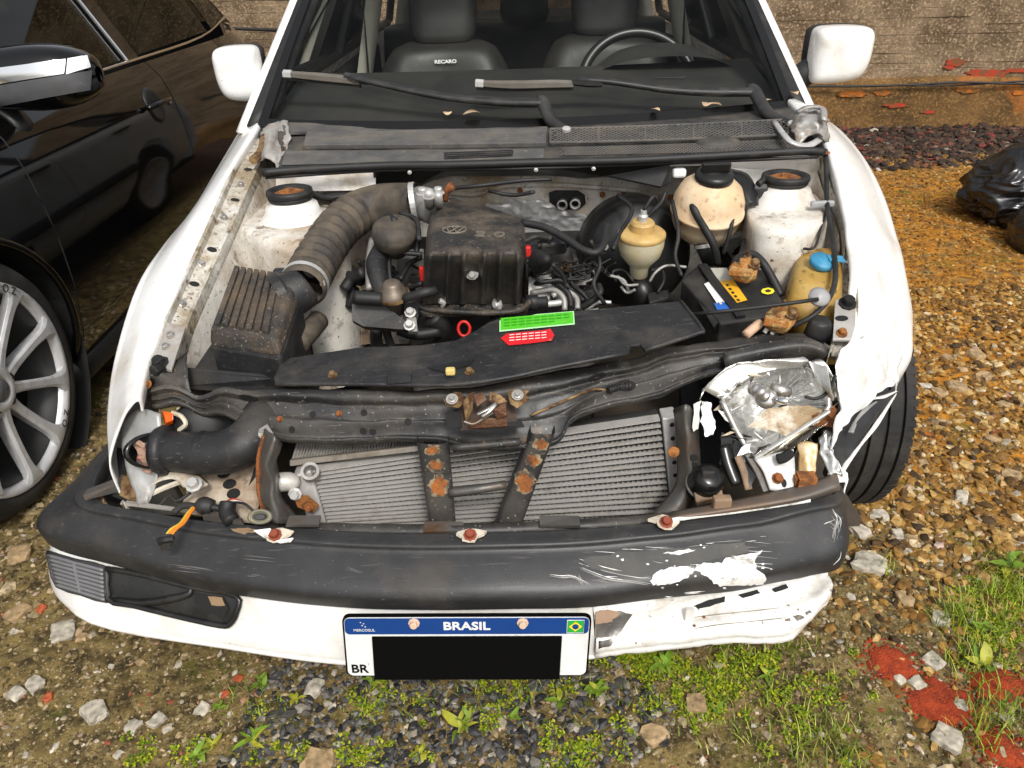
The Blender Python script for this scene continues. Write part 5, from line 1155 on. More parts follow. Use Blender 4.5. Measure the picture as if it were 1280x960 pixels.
# ---- brake servo, master cylinder, fluid reservoir
sv = U(795, 318, y=1.66); svo = obj('brake_servo', lathe([(.128, -.10), (.130, -.03), (.122, -.005), (.115, .004), (.122, .012), (.112, .03), (.075, .048), (.045, .052), (.0, .052)], sv, (0, -1, .18), 48), M('servo_black', (.010, .010, .010), .35, dirt=(.03, .026, .02), dsc=8, dlo=.5, dhi=.85), car, smooth=True)
obj('servo_plate', plate([fwp(a, b, 1.84) for a, b in ((738, 290), (748, 268), (780, 252), (830, 250), (842, 270), (842, 340), (738, 340))], (0, .012, 0)), MATS['servo_black'], car, bevel=.003)
obj('servo_pipe', tube(pt([(832, 240, .81), (826, 254, .79), (812, 268, .775), (805, 278, .765)]), .005, 8, 5), rubber, svo, smooth=True)
bolt(hit(bvh(lathe([(.128, -.10), (.122, .012), (.112, .03), (.0, .052)], sv, (0, -1, .18), 24)), 756, 308)[0] or sv, (0, -1, .2), alud, svo, 1.4)
rv = U(800, 322, z=.70)
resm = M('reservoir_plastic', (.54, .50, .36), .4, dirt=(.55, .42, .20), dsc=14, dlo=.45, dhi=.75, sss=.3, var=.06)
capm = M('yellow_cap', (.50, .33, .12), .45, dirt=(.26, .16, .05), dsc=18, dlo=.5, dhi=.75)
ro = obj('brake_fluid_reservoir', lathe([(.012, -.06), (.013, -.045), (.019, -.042), (.020, -.02), (.026, -.012), (.042, .008), (.0475, .03), (.048, .048)], rv, (0, -.1, 1), 36, False), resm, car, smooth=True)
obj('reservoir_rim', lathe([(.047, .046), (.0495, .049), (.0495, .056), (.045, .060), (.028, .064), (.024, .062)], rv, (0, -.1, 1), 36, False), capm, ro, smooth=True)
obj('reservoir_cap', lathe([(.025, .060), (.025, .078), (.021, .083), (0, .083)], rv, (0, -.1, 1), 20), capm, ro)
obj('level_sensor', lathe([(.010, .082), (.010, .094), (.007, .098), (.006, .106), (0, .107)], rv, (0, -.1, 1), 12), alu, ro)
obj('sensor_lead', tube([rv+Vector((0, -.01, .104)), rv+Vector((.02, .0, .13)), U(822, 252, z=.81)], .004, 8, 5), rubber, ro, smooth=True)
obj('master_cylinder', tube(pt([(796, 356, .635), (802, 362, .63), (808, 380, .60)]), [.022, .024, .022], 14, 3), MATS['servo_black'], car, smooth=True)
for a in ([(770, 352, .65), (766, 340, .67), (780, 338, .67), (792, 352, .65)], [(812, 352, .65), (820, 340, .67), (834, 332, .68), (858, 334, .68)], [(776, 358, .64), (784, 366, .63), (794, 362, .64)], [(822, 366, .64), (830, 350, .66), (826, 336, .67), (814, 338, .67)], [(772, 345, .66), (782, 356, .65), (798, 356, .65)]):
    obj('brake_pipe', tube(pt(a), .0032, 8, 6), rubber if a[0][0] % 4 else alud, car, smooth=True)
obj('bay_connector', hexa(pt([(808, 366, .64), (836, 360, .64), (838, 372, .63), (812, 380, .63)]), pt([(808, 376, .615), (836, 372, .615), (838, 382, .605), (812, 390, .605)])), rubber, car, bevel=.006)
# ---- coolant expansion tank
et = U(884, 262, z=.775)
tankm = M('tank_plastic', (.62, .44, .26), .42, dirt=(.72, .60, .44), dsc=8, dlo=.42, dhi=.68, sss=.25, var=.12, speck=(.30, .17, .08), ssc=60, slo=.60, shi=.75)
eo = obj('expansion_tank', lathe([(.01, -.075), (.035, -.072), (.058, -.055), (.071, -.028), (.076, -.004), (.0785, -.003), (.0785, .003), (.076, .004), (.074, .028), (.064, .052), (.046, .068), (.034, .074), (.034, .08)], et, (.03, -.25, 1), 44, True), tankm, car, smooth=True)
tcap = obj('tank_cap', lathe([(.038, .070), (.040, .074), (.040, .084), (.034, .090), (0, .092)], et, (.03, -.25, 1), 24), MATS['servo_black'], eo, smooth=True)
obj('cap_grip', box(et+Vector((.003, -.024, .096)), (.030, 0, 0), (0, .007, 0), (0, -.002, .010)), MATS['servo_black'], tcap, bevel=.003)
obj('overflow_hose', tube(pt([(870, 234, .82), (864, 246, .81), (868, 262, .795), (880, 284, .76), (892, 306, .725), (897, 330, .68)]), .0085, 10, 6), rubber, eo, smooth=True)
obj('hose_nipple', lathe([(.012, -.012), (.012, .004), (.007, .008), (.007, .016)], U(871, 232, z=.82), (-.3, -.5, .6), 14), alu, eo, smooth=True)
obj('lower_hose', tube(pt([(876, 300, .715), (882, 312, .70), (888, 326, .67)]), .018, 14, 4), rubber, eo, smooth=True); clamp(U(880, 308, z=.706), (0.1, -.4, -1), .0185, eo, .004)
obj('white_cap', bx(U(849, 216, z=.83), .03, .02, .02), M('milky_cap', (.8, .8, .78), .4), car, bevel=.006)
obj('sensor_lead', tube(pt([(920, 258, .79), (916, 272, .775), (912, 292, .745), (904, 318, .70)]), .0045, 8, 6), rubber, eo, smooth=True)
obj('tank_bracket', hexa(pt([(896, 298, .70), (934, 290, .70), (932, 284, .71), (900, 290, .71)]), pt([(896, 303, .69), (934, 295, .69), (932, 292, .69), (900, 300, .69)])), white_dirty, car, bevel=.002)
obj('tank_mount', loft([pt([(918, 272, .74), (938, 268, .745)]), pt([(920, 290, .715), (936, 288, .715)])], 2, 2), brass, car)
obj('relay_bracket', tube(pt([(910, 216, .83), (926, 222, .825), (936, 240, .805), (940, 256, .785)]), [.024, .026, .022, .016], 8, 5, flat=.35), MATS['servo_black'], car, smooth=True)
rl = obj('relay_box', hexa(pt([(942, 236, .81), (960, 236, .81), (960, 229, .82), (944, 229, .82)]), pt([(940, 268, .755), (957, 266, .755), (957, 260, .765), (942, 260, .765)])), blackp, car, bevel=.003)
obj('relay_lead', tube(pt([(935, 254, .79), (925, 256, .79), (920, 262, .785)]), .006, 8, 4), rubber, rl, smooth=True)
obj('relay_lead', tube(pt([(948, 230, .82), (954, 225, .825), (958, 222, .828)]), .007, 8, 4), rubber, rl, smooth=True)
# ---- battery
bt0 = pt([(851, 346, .682), (872, 330, .692), (952, 336, .692), (988, 392, .660), (904, 408, .650)])
batm = M('battery_case', (.014, .014, .014), .4, dirt=(.055, .05, .042), dsc=12, dlo=.45, dhi=.8)
ba = obj('battery', hexa(pt([(852, 350, .680), (872, 331, .690), (953, 336, .690), (990, 393, .655), (900, 404, .650)]), [p-Vector((0, 0, .16)) for p in pt([(852, 350, .680), (872, 331, .690), (953, 336, .690), (990, 393, .655), (900, 404, .650)])]), batm, car, bevel=.004)
BV = hexa(pt([(852, 350, .680), (872, 331, .690), (953, 336, .690), (990, 393, .655), (900, 404, .650)]), [p-Vector((0, 0, .16)) for p in pt([(852, 350, .680), (872, 331, .690), (953, 336, .690), (990, 393, .655), (900, 404, .650)])]); bmt = bmesh.new()
for v in BV[0]: bmt.verts.new(v)
bmt.verts.ensure_lookup_table()
for f in BV[1]: bmt.faces.new([bmt.verts[i] for i in f])
bmesh.ops.triangulate(bmt, faces=bmt.faces[:]); BTT = BVHTree.FromBMesh(bmt); bmt.free()
yel = M('label_yellow', (.70, .38, .02), .45, var=.08); whl = M('label_white', (.72, .72, .70), .45, var=.06); blu = M('label_blue', (.02, .11, .42), .45, var=.1); gryl = M('label_grey', (.42, .41, .36), .5, dirt=(.25, .2, .12), dsc=20)
decal('label', BTT, [(888, 336), (908, 336), (918, 351), (898, 353)], gryl, ba, .002, 2)
decal('label', BTT, [(898, 353), (916, 350), (934, 376), (920, 380)], yel, ba, .002, 2)
decal('label', BTT, [(880, 356), (886, 353), (906, 379), (898, 383)], whl, ba, .002, 2)
decal('label', BTT, [(892, 380), (904, 378), (914, 388), (898, 392)], blu, ba, .002, 2)
for k in range(5): decal('label_mark', BTT, [(906.5+k*3.4, 357+k*4.6), (909.5+k*3.4, 356.4+k*4.6), (911.5+k*3.4, 358.8+k*4.6), (908.5+k*3.4, 359.6+k*4.6)], M('label_black', (.02, .02, .02), .5, var=0), ba, .003, 1, n=1)
decal('warning_dot', BTT, [(953, 362), (960, 360.5), (966, 362), (968, 365), (965, 368), (959, 369), (953, 367.5), (951, 365)], M('dot_yellow', (.75, .62, .03), .45, var=0), ba, .002, 3); decal('warning_dot', BTT, [(956, 364), (960, 363), (963, 364), (963.5, 365.5), (961, 366.6), (957, 366.4)], batm, ba, .003, 2)
obj('hold_down_strap', tube([hit(BTT, a, b, .004)[0] for a, b in ((878, 333), (888, 348), (902, 366), (918, 386), (926, 398))], .011, 6, 3, flat=.3), rubber, ba)
obj('battery_side', hexa(pt([(858, 352, .676), (866, 345, .678), (898, 402, .65), (892, 410, .645)]), pt([(860, 370, .62), (866, 365, .62), (898, 420, .60), (894, 425, .60)])), batm, ba, bevel=.003)
obj('battery_clamp', hexa(pt([(896, 406, .645), (940, 399, .648), (944, 392, .652), (900, 398, .65)]), pt([(896, 420, .615), (942, 414, .615), (944, 408, .62), (900, 412, .62)])), batm, ba, bevel=.006)
corr = M('battery_corrosion', (.42, .15, .025), .7, dirt=(.50, .34, .14), dsc=70, dlo=.42, dhi=.6, bump=.8, bsc=160, dirt2=(.20, .06, .02), d2sc=50, d2lo=.55, d2hi=.68)
for (px, py, z, pr) in ((930, 336, .712, [(918, 340), (926, 333), (938, 334), (944, 342), (930, 346)]), (975, 398, .672, [(960, 400), (966, 390), (980, 388), (988, 396), (976, 404)])):
    c = U(px, py, z=z); cl = obj('battery_terminal', crumple(lathe([(.010, -.018), (.026, -.014), (.028, .0), (.022, .008), (.012, .010), (.011, .022), (0, .023)], c, (0, -.2, 1), 20), .004, 60, px), corr, ba, smooth=True)
    bolt(c+Vector((.014, -.012, .012)), (.2, -.4, 1), brass, cl, 1.5); obj('terminal_lug', crumple(box(c+Vector((-.012, -.018, .002)), (.02, -.008, 0), (.004, .010, 0), (0, 0, .006)), .002, 40), corr, cl, bevel=.002)
    obj('terminal_nut', lathe([(.008, 0), (.008, .012), (.004, .013), (.004, .022), (0, .022)], c+Vector((.006, .006, .012)), (0, 0, 1), 6), brass, cl)
obj('battery_cable', tube(pt([(920, 335, .71), (928, 324, .725), (940, 318, .73), (954, 330, .71), (966, 350, .685), (976, 370, .66)]), .009, 10, 6), rubber, ba, smooth=True)
obj('battery_cable', tube(pt([(918, 338, .70), (922, 326, .72), (936, 318, .728)]), .011, 10, 6), rubber, ba, smooth=True)
redw = M('red_wire', (.48, .05, .02), .5); orw = M('orange_wire', (.70, .22, .02), .5, var=.05); whw = M('white_wire', (.65, .62, .56), .5); pinkw = M('tan_tape', (.55, .36, .24), .6)
for a, r, m in (([(972, 400, .665), (962, 408, .655), (955, 416, .645)], .0045, whw), ([(978, 402, .662), (970, 412, .652), (964, 418, .645)], .004, whw), ([(984, 398, .665), (984, 406, .66), (976, 414, .65)], .008, redw), ([(950, 404, .66), (940, 412, .655), (932, 419, .65)], .009, pinkw), ([(986, 392, .67), (992, 388, .672), (994, 398, .66)], .007, redw)):
    obj('terminal_wire', tube(pt(a), r, 8, 5), m, ba, smooth=True)
# ---- washer bottle
wb_o = [[U(a, b, z=z) for a, b in o] for z, o in ((.712, [(1000, 320), (1012, 312), (1044, 312), (1050, 326), (1046, 340), (1006, 338)]), (.69, [(990, 338), (1006, 324), (1046, 322), (1052, 340), (1048, 362), (996, 362)]), (.64, [(982, 374), (998, 360), (1048, 356), (1054, 380), (1048, 402), (986, 400)]), (.52, [(980, 430), (1000, 420), (1046, 416), (1052, 436), (1046, 455), (984, 452)]))]
ctr = sum(wb_o[0], Vector())/6
ambm = M('amber_bottle', (.30, .165, .025), .38, dirt=(.48, .33, .10), dsc=8, dlo=.42, dhi=.66, sss=.2, var=.15, speck=(.14, .08, .02), ssc=70, slo=.60, shi=.75)
wbot = obj('washer_bottle', loft([[mixv(p, ctr, .95)+Vector((0, 0, .006)) for p in wb_o[0]], [mixv(p, ctr, .4)+Vector((0, 0, .006)) for p in wb_o[0]]]+wb_o, 4, 5, True), ambm, car, smooth=True)
bc = M('blue_cap', (.035, .22, .38), .4, dirt=(.10, .32, .45), dsc=20, dlo=.5, dhi=.8)
cc = U(1026, 330, z=.722); obj('bottle_neck', lathe([(.020, -.03), (.020, .002)], cc, (.15, -.35, 1), 20), ambm, wbot, smooth=True)
obj('bottle_cap', lathe([(.020, -.004), (.024, .0), (.025, .008), (.022, .012), (0, .012)], cc, (.15, -.35, 1), 24), bc, wbot, smooth=True); obj('cap_tab', box(cc+Vector((.028, .0, .01)), (.016, 0, -.002), (0, .010, .002), (0, 0, .002)), bc, wbot, bevel=.001)
obj('foam_pad', hexa(pt([(1030, 345, .70), (1042, 343, .70), (1040, 364, .675), (1028, 362, .675)]), pt([(1030, 350, .68), (1042, 348, .68), (1040, 370, .655), (1028, 368, .655)])), M('cream_pad', (.66, .56, .36), .6), wbot, bevel=.002)
obj('silver_tape', hexa(pt([(1032, 376, .675), (1046, 372, .675), (1048, 392, .655), (1034, 396, .65)]), pt([(1032, 380, .665), (1046, 376, .665), (1048, 396, .645), (1034, 400, .64)])), alu, wbot, bevel=.002)
# bonnet prop rod, cable, grommet
obj('prop_rod', tube([U(866, 393, z=.690), U(950, 384, z=.706), U(1023, 374, z=.722)], .0038, 8, 2), rubber, car, smooth=True)
obj('prop_clip', lathe([(.010, -.004), (.018, -.004), (.019, .002), (.012, .005), (.006, .010), (0, .010)], U(1024, 371, z=.72), (0, -.6, .8), 20), M('clip_grey', (.32, .32, .32), .4), car, smooth=True)
obj('release_cable', tube(pt([(1032, 188, .862), (1033, 225, .82), (1034, 256, .79), (1042, 310, .745), (1044, 350, .715), (1034, 376, .70), (1014, 396, .68), (990, 408, .66)]), .0052, 8, 6), rubber, car, smooth=True)
obj('release_cable', tube(pt([(1034, 258, .785), (1026, 285, .76), (1018, 309, .735), (1004, 311, .73)]), .0028, 8, 6), rubber, car, smooth=True)
obj('cable_clip', bx(U(1028, 255, z=.79), .05, .012, .014), M('clip_grey', (.32, .32, .32), .4), car, bevel=.004)
obj('rubber_stop', lathe([(.024, -.02), (.022, .0), (.019, .016), (.016, .02), (0, .021)], U(1023, 411, z=.655), (0, -.2, 1), 18), blackp, car, smooth=True)

# ---- loom, clips and small fittings filling the bay
rw = random.Random(21)
cm_ = [rubber, rubber, rubber, MATS['black_plastic'], MATS['dull_aluminium']]
def wire(p0, p1, sag, r, m):
    a, b = U(*p0[:2], z=p0[2]), U(*p1[:2], z=p1[2]); q = [a]
    for t in (.25, .5, .75): q.append(mixv(a, b, t)+Vector((rw.uniform(-.02, .02), rw.uniform(-.015, .015), -sag*math.sin(PI*t)+rw.uniform(-.008, .008))))
    obj('wire', tube(q+[b], r, 6, 5), m, car, smooth=True)
for k in range(34):
    x0 = rw.uniform(655, 770); y0 = rw.uniform(318, 372); x1 = x0+rw.uniform(-50, 55); y1 = y0+rw.uniform(-14, 26); zf = lambda y: .735-.0019*(y-318)
    wire((x0, y0, zf(y0)+rw.uniform(-.03, .0)), (x1, y1, zf(y1)+rw.uniform(-.03, .0)), .01, rw.choice((.0018, .0025, .0035, .0045)), rw.choice(cm_))
for k in range(22):
    x0 = rw.uniform(432, 528); y0 = rw.uniform(318, 402); x1 = x0+rw.uniform(-40, 40); y1 = y0+rw.uniform(-10, 26); zf = lambda y: .705-.0014*(y-330)
    wire((x0, y0, zf(y0)+rw.uniform(-.05, -.01)), (x1, y1, zf(y1)+rw.uniform(-.05, -.01)), .01, rw.choice((.002, .003, .0045, .006)), rw.choice(cm_))
for k in range(26):
    x0, y0 = (rw.uniform(660, 745), rw.uniform(320, 380)) if k < 15 else (rw.uniform(440, 525), rw.uniform(325, 405)); z0 = .72-.0018*(y0-318)-rw.uniform(.005, .03); e = Matrix.Rotation(rw.uniform(-.6, .6), 3, 'Z'); s = rw.uniform(.006, .012)
    obj('connector', box(U(x0, y0, z=z0), e @ Vector((s*1.5, 0, 0)), e @ Vector((0, s, 0)), Vector((0, 0, s*.8))), rw.choice((MATS['black_plastic'], rubber, MATS['dull_aluminium'], MATS['black_plastic'])), car, bevel=.002)
for k in range(26):
    x0, y0 = (rw.uniform(658, 730), rw.uniform(330, 384)) if k < 14 else (rw.uniform(445, 525), rw.uniform(340, 405)); bolt(U(x0, y0, z=.715-.0018*(y0-318)), (rw.uniform(-.3, .3), -.4, 1), rw.choice((MATS['steel'], MATS['aluminium'], MATS['corroded_brass'])), car, rw.uniform(.6, 1.1))
for a in ([(738, 300, .77), (750, 330, .72), (742, 356, .69), (756, 380, .65)], [(840, 250, .80), (848, 290, .75), (844, 320, .71), (852, 345, .68)], [(560, 236, .82), (600, 232, .83), (650, 226, .83), (690, 224, .83)], [(930, 300, .72), (925, 318, .71), (915, 330, .70)], [(610, 238, .81), (640, 244, .80), (668, 240, .81)], [(772, 244, .80), (790, 262, .785), (776, 290, .76), (766, 312, .74)]):
    obj('bay_cable', tube(pt(a), .0045, 8, 6), rubber, car, smooth=True)
# ---- radiator support, upper cross beam
SB = [pt([(188, 482, .622), (262, 488, .622), (345, 484, .626), (440, 486, .628), (530, 486, .628), (600, 482, .630), (690, 466, .634), (760, 454, .636), (860, 430, .640), (950, 420, .644), (1035, 414, .646)]),
      pt([(188, 488, .618), (262, 493, .616), (345, 492, .622), (440, 493, .622), (530, 494, .622), (600, 492, .624), (690, 474, .630), (760, 462, .632), (860, 437, .638), (950, 428, .642), (1038, 421, .642)]),
      pt([(189, 494, .606), (262, 500, .602), (345, 505, .600), (440, 510, .598), (530, 512, .596), (600, 514, .592), (690, 500, .600), (760, 478, .612), (860, 452, .622), (950, 438, .632), (1038, 430, .63)]),
      pt([(190, 499, .598), (262, 506, .594), (345, 532, .578), (440, 534, .574), (530, 534, .572), (600, 540, .566), (690, 532, .572), (740, 500, .592), (840, 476, .602), (915, 452, .618), (1030, 442, .615)]),
      pt([(191, 503, .590), (262, 509, .588), (350, 542, .566), (440, 545, .560), (530, 544, .560), (600, 556, .552), (690, 549, .556), (728, 512, .580), (835, 486, .590), (905, 460, .606), (1026, 452, .602)]),
      [p+Vector((0, .012, -.014)) for p in pt([(191, 503, .590), (262, 509, .588), (350, 542, .566), (440, 545, .560), (530, 544, .560), (600, 556, .552), (690, 549, .556), (728, 512, .580), (835, 486, .590), (905, 460, .606), (1026, 452, .602)])]]
def press(rows):      # add a rolled upper lip and a stepped bead to the sections
    out = []
    for k, r in enumerate(rows): out.append(r)
    r1 = [mixv(a, b, .45)+Vector((0, -.001, .003)) for a, b in zip(rows[1], rows[2])]; r2 = [mixv(a, b, .52)+Vector((0, .004, -.006)) for a, b in zip(rows[1], rows[2])]
    r3 = [mixv(a, b, .55)+Vector((0, .003, -.004)) for a, b in zip(rows[2], rows[3])]; r4 = [mixv(a, b, .62)+Vector((0, -.003, .004)) for a, b in zip(rows[2], rows[3])]
    r5 = [p+Vector((0, -.006, .002)) for p in rows[4]]; r6 = [p+Vector((0, -.008, -.004)) for p in rows[4]]
    return [rows[0], rows[1], r1, r2, rows[2], r3, r4, rows[3], rows[4], r5, r6, [p+Vector((0, -.002, -.012)) for p in rows[4]], rows[5]]
SV = crumple(crumple(loft(press(SB), 8, 3), .005, 9, 4), .0022, 26, 1); V2 = []
for p in SV[0]:
    # wavy torn lower lip at the missing lamp
    k = max(0, 1-abs(p.x+.56)/.12); V2.append(p+Vector((0, 0, .012*k*math.sin(p.x*60))))
SV = (V2, SV[1]); sup = obj('radiator_support', SV, blackm, car, smooth=True, solid=.003); SVT = bvh(SV)
bolts(SVT, [(350, 524), (424, 517)], rust, sup, .7)
bolts(SVT, [(455, 516), (391, 518), (510, 527), (365, 537), (454, 539), (745, 470), (466, 540), (880, 462)], darkm, sup, .8, 'hole', HOLE)
bolts(SVT, [(746, 471), (783, 482), (310, 497)], darkm, sup, 1.3, 'hole', HOLE, 1.8)
obj('release_wire', tube([hit(SVT, a, b, .006)[0] for a, b in ((664, 520), (700, 503), (735, 488), (752, 486), (765, 490))], .0025, 6, 6), brass, sup, smooth=True)
obj('wire_sleeve', tube([hit(SVT, a, b, .008)[0] for a, b in ((758, 487), (772, 483), (788, 482))], .006, 10, 4, rib=8, ribd=.0008), blackp, sup)
# rounded beam end right, above the broken headlamp
be = obj('support_end', loft([pt([(905, 440, .642), (905, 450, .632), (908, 462, .615)]), pt([(950, 428, .650), (955, 440, .640), (955, 456, .610)]), pt([(1000, 420, .656), (1006, 434, .645), (1008, 452, .605)]), pt([(1030, 430, .648), (1034, 444, .63), (1018, 456, .602)])], 5, 5), blackm, car, smooth=True, solid=.004)
obj('support_gusset', loft([pt([(1030, 428, .64), (1044, 436, .63), (1060, 436, .632)]), pt([(1034, 445, .61), (1046, 452, .61), (1056, 450, .61)])], 4, 4), bare, car, smooth=True)
# ---- black shroud plate with stickers
so_ = [(342, 473), (350, 456), (362, 447), (447, 434), (527, 431), (570, 425), (592, 414), (612, 402), (626, 398), (735, 387), (850, 376), (877, 411), (870, 417), (806, 437), (800, 430), (789, 431), (786, 440), (680, 461), (640, 470), (562, 480), (450, 479), (345, 480)]
def shz(px, py): return .664+.0001*(px-600)+.00022*(470-py)
shp = [U(a, b, z=shz(a, b)) for a, b in so_]
SHV = plate(shp, (0, 0, -.006)); shr = tri(obj('shroud_plate', SHV, blackp, car, bevel=.002))
bmt = bmesh.new(); bmt.from_mesh(shr.data); SHT = BVHTree.FromBMesh(bmt); bmt.free()
obj('shroud_lip', tube([U(a, b, z=shz(a, b)-.002) for a, b in ((345, 480), (450, 480), (562, 481), (640, 471), (680, 462), (786, 441))], .0045, 6, 4), blackp, shr, smooth=True)
obj('shroud_lip', tube([U(a, b, z=shz(a, b)-.001) for a, b in ((806, 438), (870, 417), (877, 411), (851, 377))], .004, 6, 4), blackp, shr, smooth=True)
obj('shroud_step', hexa([U(a, b, z=shz(a, b)+.004) for a, b in ((484, 470), (514, 468), (514, 478), (484, 480))], [U(a, b, z=shz(a, b)-.004) for a, b in ((482, 470), (516, 468), (516, 480), (482, 482))]), blackp, shr, bevel=.002)
bolts(SHT, [(416, 470), (587, 466)], brass, shr, 1.0); decal('dark_mark', SHT, [(532, 460), (560, 456), (594, 450), (585, 458), (555, 466)], MATS['servo_black'], shr, .0018, 2)  # second item: flat patch, darker than the plate
obj('yellow_clip', bx(U(563, 464, z=.675), .016, .012, .012), M('clip_yellow', (.6, .45, .15), .5), shr, bevel=.003)
grn = M('green_sticker', (.085, .50, .02), .5, var=.12, vsc=120, dirt=(.05, .30, .02), dsc=40, dlo=.55, dhi=.75); red_s = M('red_sticker', (.62, .015, .02), .45, dirt=(.75, .30, .28), dsc=90, dlo=.60, dhi=.72)
decal('green_sticker', SHT, [(626, 399), (716, 391), (717, 405), (626, 414)], grn, shr, .0025, 2)
decal('sticker_border', SHT, [(624.5, 397.5), (717.5, 389.8), (718.5, 406.5), (624.5, 415.6)], M('sticker_pale', (.45, .8, .4), .5), shr, .0017, 2)
decal('red_sticker', SHT, [(626, 424), (634, 418), (680, 414), (688, 412), (693, 420), (690, 427), (660, 431), (636, 433)], red_s, shr, .0022, 2)
gd = M('sticker_ink', (.03, .30, .01), .5, var=0); rd_ = M('sticker_white', (.85, .72, .68), .5, var=0)
for r_ in range(3):
    for k in range(9):
        x0 = 630+k*9.3; y0 = 401.5+r_*3.6-.09*(x0-626); 
        if r_ == 2 and k > 6: continue
        decal('sticker_line', SHT, [(x0, y0), (x0+7.6, y0-.7), (x0+7.6, y0+.7), (x0, y0+1.4)], gd, shr, .0032, 1, n=1)
for r_ in range(3):
    for k in range(6):
        x0 = 637+k*8; y0 = 420.5+r_*3.4-.08*(x0-630); decal('sticker_line', SHT, [(x0, y0), (x0+6.2, y0-.6), (x0+6.2, y0+.4), (x0, y0+1.)], rd_, shr, .0030, 1, n=1)
# ---- bonnet latch
ltb = M('latch_brown', (.12, .055, .03), .45, .5, dirt=(.26, .17, .10), dsc=30, dlo=.5, dhi=.70, bump=.3, bsc=120)
def fold(nm, quads, mat, par, cr_=.0015, sd_=0):
    vf = join(*[plate(pt(q), (0, .003, -.003)) for q in quads]); return obj(nm, crumple(vf, cr_, 70, sd_), mat, par, bevel=.0006)
lp = obj('bonnet_latch', plate(pt([(572, 500, .622), (640, 496, .624), (648, 534, .592), (576, 538, .590)]), (0, .02, -.012)), M('latch_dark', (.035, .022, .016), .6, dirt=(.10, .055, .03), dsc=40, dlo=.45, dhi=.65), car)
fold('latch_cheek', [[(578, 502, .640), (586, 492, .650), (592, 490, .652), (590, 512, .634), (582, 528, .612)]], brass, lp)
fold('latch_cheek', [[(592, 494, .652), (604, 490, .655), (608, 500, .648), (596, 508, .640)]], ltb, lp, .002, 3)
fold('latch_cheek', [[(612, 490, .655), (626, 494, .650), (634, 502, .642), (620, 506, .640), (612, 500, .646)]], brass, lp, .002, 5)
fold('latch_cheek', [[(616, 512, .636), (632, 504, .642), (634, 520, .622), (622, 524, .618)]], ltb, lp, .002, 7)
fold('latch_cheek', [[(584, 528, .612), (606, 522, .618), (634, 524, .614), (634, 533, .602), (588, 536, .600)]], ltb, lp, .002, 9)
fold('latch_ear', [[(553, 496, .640), (558, 502, .636), (568, 489, .647), (577, 490, .647), (581, 502, .638), (574, 510, .632), (558, 508, .632)]], brass, lp)
fold('latch_ear', [[(634, 492, .645), (638, 487, .650), (662, 488, .648), (657, 494, .643), (662, 499, .639), (646, 510, .632), (638, 504, .636)]], brass, lp)
for px, py in ((565, 499), (647, 494)): obj('washer', lathe([(.010, 0), (.010, .0012), (.005, .0014)], U(px, py, z=.6465), (0, -.5, .85), 16, False), alud, lp); bolt(U(px, py, z=.648), (0, -.5, .85), steel, lp, .75)
obj('latch_hook', tube(pt([(596, 518, .636), (608, 512, .642), (620, 504, .646), (612, 514, .638), (602, 521, .630)]), .0035, 8, 5, flat=.5), steel, lp, smooth=True)
obj('latch_spring', tube(pt([(580, 527, .622), (592, 530, .618), (606, 522, .626), (616, 516, .63)]), .0016, 6, 5), steel, lp)
obj('latch_hole', plate(pt([(556, 516, .612), (575, 510, .62), (578, 534, .596), (560, 536, .594)]), (0, .003, -.002)), darkm, car)
obj('latch_hole', plate(pt([(610, 530, .605), (652, 526, .607), (656, 534, .598), (600, 538, .594)]), (0, .003, -.002)), darkm, car)
# ---- condenser / radiator
CTL, CTR, CBL, CBR = U(392, 586, y=1.085), U(824, 522, y=1.165), U(416, 668, y=1.065), U(838, 652, y=1.14)
ext = lambda t, b: b+(b-t)*.45
CBL, CBR = ext(CTL, CBL), ext(CTR, CBR)
cond = obj('condenser', hexa([CTL+Vector((0, .012, .002)), CTR+Vector((0, .012, .002)), CTR+Vector((0, .03, 0)), CTL+Vector((0, .03, 0))], [CBL+Vector((0, .012, 0)), CBR+Vector((0, .012, 0)), CBR+Vector((0, .03, 0)), CBL+Vector((0, .03, 0))]), M('fin_pack', (.05, .048, .044), .6, .3, dirt=(.03, .027, .024), dsc=30, dlo=.45, dhi=.7), car)
NT = 26
fin_parts = []
tubem = M('condenser_tube', (.46, .445, .415), .45, .3, dirt=(.20, .17, .135), dsc=25, dlo=.52, dhi=.78, var=.1)
for k in range(NT):
    t = k/(NT-1); a = mixv(CTL, CBL, t); b = mixv(CTR, CBR, t); c = mixv(a, b, .5)+Vector((0, .0, 0.0008*math.sin(k)))
    d = (b-a)/2; obj('cooling_tube', box(c, d, (0, .010, 0), (0, 0, .0014)), tubem, cond)
    if k < NT-1:    # folded fins between the tubes
        a2 = mixv(CTL, CBL, (k+1)/(NT-1)); b2 = mixv(CTR, CBR, (k+1)/(NT-1)); n_ = 130; V = []; Fc = []
        for i in range(n_+1):
            u = i/n_; p0 = mixv(a, b, u); p1 = mixv(a2, b2, u); q = p0 if i % 2 else p1; V += [q+Vector((0, -.004, 0)), q+Vector((0, .010, 0))]
        Fc = [(2*i, 2*i+2, 2*i+3, 2*i+1) for i in range(n_)]; fin_parts.append((V, Fc))
tag(obj('cooling_fins', join(*fin_parts), M('fin_metal', (.075, .072, .066), .6, .2, dirt=(.03, .027, .024), dsc=20, dlo=.45, dhi=.7), cond), kind='stuff')
lx = (CTL-CTR).normalized(); dn = (CBL-CTL)
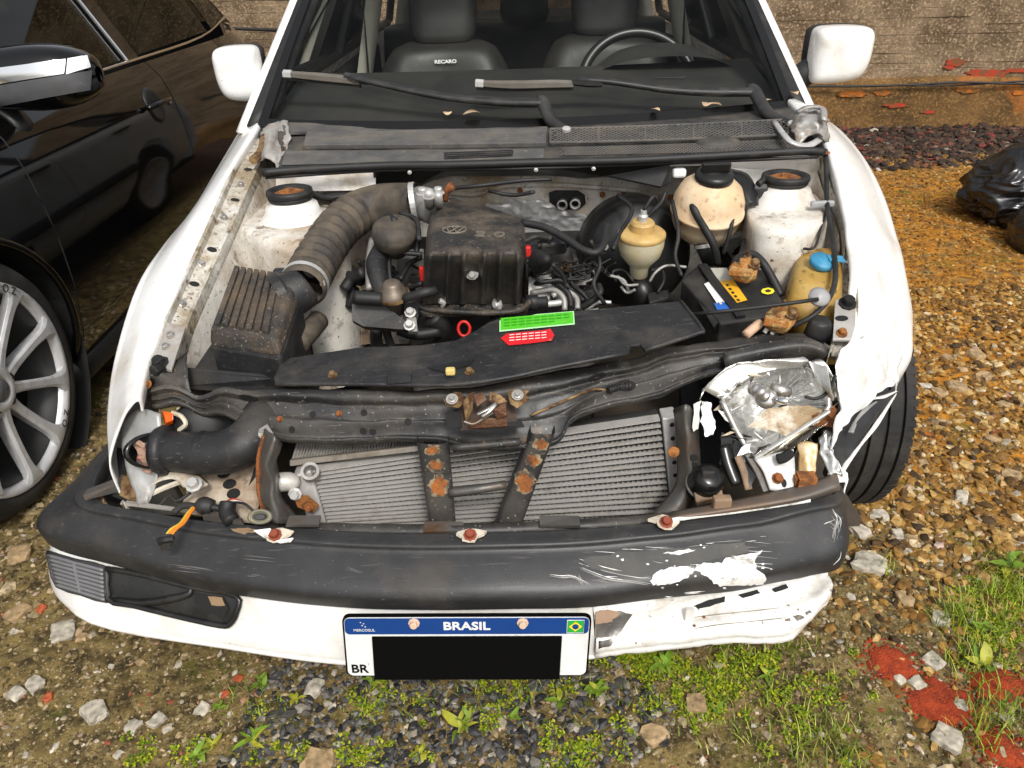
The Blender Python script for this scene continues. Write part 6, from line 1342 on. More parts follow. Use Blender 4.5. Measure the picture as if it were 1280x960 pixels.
hl = obj('header_tank', hexa([CTL+lx*.002+Vector((0, -.012, .006)), CTL+lx*.034+Vector((0, -.012, .0)), CTL+lx*.034+Vector((0, .02, 0)), CTL+lx*.002+Vector((0, .02, .006))], [p+dn for p in (CTL+lx*.002+Vector((0, -.012, 0)), CTL+lx*.030+Vector((0, -.012, 0)), CTL+lx*.030+Vector((0, .02, 0)), CTL+lx*.002+Vector((0, .02, 0)))]), alu, cond, bevel=.004)
dr = (CBR-CTR)
hr_ = obj('header_tank', hexa([CTR-lx*.002+Vector((0, -.016, .008)), CTR-lx*.030+Vector((0, -.016, .008)), CTR-lx*.030+Vector((0, .02, .008)), CTR-lx*.002+Vector((0, .02, .008))], [p+dr for p in (CTR-lx*.002+Vector((0, -.016, 0)), CTR-lx*.030+Vector((0, -.016, 0)), CTR-lx*.030+Vector((0, .02, 0)), CTR-lx*.002+Vector((0, .02, 0)))]), alu, cond, bevel=.003)
hv = bvh(hexa([CTR-lx*.002+Vector((0, -.016, .008)), CTR-lx*.030+Vector((0, -.016, .008)), CTR-lx*.030+Vector((0, .02, .008)), CTR-lx*.002+Vector((0, .02, .008))], [p+dr for p in (CTR-lx*.002+Vector((0, -.016, 0)), CTR-lx*.030+Vector((0, -.016, 0)), CTR-lx*.030+Vector((0, .02, 0)), CTR-lx*.002+Vector((0, .02, 0)))]))
bolts(hv, [(842, 563)], rustlt, hr_, 1.2); bolts(hv, [(840, 531), (841, 548), (843, 578), (844, 594)], darkm, hr_, .6, 'hole', HOLE)
obj('inlet_fitting', tube([U(346, 603, y=1.055), U(362, 602, y=1.06), U(372, 603, y=1.065)], [.017, .017, .012], 14, 2), M('white_fitting', (.58, .56, .52), .4, .3, dirt=(.3, .26, .2), dsc=30, dlo=.45, dhi=.7), hl, smooth=True)
obj('inlet_fitting', lathe([(.010, -.01), (.016, -.01), (.016, .006), (.011, .006), (.010, -.004)], U(388, 590, y=1.06), (.1, -.6, .8), 18, False), alud, hl)
obj('rusty_bracket', crumple(plate([U(366, 622, y=1.045), U(384, 622, y=1.045), U(398, 634, y=1.045), U(390, 642, y=1.045), U(372, 634, y=1.045)], (0, .006, 0)), .003, 40), rustlt, cond)
bolt(U(369, 617, y=1.045), (0, -1, .3), alu, cond, 1.4); bolt(U(386, 634, y=1.04), (0, -1, .3), rust, cond, 1.0)
# second core above left, bent
gplt = M('dull_edge', (.20, .18, .15), .55, .3, dirt=(.10, .07, .04), dsc=14, dlo=.45, dhi=.7)
uc = hexa([U(372, 548, y=1.14), U(530, 546, y=1.14), U(530, 544, y=1.17), U(376, 546, y=1.17)], [U(364, 576, y=1.10), U(530, 558, y=1.10), U(530, 556, y=1.13), U(370, 574, y=1.13)])
obj('radiator_core', uc, M('radiator_fins', (.32, .30, .27), .5, .4, dirt=(.16, .14, .11), dsc=40, dlo=.4, dhi=.65, bump=.4, bsc=200), car)
for k in range(44):
    f = (k+.5)/44; p = mixv(U(372, 548, y=1.138), U(530, 546, y=1.138), f); q = mixv(U(364, 576, y=1.098), U(530, 558, y=1.098), f)
    obj('fin', tube([p, q], .0012, 4, 1), alud, car)
obj('core_edge', hexa([U(362, 575, y=1.092), U(532, 556, y=1.092), U(532, 554, y=1.105), U(364, 573, y=1.105)], [U(362, 583, y=1.084), U(532, 563, y=1.084), U(532, 562, y=1.1), U(364, 581, y=1.1)]), gplt, car, bevel=.0015)
# pinched side plates
gpl = M('grey_bent_steel', (.13, .125, .115), .4, .55, dirt=(.10, .055, .03), dsc=11, dlo=.48, dhi=.7, bump=.15, bsc=60)
obj('support_side', crumple(loft([[U(330, 538, y=1.06), U(345, 546, y=1.02), U(352, 556, y=1.05)], [U(322, 570, y=1.05), U(336, 574, y=1.01), U(348, 584, y=1.05)], [U(322, 612, y=1.04), U(340, 616, y=1.0), U(356, 622, y=1.04)], [U(332, 650, y=1.03), U(350, 654, y=.99), U(374, 652, y=1.03)]], 6, 6), .006, 26, 4), gpl, car, smooth=True, solid=.003)
obj('support_side_rust', tube([U(330, 545, y=1.05), U(323, 575, y=1.04), U(324, 615, y=1.03), U(332, 650, y=1.02)], .004, 6, 5), rust, car)
obj('support_side', crumple(loft([[U(842, 512, y=1.13), U(858, 505, y=1.10), U(872, 516, y=1.14)], [U(846, 560, y=1.11), U(862, 556, y=1.08), U(876, 562, y=1.12)], [U(844, 606, y=1.09), U(862, 604, y=1.07), U(874, 606, y=1.10)], [U(815, 642, y=1.06), U(848, 640, y=1.05), U(864, 636, y=1.08)], [U(808, 656, y=1.05), U(846, 654, y=1.04), U(862, 650, y=1.06)]], 6, 5), .004, 24, 9), gpl, car, smooth=True, solid=.003)
obj('rust_patch', crumple(lathe([(.010, 0), (.009, .002), (0, .003)], U(842, 565, y=1.06), (0, -1, .3), 14), .002, 80), rustlt, car)
for py in (572, 582): bolt(U(868, py, y=1.075), (-.2, -1, .2), darkm, car, .9, 'hole', HOLE)
# ---- centre struts with rust
def strut(poly, y0, y1):
    (a, b), (c, d) = poly
    rows = []
    for k in range(7):
        t = k/6; l = (lerp(a[0], c[0], t), lerp(a[1], c[1], t)); r = (lerp(b[0], d[0], t), lerp(b[1], d[1], t)); y = lerp(y0, y1, t)
        pl_, pr_ = U(*l, y=y), U(*r, y=y); rows.append([pl_+Vector((0, .022, 0)), pl_, mixv(pl_, pr_, .18)+Vector((0, -.006, 0)), mixv(pl_, pr_, .5)+Vector((0, -.007, 0)), mixv(pl_, pr_, .82)+Vector((0, -.006, 0)), pr_, pr_+Vector((0, .022, 0))])
    vf = loft(rows, 2, 2); return obj('support_strut', vf, blackm, car, smooth=True), bvh(vf)
s1, t1 = strut((((521, 552), (560, 552)), ((538, 662), (569, 662))), 1.055, 1.02)
s2, t2 = strut((((664, 540), (694, 540)), ((618, 662), (650, 662))), 1.055, 1.02)
rustpatch = M('rust_patch', (.30, .10, .022), .85, dirt=(.11, .045, .02), dsc=60, dlo=.42, dhi=.66, bump=.3, bsc=150)
halo = M('rust_halo', (.30, .22, .13), .7, dirt=(.06, .05, .038), dsc=60, dlo=.42, dhi=.58)
def blob(tree, cx, cy, rx, ry, mat, par, off, sd_):
    o = [(cx+rx*math.cos(2*PI*k/12), cy+ry*math.sin(2*PI*k/12)) for k in range(12)]; decal('rust_spot', tree, o, mat, par, off, 3, 4.2, sd_, 3)
for tr, pr, L_ in ((t1, s1, [(541, 562, 8, 6), (545, 582, 9, 6), (549, 607, 10.5, 12)]), (t2, s2, [(676, 555, 8, 6), (667, 575, 8, 6.5), (656, 602, 10, 13)])):
    for k, (x, y, a, b) in enumerate(L_): blob(tr, x, y, a*1.25, b*1.25, halo, pr, .0012, k); blob(tr, x, y, a*.9, b*.9, rustpatch, pr, .0022, k+5)
obj('support_crossbar', tube([U(562, 616, y=1.028), U(600, 611, y=1.022), U(632, 606, y=1.03)], .008, 8, 4, flat=1.0), gpl, car, smooth=True)
obj('support_brace', tube([U(566, 560, y=1.04), U(610, 556, y=1.04), U(650, 552, y=1.04)], .007, 8, 4), blackm, car, smooth=True)
obj('support_lower', tube([U(330, 660, y=1.02), U(450, 664, y=.995), U(600, 664, y=.985), U(760, 656, y=1.0), U(880, 646, y=1.03)], .013, 8, 5), blackm, car, smooth=True)
for px, py, w in ((555, 659, 50), (380, 652, 40), (700, 652, 50)):
    obj('sheet_flange', crumple(box(U(px, py, y=.985), U(px+w/2, py, y=.985)-U(px, py, y=.985), (0, .010, .002), (0, 0, .003)), .003, 30, px), gpl, car)

# ================================================================== BUMPER
def st(A, D, E, bulge=.008):
    A = Vector(A); D = Vector(D); E = Vector(E); out = Vector((D.x-A.x, D.y-A.y, 0)); out = out.normalized() if out.length > 1e-4 else Vector((0, -1, 0))
    dd = math.hypot(D.x-A.x, D.y-A.y)
    def q(f, z): return Vector((A.x+(D.x-A.x)*f, A.y+(D.y-A.y)*f, z))
    zl = A.z; zd = D.z; H_ = zl-zd
    return [A+Vector((0, 0, -.03))-out*.004, A, q(.10, zl+.001), q(.30, zl-.002), q(.345, zl-.006), q(.37, zl-.012), q(.62, lerp(zl, zd, .26)), q(.92, lerp(zl, zd, .46))+out*bulge*.5, q(1.0, lerp(zl, zd, .60))+out*bulge*.9, q(1.0, lerp(zl, zd, .72))+out*bulge*.95, q(1.0, lerp(zl, zd, .93))+out*bulge*.35, D, D-out*.008+Vector((0, 0, -.001)), D-out*.022+Vector((0, 0, .004))], E
SA = [((-.795, 1.40, .435), (-.855, 1.40, .352), (-.835, 1.40, .25)), ((-.795, 1.24, .438), (-.865, 1.22, .352), (-.845, 1.22, .25)), (U(122, 622, z=.44), U(58, 674, z=.352), U(70, 724, z=.25)), (U(200, 643, z=.442), U(140, 706, z=.35), U(120, 776, z=.245)), (U(310, 656, z=.442), U(300, 745, z=.35), U(290, 805, z=.245)),
      (U(450, 664, z=.442), U(440, 759, z=.352), U(430, 824, z=.245)), (U(585, 668, z=.442), U(585, 763, z=.355), U(585, 830, z=.245)), (U(740, 660, z=.442), U(740, 758, z=.352), U(745, 816, z=.245)), (U(900, 645, z=.442), U(900, 740, z=.345), U(900, 799, z=.245)), (U(1012, 625, z=.445), U(1008, 722, z=.34), U(985, 792, z=.25)), (U(1044, 612, z=.445), U(1052, 704, z=.34), U(1030, 745, z=.28)), ((.575, 1.13, .44), (.585, 1.11, .345), (.58, 1.11, .29))]
rowsB = [st(*s)[0] for s in SA]; BVF = loft(rowsB, 3, 8)
BVF = ([p+noise.noise_vector(p*5)*.004+noise.noise_vector(p*9)*.006*max(0, min(1, (p.x-.1)/.3)) for p in BVF[0]], BVF[1])
bum = obj('bumper', BVF, bumperp, car, smooth=True, solid=.004); bum['label'] = 'scuffed black plastic bumper'; BUT = bvh(BVF)
# white lower valance
rowsV = []
for (A, D, E) in SA[1:11]:
    A, D, E = Vector(A), Vector(D), Vector(E); o_ = Vector((D.x-A.x, D.y-A.y, 0)).normalized()
    D2 = D-o_*.018+Vector((0, 0, .004)); rowsV.append([D2, mixv(D2, E, .33)+o_*.012, mixv(D2, E, .7)+o_*.014, E+o_*.006, E-o_*.02-Vector((0, 0, .004))])
mixr = lambda a, b, t: [mixv(p, q, t) for p, q in zip(a, b)]
left_rows = rowsV[:7]
VVF = loft(left_rows, 4, 8); val = obj('valance', VVF, white, car, smooth=True, solid=.004); VAT = bvh(VVF)
obj('valance_lip', tube([r[3] for r in left_rows[1:]], .005, 6, 5), white_dirty, val, smooth=True)
# right end of the valance torn open and folded: a ledge, a step and a rolled lower edge
rr2 = [rowsV[6], mixr(rowsV[6], rowsV[7], .55), rowsV[7], rowsV[8], rowsV[9]]
def torn(k, r):
    g = (0., .35, 1., 1., .9)[k]; a, b = r[0], r[3]
    f = lambda t, dy, dz: mixv(a, b, t)+Vector((0, dy, dz))
    return [f(.02, .004+.02*g, -.012*g), f(.30, .03*g-.010, 0), f(.36, .038*g-.010, .004), f(.58, .028*g-.012, .002), f(.62, -.016, .006), f(.80, -.018, .002), f(.84, -.010, 0), f(.97, -.008, 0), f(1.0, .006, -.002), f(1.02, .03, 0)]
tv = loft([torn(k, r) for k, r in enumerate(rr2)], 2, 10)
TVF = crumple(tv, .0035, 26, 7); TVF = ([p+noise.noise_vector(p*14)*.012*max(0, min(1, (p.x-.38)/.12)) for p in TVF[0]], TVF[1])
tvo = obj('torn_valance', TVF, M('white_paint_torn', (.76, .75, .72), .35, dirt=(.42, .38, .31), dsc=16, dlo=.5, dhi=.72, var=.06, speck=(.2, .16, .11), ssc=110, slo=.66, shi=.73), car, smooth=True, solid=.003); tvo['label'] = 'torn and buckled white valance end'; TVT = bvh(TVF)
decal('bare_patch', TVT, [(744, 768), (752, 765), (776, 764), (790, 768), (764, 806), (744, 812)], gpl, tvo, .0015, 4, 3., 3)
decal('bare_patch', TVT, [(742, 764), (760, 762), (776, 764), (764, 776), (744, 780)], M('brown_patch', (.30, .20, .13), .8), tvo, .0024, 3, 3., 5)
obj('valance_seam', crumple(box(mixv(*[hit(TVT, 860, y_, .004)[0] for y_ in (762, 782)], .5), (.006, 0, 0), (0, .004, 0), (0, -.002, .02)), .003, 60), white_dirty, tvo)
for px, py in ((868, 783), (880, 772), (862, 764)): p, n = hit(TVT, px, py, .001); bolt(p, n, rust, tvo, .32)
for o_, sd_ in (([(866, 757), (886, 750), (905, 745), (906, 752), (888, 757), (872, 761)], 1), ([(922, 743), (946, 737), (950, 742), (928, 748)], 2), ([(964, 736), (982, 730), (985, 735), (968, 741)], 3)): decal('torn_gap', TVT, o_, darkm, tvo, .002, 3, 1.5, sd_)
for o_, sd_ in (([(990, 770), (1000, 768), (1006, 772), (996, 776)], 4), ([(980, 774), (986, 772), (988, 776), (982, 778)], 5), ([(1006, 764), (1012, 762), (1014, 767), (1008, 769)], 6)): decal('paint_chip', TVT, o_, gpl, tvo, .002, 2, 2, sd_)
for k, a in enumerate(([(866, 786), (900, 781), (950, 776), (1000, 770)], [(868, 772), (900, 768), (940, 764), (975, 760)])): obj('crease_line', tube([hit(TVT, x, y, .0006)[0] for x, y in a], [.0004, .0011, .0006, .0009, .0003], 5, 5), M('crease_grey', (.22, .19, .15), .9), tvo)  # thin darker lines running along the creases
# paint scrapes on the black band: white showing through
scr = M('scraped_white', (.76, .75, .72), .55, dirt=(.30, .28, .25), dsc=38, dlo=.52, dhi=.66, var=.05, scr=(.2, .19, .18))
decal('scrape', BUT, [(812, 726), (820, 716), (838, 709), (862, 708), (868, 713), (862, 720), (850, 726), (830, 731), (816, 731)], scr, bum, .0018, 5, 2.6, 1, 6)
decal('scrape', BUT, [(866, 712), (880, 704), (902, 704), (906, 698), (938, 692), (952, 689), (944, 698), (944, 710), (952, 716), (958, 722), (954, 729), (930, 731), (900, 732), (890, 726), (880, 718)], scr, bum, .0018, 6, 2.6, 2, 6)
decal('scrape', BUT, [(828, 692), (860, 687), (870, 688), (848, 694)], scr, bum, .0018, 3, 1.6, 3, 6)
decal('scuff', BUT, [(728, 700), (772, 690), (850, 686), (930, 678), (936, 690), (890, 700), (860, 706), (800, 722), (740, 712)], M('scuffed_plastic', (.055, .054, .052), .6, dirt=(.10, .095, .085), dsc=20, dlo=.45, dhi=.7), bum, .0009, 5, 4, 4)
rsx = random.Random(4); scg = M('grey_scuff', (.30, .29, .275), .6); M('grey_scratch', (.12, .115, .11), .6)
for a in (((690, 721), (705, 723), (718, 723), (738, 732)), ((722, 720), (728, 730)), ((728, 702), (760, 712), (800, 720), (815, 720)), ((728, 711), (760, 724), (790, 728), (812, 731)), ((798, 697), (830, 703), (868, 706)), ((860, 740), (880, 738)), ((828, 746), (838, 748)), ((1040, 655), (1046, 662), (1044, 676)), ((1042, 640), (1048, 650), (1046, 664)), ((1044, 660), (1051, 648)), ((1046, 708), (1054, 700), (1056, 690)), ((1034, 652), (1048, 646)), ((210, 703), (240, 707), (268, 712)), ((220, 711), (250, 715)), ((310, 717), (322, 718)), ((430, 712), (450, 718)), ((260, 690), (300, 698), (340, 702))):
    for q_ in range(4 if a[0][0] > 600 else 2):
        ox, oy = rsx.uniform(-5, 5), rsx.uniform(-3.5, 3.5); P = [hit(BUT, x+ox, y+oy+rsx.uniform(-.6, .6), .0003)[0] for x, y in a]
        k0 = rsx.choice((0, 0, 1)); P = P[k0:] if len(P)-k0 > 1 else P
        obj('scratch', tube(P, [.0002, rsx.uniform(.0004, .0010), rsx.uniform(.0003, .0008), .0002], 5, 4), rsx.choice((scr, scg, scg)) if a[0][0] > 600 else MATS['grey_scratch'], bum)
for k in range(46):
    x = rsx.uniform(730, 950); y = 716-.09*(x-730)+rsx.uniform(-26, 18); L_ = rsx.uniform(8, 46); s_ = rsx.uniform(-.12, .30)
    P = [hit(BUT, x+L_*t, y+L_*t*s_+rsx.uniform(-.5, .5), .0003)[0] for t in (0, .35, .7, 1)]
    obj('scratch', tube(P, [.00015, rsx.uniform(.0003, .0007), rsx.uniform(.0003, .0006), .00015], 4, 3), rsx.choice((scr, scg, scg)), bum)
for k in range(26):     # paint flecks round the big scrape
    x = rsx.gauss(890, 40); y = rsx.gauss(716, 13); r_ = rsx.uniform(.5, 2.0); decal('paint_fleck', BUT, [(x+r_*1.6*math.cos(q)*rsx.uniform(.6, 1.2), y+r_*math.sin(q)*rsx.uniform(.6, 1.2)) for q in (0, 1.2, 2.5, 3.7, 5)], scr, bum, .0012, 1, n=1)
decal('mud_stain', BUT, [(118, 618), (140, 620), (152, 628), (130, 630)], M('mud_brown', (.24, .16, .09), .9), bum, .0012, 3, 3, 8)
decal('mud_stain', BUT, [(288, 663), (310, 660), (330, 664), (305, 668)], MATS['mud_brown'], bum, .0012, 3, 3, 9)
# torn lip along the bumper top, right
obj('bumper_lip', tube([U(a, b, z=.452) for a, b in ((840, 650), (870, 645), (920, 639), (980, 630), (1012, 625))], .004, 6, 5), scr, bum)
obj('reinforcement_bar', loft([pt([(836, 640, .445), (834, 648, .455), (838, 654, .44)]), pt([(920, 624, .455), (918, 636, .462), (922, 642, .445)]), pt([(1000, 606, .465), (1000, 622, .468), (1004, 628, .448)]), pt([(1046, 590, .475), (1050, 606, .472), (1050, 614, .45)])], 4, 5), M('bar_metal', (.14, .125, .11), .5, .4, dirt=(.26, .15, .08), dsc=10, dlo=.45, dhi=.7), car, smooth=True, solid=.004)
obj('bumper_bracket', bx(U(902, 630, z=.462), .030, .016, .03), M('mud_metal', (.24, .16, .10), .7, dirt=(.12, .08, .05), dsc=20), car, bevel=.003)
# torn fastening points with rust
for px, py, w in ((345, 668, 30), (588, 668, 30), (832, 652, 40)):
    c = U(px, py, z=.452); o = crumple(plate([c+Vector((math.cos(k)*.022*(1+.4*math.sin(k*3.1)), math.sin(k)*.015, .002*math.sin(k*2))) for k in [2*PI*i/11 for i in range(11)]], (0, 0, -.004)), .005, 45, px); m_ = tri(obj('torn_mount', o, M('cream_primer', (.62, .56, .45), .6, dirt=(.30, .14, .07), dsc=25, dlo=.5, dhi=.7), bum)); bolt(c+Vector((0, -.004, .002)), (0, -.5, 1), M('rust_red', (.22, .045, .02), .7), m_, 1.3)
obj('torn_flap', crumple(plate(pt([(317, 662, .455), (338, 660, .458), (345, 672, .448), (330, 672, .448)]), (0, 0, -.002)), .003, 40), scr, bum); obj('torn_flap', crumple(plate(pt([(342, 676, .449), (366, 672, .449), (362, 676, .447), (350, 679, .446)]), (0, 0, -.002)), .002, 40), scr, bum)
# fog lamp grille and empty fog lamp pocket
gp_ = [(66, 694), (134, 712), (136, 748), (74, 728)]
gr0 = decal('fog_grille', VAT, [(64, 690), (134, 709), (137, 750), (76, 731)], M('grille_back', (.035, .035, .037), .5), val, .003, 4, n=5)
grm = M('grille_plastic', (.15, .15, .155), .42)
for k in range(8):
    f = k/7; a = (lerp(66, 76, f), lerp(693, 729, f)); b = (lerp(134, 136, f), lerp(712, 748, f)); P = [hit(VAT, lerp(a[0], b[0], u/4), lerp(a[1], b[1], u/4), .008)[0] for u in range(5)]
    if all(P): obj('slat', tube(P, .0034, 6, 3, flat=1.), grm, gr0, smooth=True)
P = [hit(VAT, x, y, .009)[0] for x, y in ((98, 702), (102, 720), (106, 738))]; obj('mullion', tube(P, .003, 6, 2), grm, gr0)
P = [hit(VAT, x, y, .006)[0] for x, y in ((64, 690), (98, 700), (134, 709), (137, 730), (137, 750), (106, 741), (76, 731), (68, 708), (64, 690))]; obj('grille_frame', tube(P, .004, 6, 2), MATS['grille_back'], gr0, smooth=True)
pk = M('pocket_plastic', (.014, .014, .014), .22, dirt=(.03, .028, .025), dsc=12)
po = [(136, 710), (180, 718), (240, 733), (297, 744), (298, 764), (290, 778), (276, 780), (220, 768), (170, 756), (138, 748)]
gk = decal('fog_pocket', VAT, po, pk, val, .0025, 5, n=3)
P = [hit(VAT, x, y, .005)[0] for x, y in po+[po[0]]]; obj('pocket_rim', tube(P, .005, 8, 3), pk, gk, smooth=True)
P = [hit(VAT, x, y, .006)[0] for x, y in ((146, 748), (180, 752), (214, 748), (238, 742), (242, 734))]; obj('pocket_fold', tube(P, [.003, .006, .007, .006, .003], 8, 4), pk, gk, smooth=True)
for k in range(2):
    decal('pocket_hole', VAT, [(246, 740), (282, 748), (288, 760), (282, 770), (258, 764), (244, 752)], MATS['dark_void'] if k == 0 else darkm, gk, .0045, 3, n=2) if k == 0 else decal('mud_patch', VAT, [(262, 744), (280, 746), (284, 756), (268, 756)], MATS['mud_brown'], gk, .006, 2, 2, 3, 2)
# ---- number plate
PL = [U(427, 770, y=.862), U(740, 769, y=.852), U(735, 845, y=.838), U(432, 845, y=.846)]
pr_ = (PL[1]-PL[0]).normalized(); pd_ = ((PL[3]-PL[0])+(PL[2]-PL[1])).normalized(); pn = pd_.cross(pr_).normalized(); pn = pn if pn.y < 0 else -pn
po0 = PL[0]; pw = (PL[1]-PL[0]).length; ph = ((PL[3]-PL[0]).length+(PL[2]-PL[1]).length)/2
def PP(u, v, off=0.): return po0+pr_*(u*pw)+pd_*(v*ph)+pn*off
def rrect(u0, u1, v0, v1, r, off, n=5):
    P = []; ru = r/pw; rv_ = r/ph
    for (cu, cv, a0) in ((u1-ru, v0+rv_, -90), (u1-ru, v1-rv_, 0), (u0+ru, v1-rv_, 90), (u0+ru, v0+rv_, 180)):
        for k in range(n+1):
            a = math.radians(a0+90*k/n); P.append(PP(cu+math.cos(a)*ru, cv+math.sin(a)*rv_, off))
    return P
plm = M('plate_white', (.70, .70, .69), .4, var=.04, dirt=(.50, .47, .42), dsc=18, dlo=.55, dhi=.8, speck=(.3, .25, .18), ssc=170, slo=.70, shi=.76); plb = M('plate_blue', (.006, .045, .20), .35, var=.05); plk = M('plate_black', (.003, .003, .003), .9, var=0, spec=.05)
npl = obj('number_plate', plate(rrect(0, 1, 0, 1, .012, .0), -pn*.006), plk, car); npl['label'] = 'white number plate with blue band and censored digits'
obj('plate_face', plate(rrect(.008, .992, .022, .978, .010, .0012), -pn*.002), plm, npl)
obj('plate_band', plate(rrect(.010, .990, .03, .285, .008, .0020), -pn*.0015), plb, npl)
fm = lambda u, v, off=.0026: facing(PP(u, v, off), pr_, -pd_)
text('BRASIL', .0215, fm(.5, .155), plm, npl, .0003, bold=.0006, sx=1.15); text('MERCOSUL', .0068, fm(.088, .215), plm, npl, .0002); text('BR', .024, fm(.058, .86), plk, npl, .0003, bold=.0004)
for k in range(4): obj('star', lathe([(.0012, 0), (0, .0003)], PP(.075+.012*(k % 2)+.006*(k//2), .09+.05*(k//2)+.02*(k % 2), .0024), pn, 6), plm, npl)
obj('plate_flag', plate(rrect(.905, .968, .065, .26, .002, .0026), -pn*.0004), M('flag_green', (.02, .33, .06), .4), npl)
obj('flag_diamond', plate([PP(.9365, .085, .0031), PP(.963, .162, .0031), PP(.9365, .24, .0031), PP(.910, .162, .0031)], -pn*.0004), M('flag_yellow', (.75, .60, .02), .4), npl)
obj('flag_disc', lathe([(.0052, 0), (0, .0002)], PP(.9365, .162, .0034), pn, 20), plb, npl)
obj('plate_flag_rim', tube([PP(a, b, .0028) for a, b in ((.903, .06), (.970, .06), (.970, .265), (.903, .265), (.903, .06))], .0006, 5, 1), plm, npl)
obj('censor_bar', plate(rrect(.118, .885, .315, 1.03, .001, .0042), -pn*.002), plk, npl); bpy.data.objects['censor_bar']['label'] = 'black censor bar added over the plate number'  # censor bar given a body; the real plate carries no such strip
for u in (.29, .725): b_o = bolt(PP(u, .10, .002), pn, M('screw_cream', (.62, .45, .33), .5), npl, 1.1)

# ================================================================== LEFT: empty headlamp bay
obj('lamp_bucket', crumple(loft([pt([(150, 525, .56), (170, 512, .585), (200, 516, .585)]), pt([(152, 560, .53), (174, 545, .55), (200, 550, .55)]), pt([(162, 600, .49), (180, 590, .50), (196, 600, .49)]), pt([(172, 632, .455), (184, 628, .46), (186, 632, .452)])], 6, 6), .004, 22, 2), M('grey_bucket', (.30, .30, .29), .4, .2, dirt=(.16, .14, .12), dsc=10), car, smooth=True, solid=.003)
bc0 = U(192, 563, z=.535); obj('bucket_hole', lathe([(.044, .010), (.050, .012), (.052, .004), (.044, -.004), (.040, -.03), (0, -.03)], bc0, (.75, -.6, .35), 28, False, .62), M('gloss_black', (.008, .008, .008), .2), car, smooth=True)
obj('torn_debris', crumple(loft([[bc0+Vector((-.02, -.01, .03)), bc0+Vector((.0, -.02, .03))], [bc0+Vector((-.02, -.02, -.035)), bc0+Vector((.005, -.03, -.03))]], 8, 8), .008, 60), M('red_leafy', (.34, .22, .16), .8, dirt=(.25, .03, .02), dsc=40, dlo=.5, dhi=.6), car)
obj('orange_reflector', hexa(pt([(203, 513, .585), (216, 516, .585), (217, 525, .575), (207, 528, .572)]), pt([(203, 518, .57), (216, 521, .57), (217, 530, .56), (207, 533, .56)])), M('orange_lens', (.75, .10, .01), .25), car, bevel=.002)
obj('wire_loop', tube(pt([(216, 516, .58), (226, 520, .585), (232, 530, .575), (224, 538, .56)]), .004, 6, 5), M('cream_wire', (.55, .48, .36), .5), car)
dct = obj('intake_duct', tube(pt([(198, 562, .53), (222, 564, .53), (250, 566, .532), (280, 565, .535), (304, 556, .545), (322, 536, .56), (330, 512, .575)]), [.036, .037, .038, .040, .042, .040, .036], 24, 6, flat=.95), blackp, car, smooth=True)
obj('duct_collar', lathe([(.044, -.012), (.045, .0), (.040, .010), (.036, .010)], U(204, 563, z=.53), (-1, .05, 0), 24), blackp, dct, smooth=True)
obj('duct_collar', lathe([(.037, -.005), (.0385, -.003), (.0385, .003), (.037, .005)], U(254, 566, z=.532), (-1, .0, 0), 24, False), rubber, dct)
obj('duct_lug', plate(pt([(318, 540, .578), (334, 530, .585), (344, 545, .57), (334, 556, .56)]), (0, .004, -.004)), gpl, car)
obj('horn', lathe([(.02, -.02), (.045, -.015), (.052, .0), (.045, .012), (.02, .02), (0, .02)], U(252, 535, z=.54), (.2, -.8, .4), 28), rubber, car, smooth=True)
obj('shade_panel', plate(pt([(210, 516, .565), (345, 522, .565), (345, 560, .50), (210, 560, .50)]), (0, .02, -.01)), darkm, car)  # near-black sheet, shade inside the empty lamp bay put into colour
chs = obj('chassis_leg', crumple(loft([pt([(250, 586, .475), (300, 580, .485), (345, 560, .51)]), pt([(236, 610, .455), (290, 612, .46), (330, 610, .465)]), pt([(225, 640, .43), (280, 650, .425), (318, 655, .42)])], 5, 5), .003, 15, 3), M('chassis_beige', (.50, .43, .34), .55, dirt=(.22, .14, .08), dsc=14, dlo=.42, dhi=.64, dirt2=(.10, .06, .04), d2sc=40, d2lo=.6, d2hi=.75), car, smooth=True, solid=.003)
CHT = bvh(crumple(loft([pt([(250, 586, .475), (300, 580, .485), (345, 560, .51)]), pt([(236, 610, .455), (290, 612, .46), (330, 610, .465)]), pt([(225, 640, .43), (280, 650, .425), (318, 655, .42)])], 5, 5), .003, 15, 3))
bolts(CHT, [(280, 592), (287, 605), (292, 617)], darkm, chs, 1.3, 'hole', HOLE, 1.3)
obj('chassis_side', loft([pt([(318, 585, .49), (326, 575, .50)]), pt([(300, 640, .43), (325, 640, .42)])], 2, 3), darkm, car)
bk = obj('lamp_bracket', crumple(tube(pt([(188, 606, .475), (205, 596, .49), (222, 592, .495), (238, 600, .49), (252, 610, .485)]), [.010, .014, .016, .018, .014], 8, 6, flat=.25), .003, 30), M('bracket_beige', (.52, .47, .38), .5, dirt=(.24, .16, .10), dsc=16), car, smooth=True)
bolt(U(243, 607, z=.497), (0, -.4, 1), alu, bk, 1.7)
obj('lamp_bracket', tube(pt([(180, 622, .462), (200, 612, .47), (220, 604, .48), (232, 600, .485)]), .005, 6, 5), MATS['bracket_beige'], car)
obj('debris_wires', tube(pt([(200, 632, .452), (212, 620, .465), (222, 626, .46), (238, 616, .47)]), .003, 6, 5), rubber, car)
obj('rusty_inner', crumple(loft([pt([(150, 590, .47), (165, 586, .475)]), pt([(152, 622, .45), (172, 628, .447)])], 6, 6), .006, 40), brass, car, smooth=True)
obj('shade_panel', loft([pt([(146, 560, .50), (156, 560, .50)]), pt([(140, 620, .44), (160, 628, .44)])], 3, 3), darkm, car)  # another sheet painted dark for the shade beside the bucket
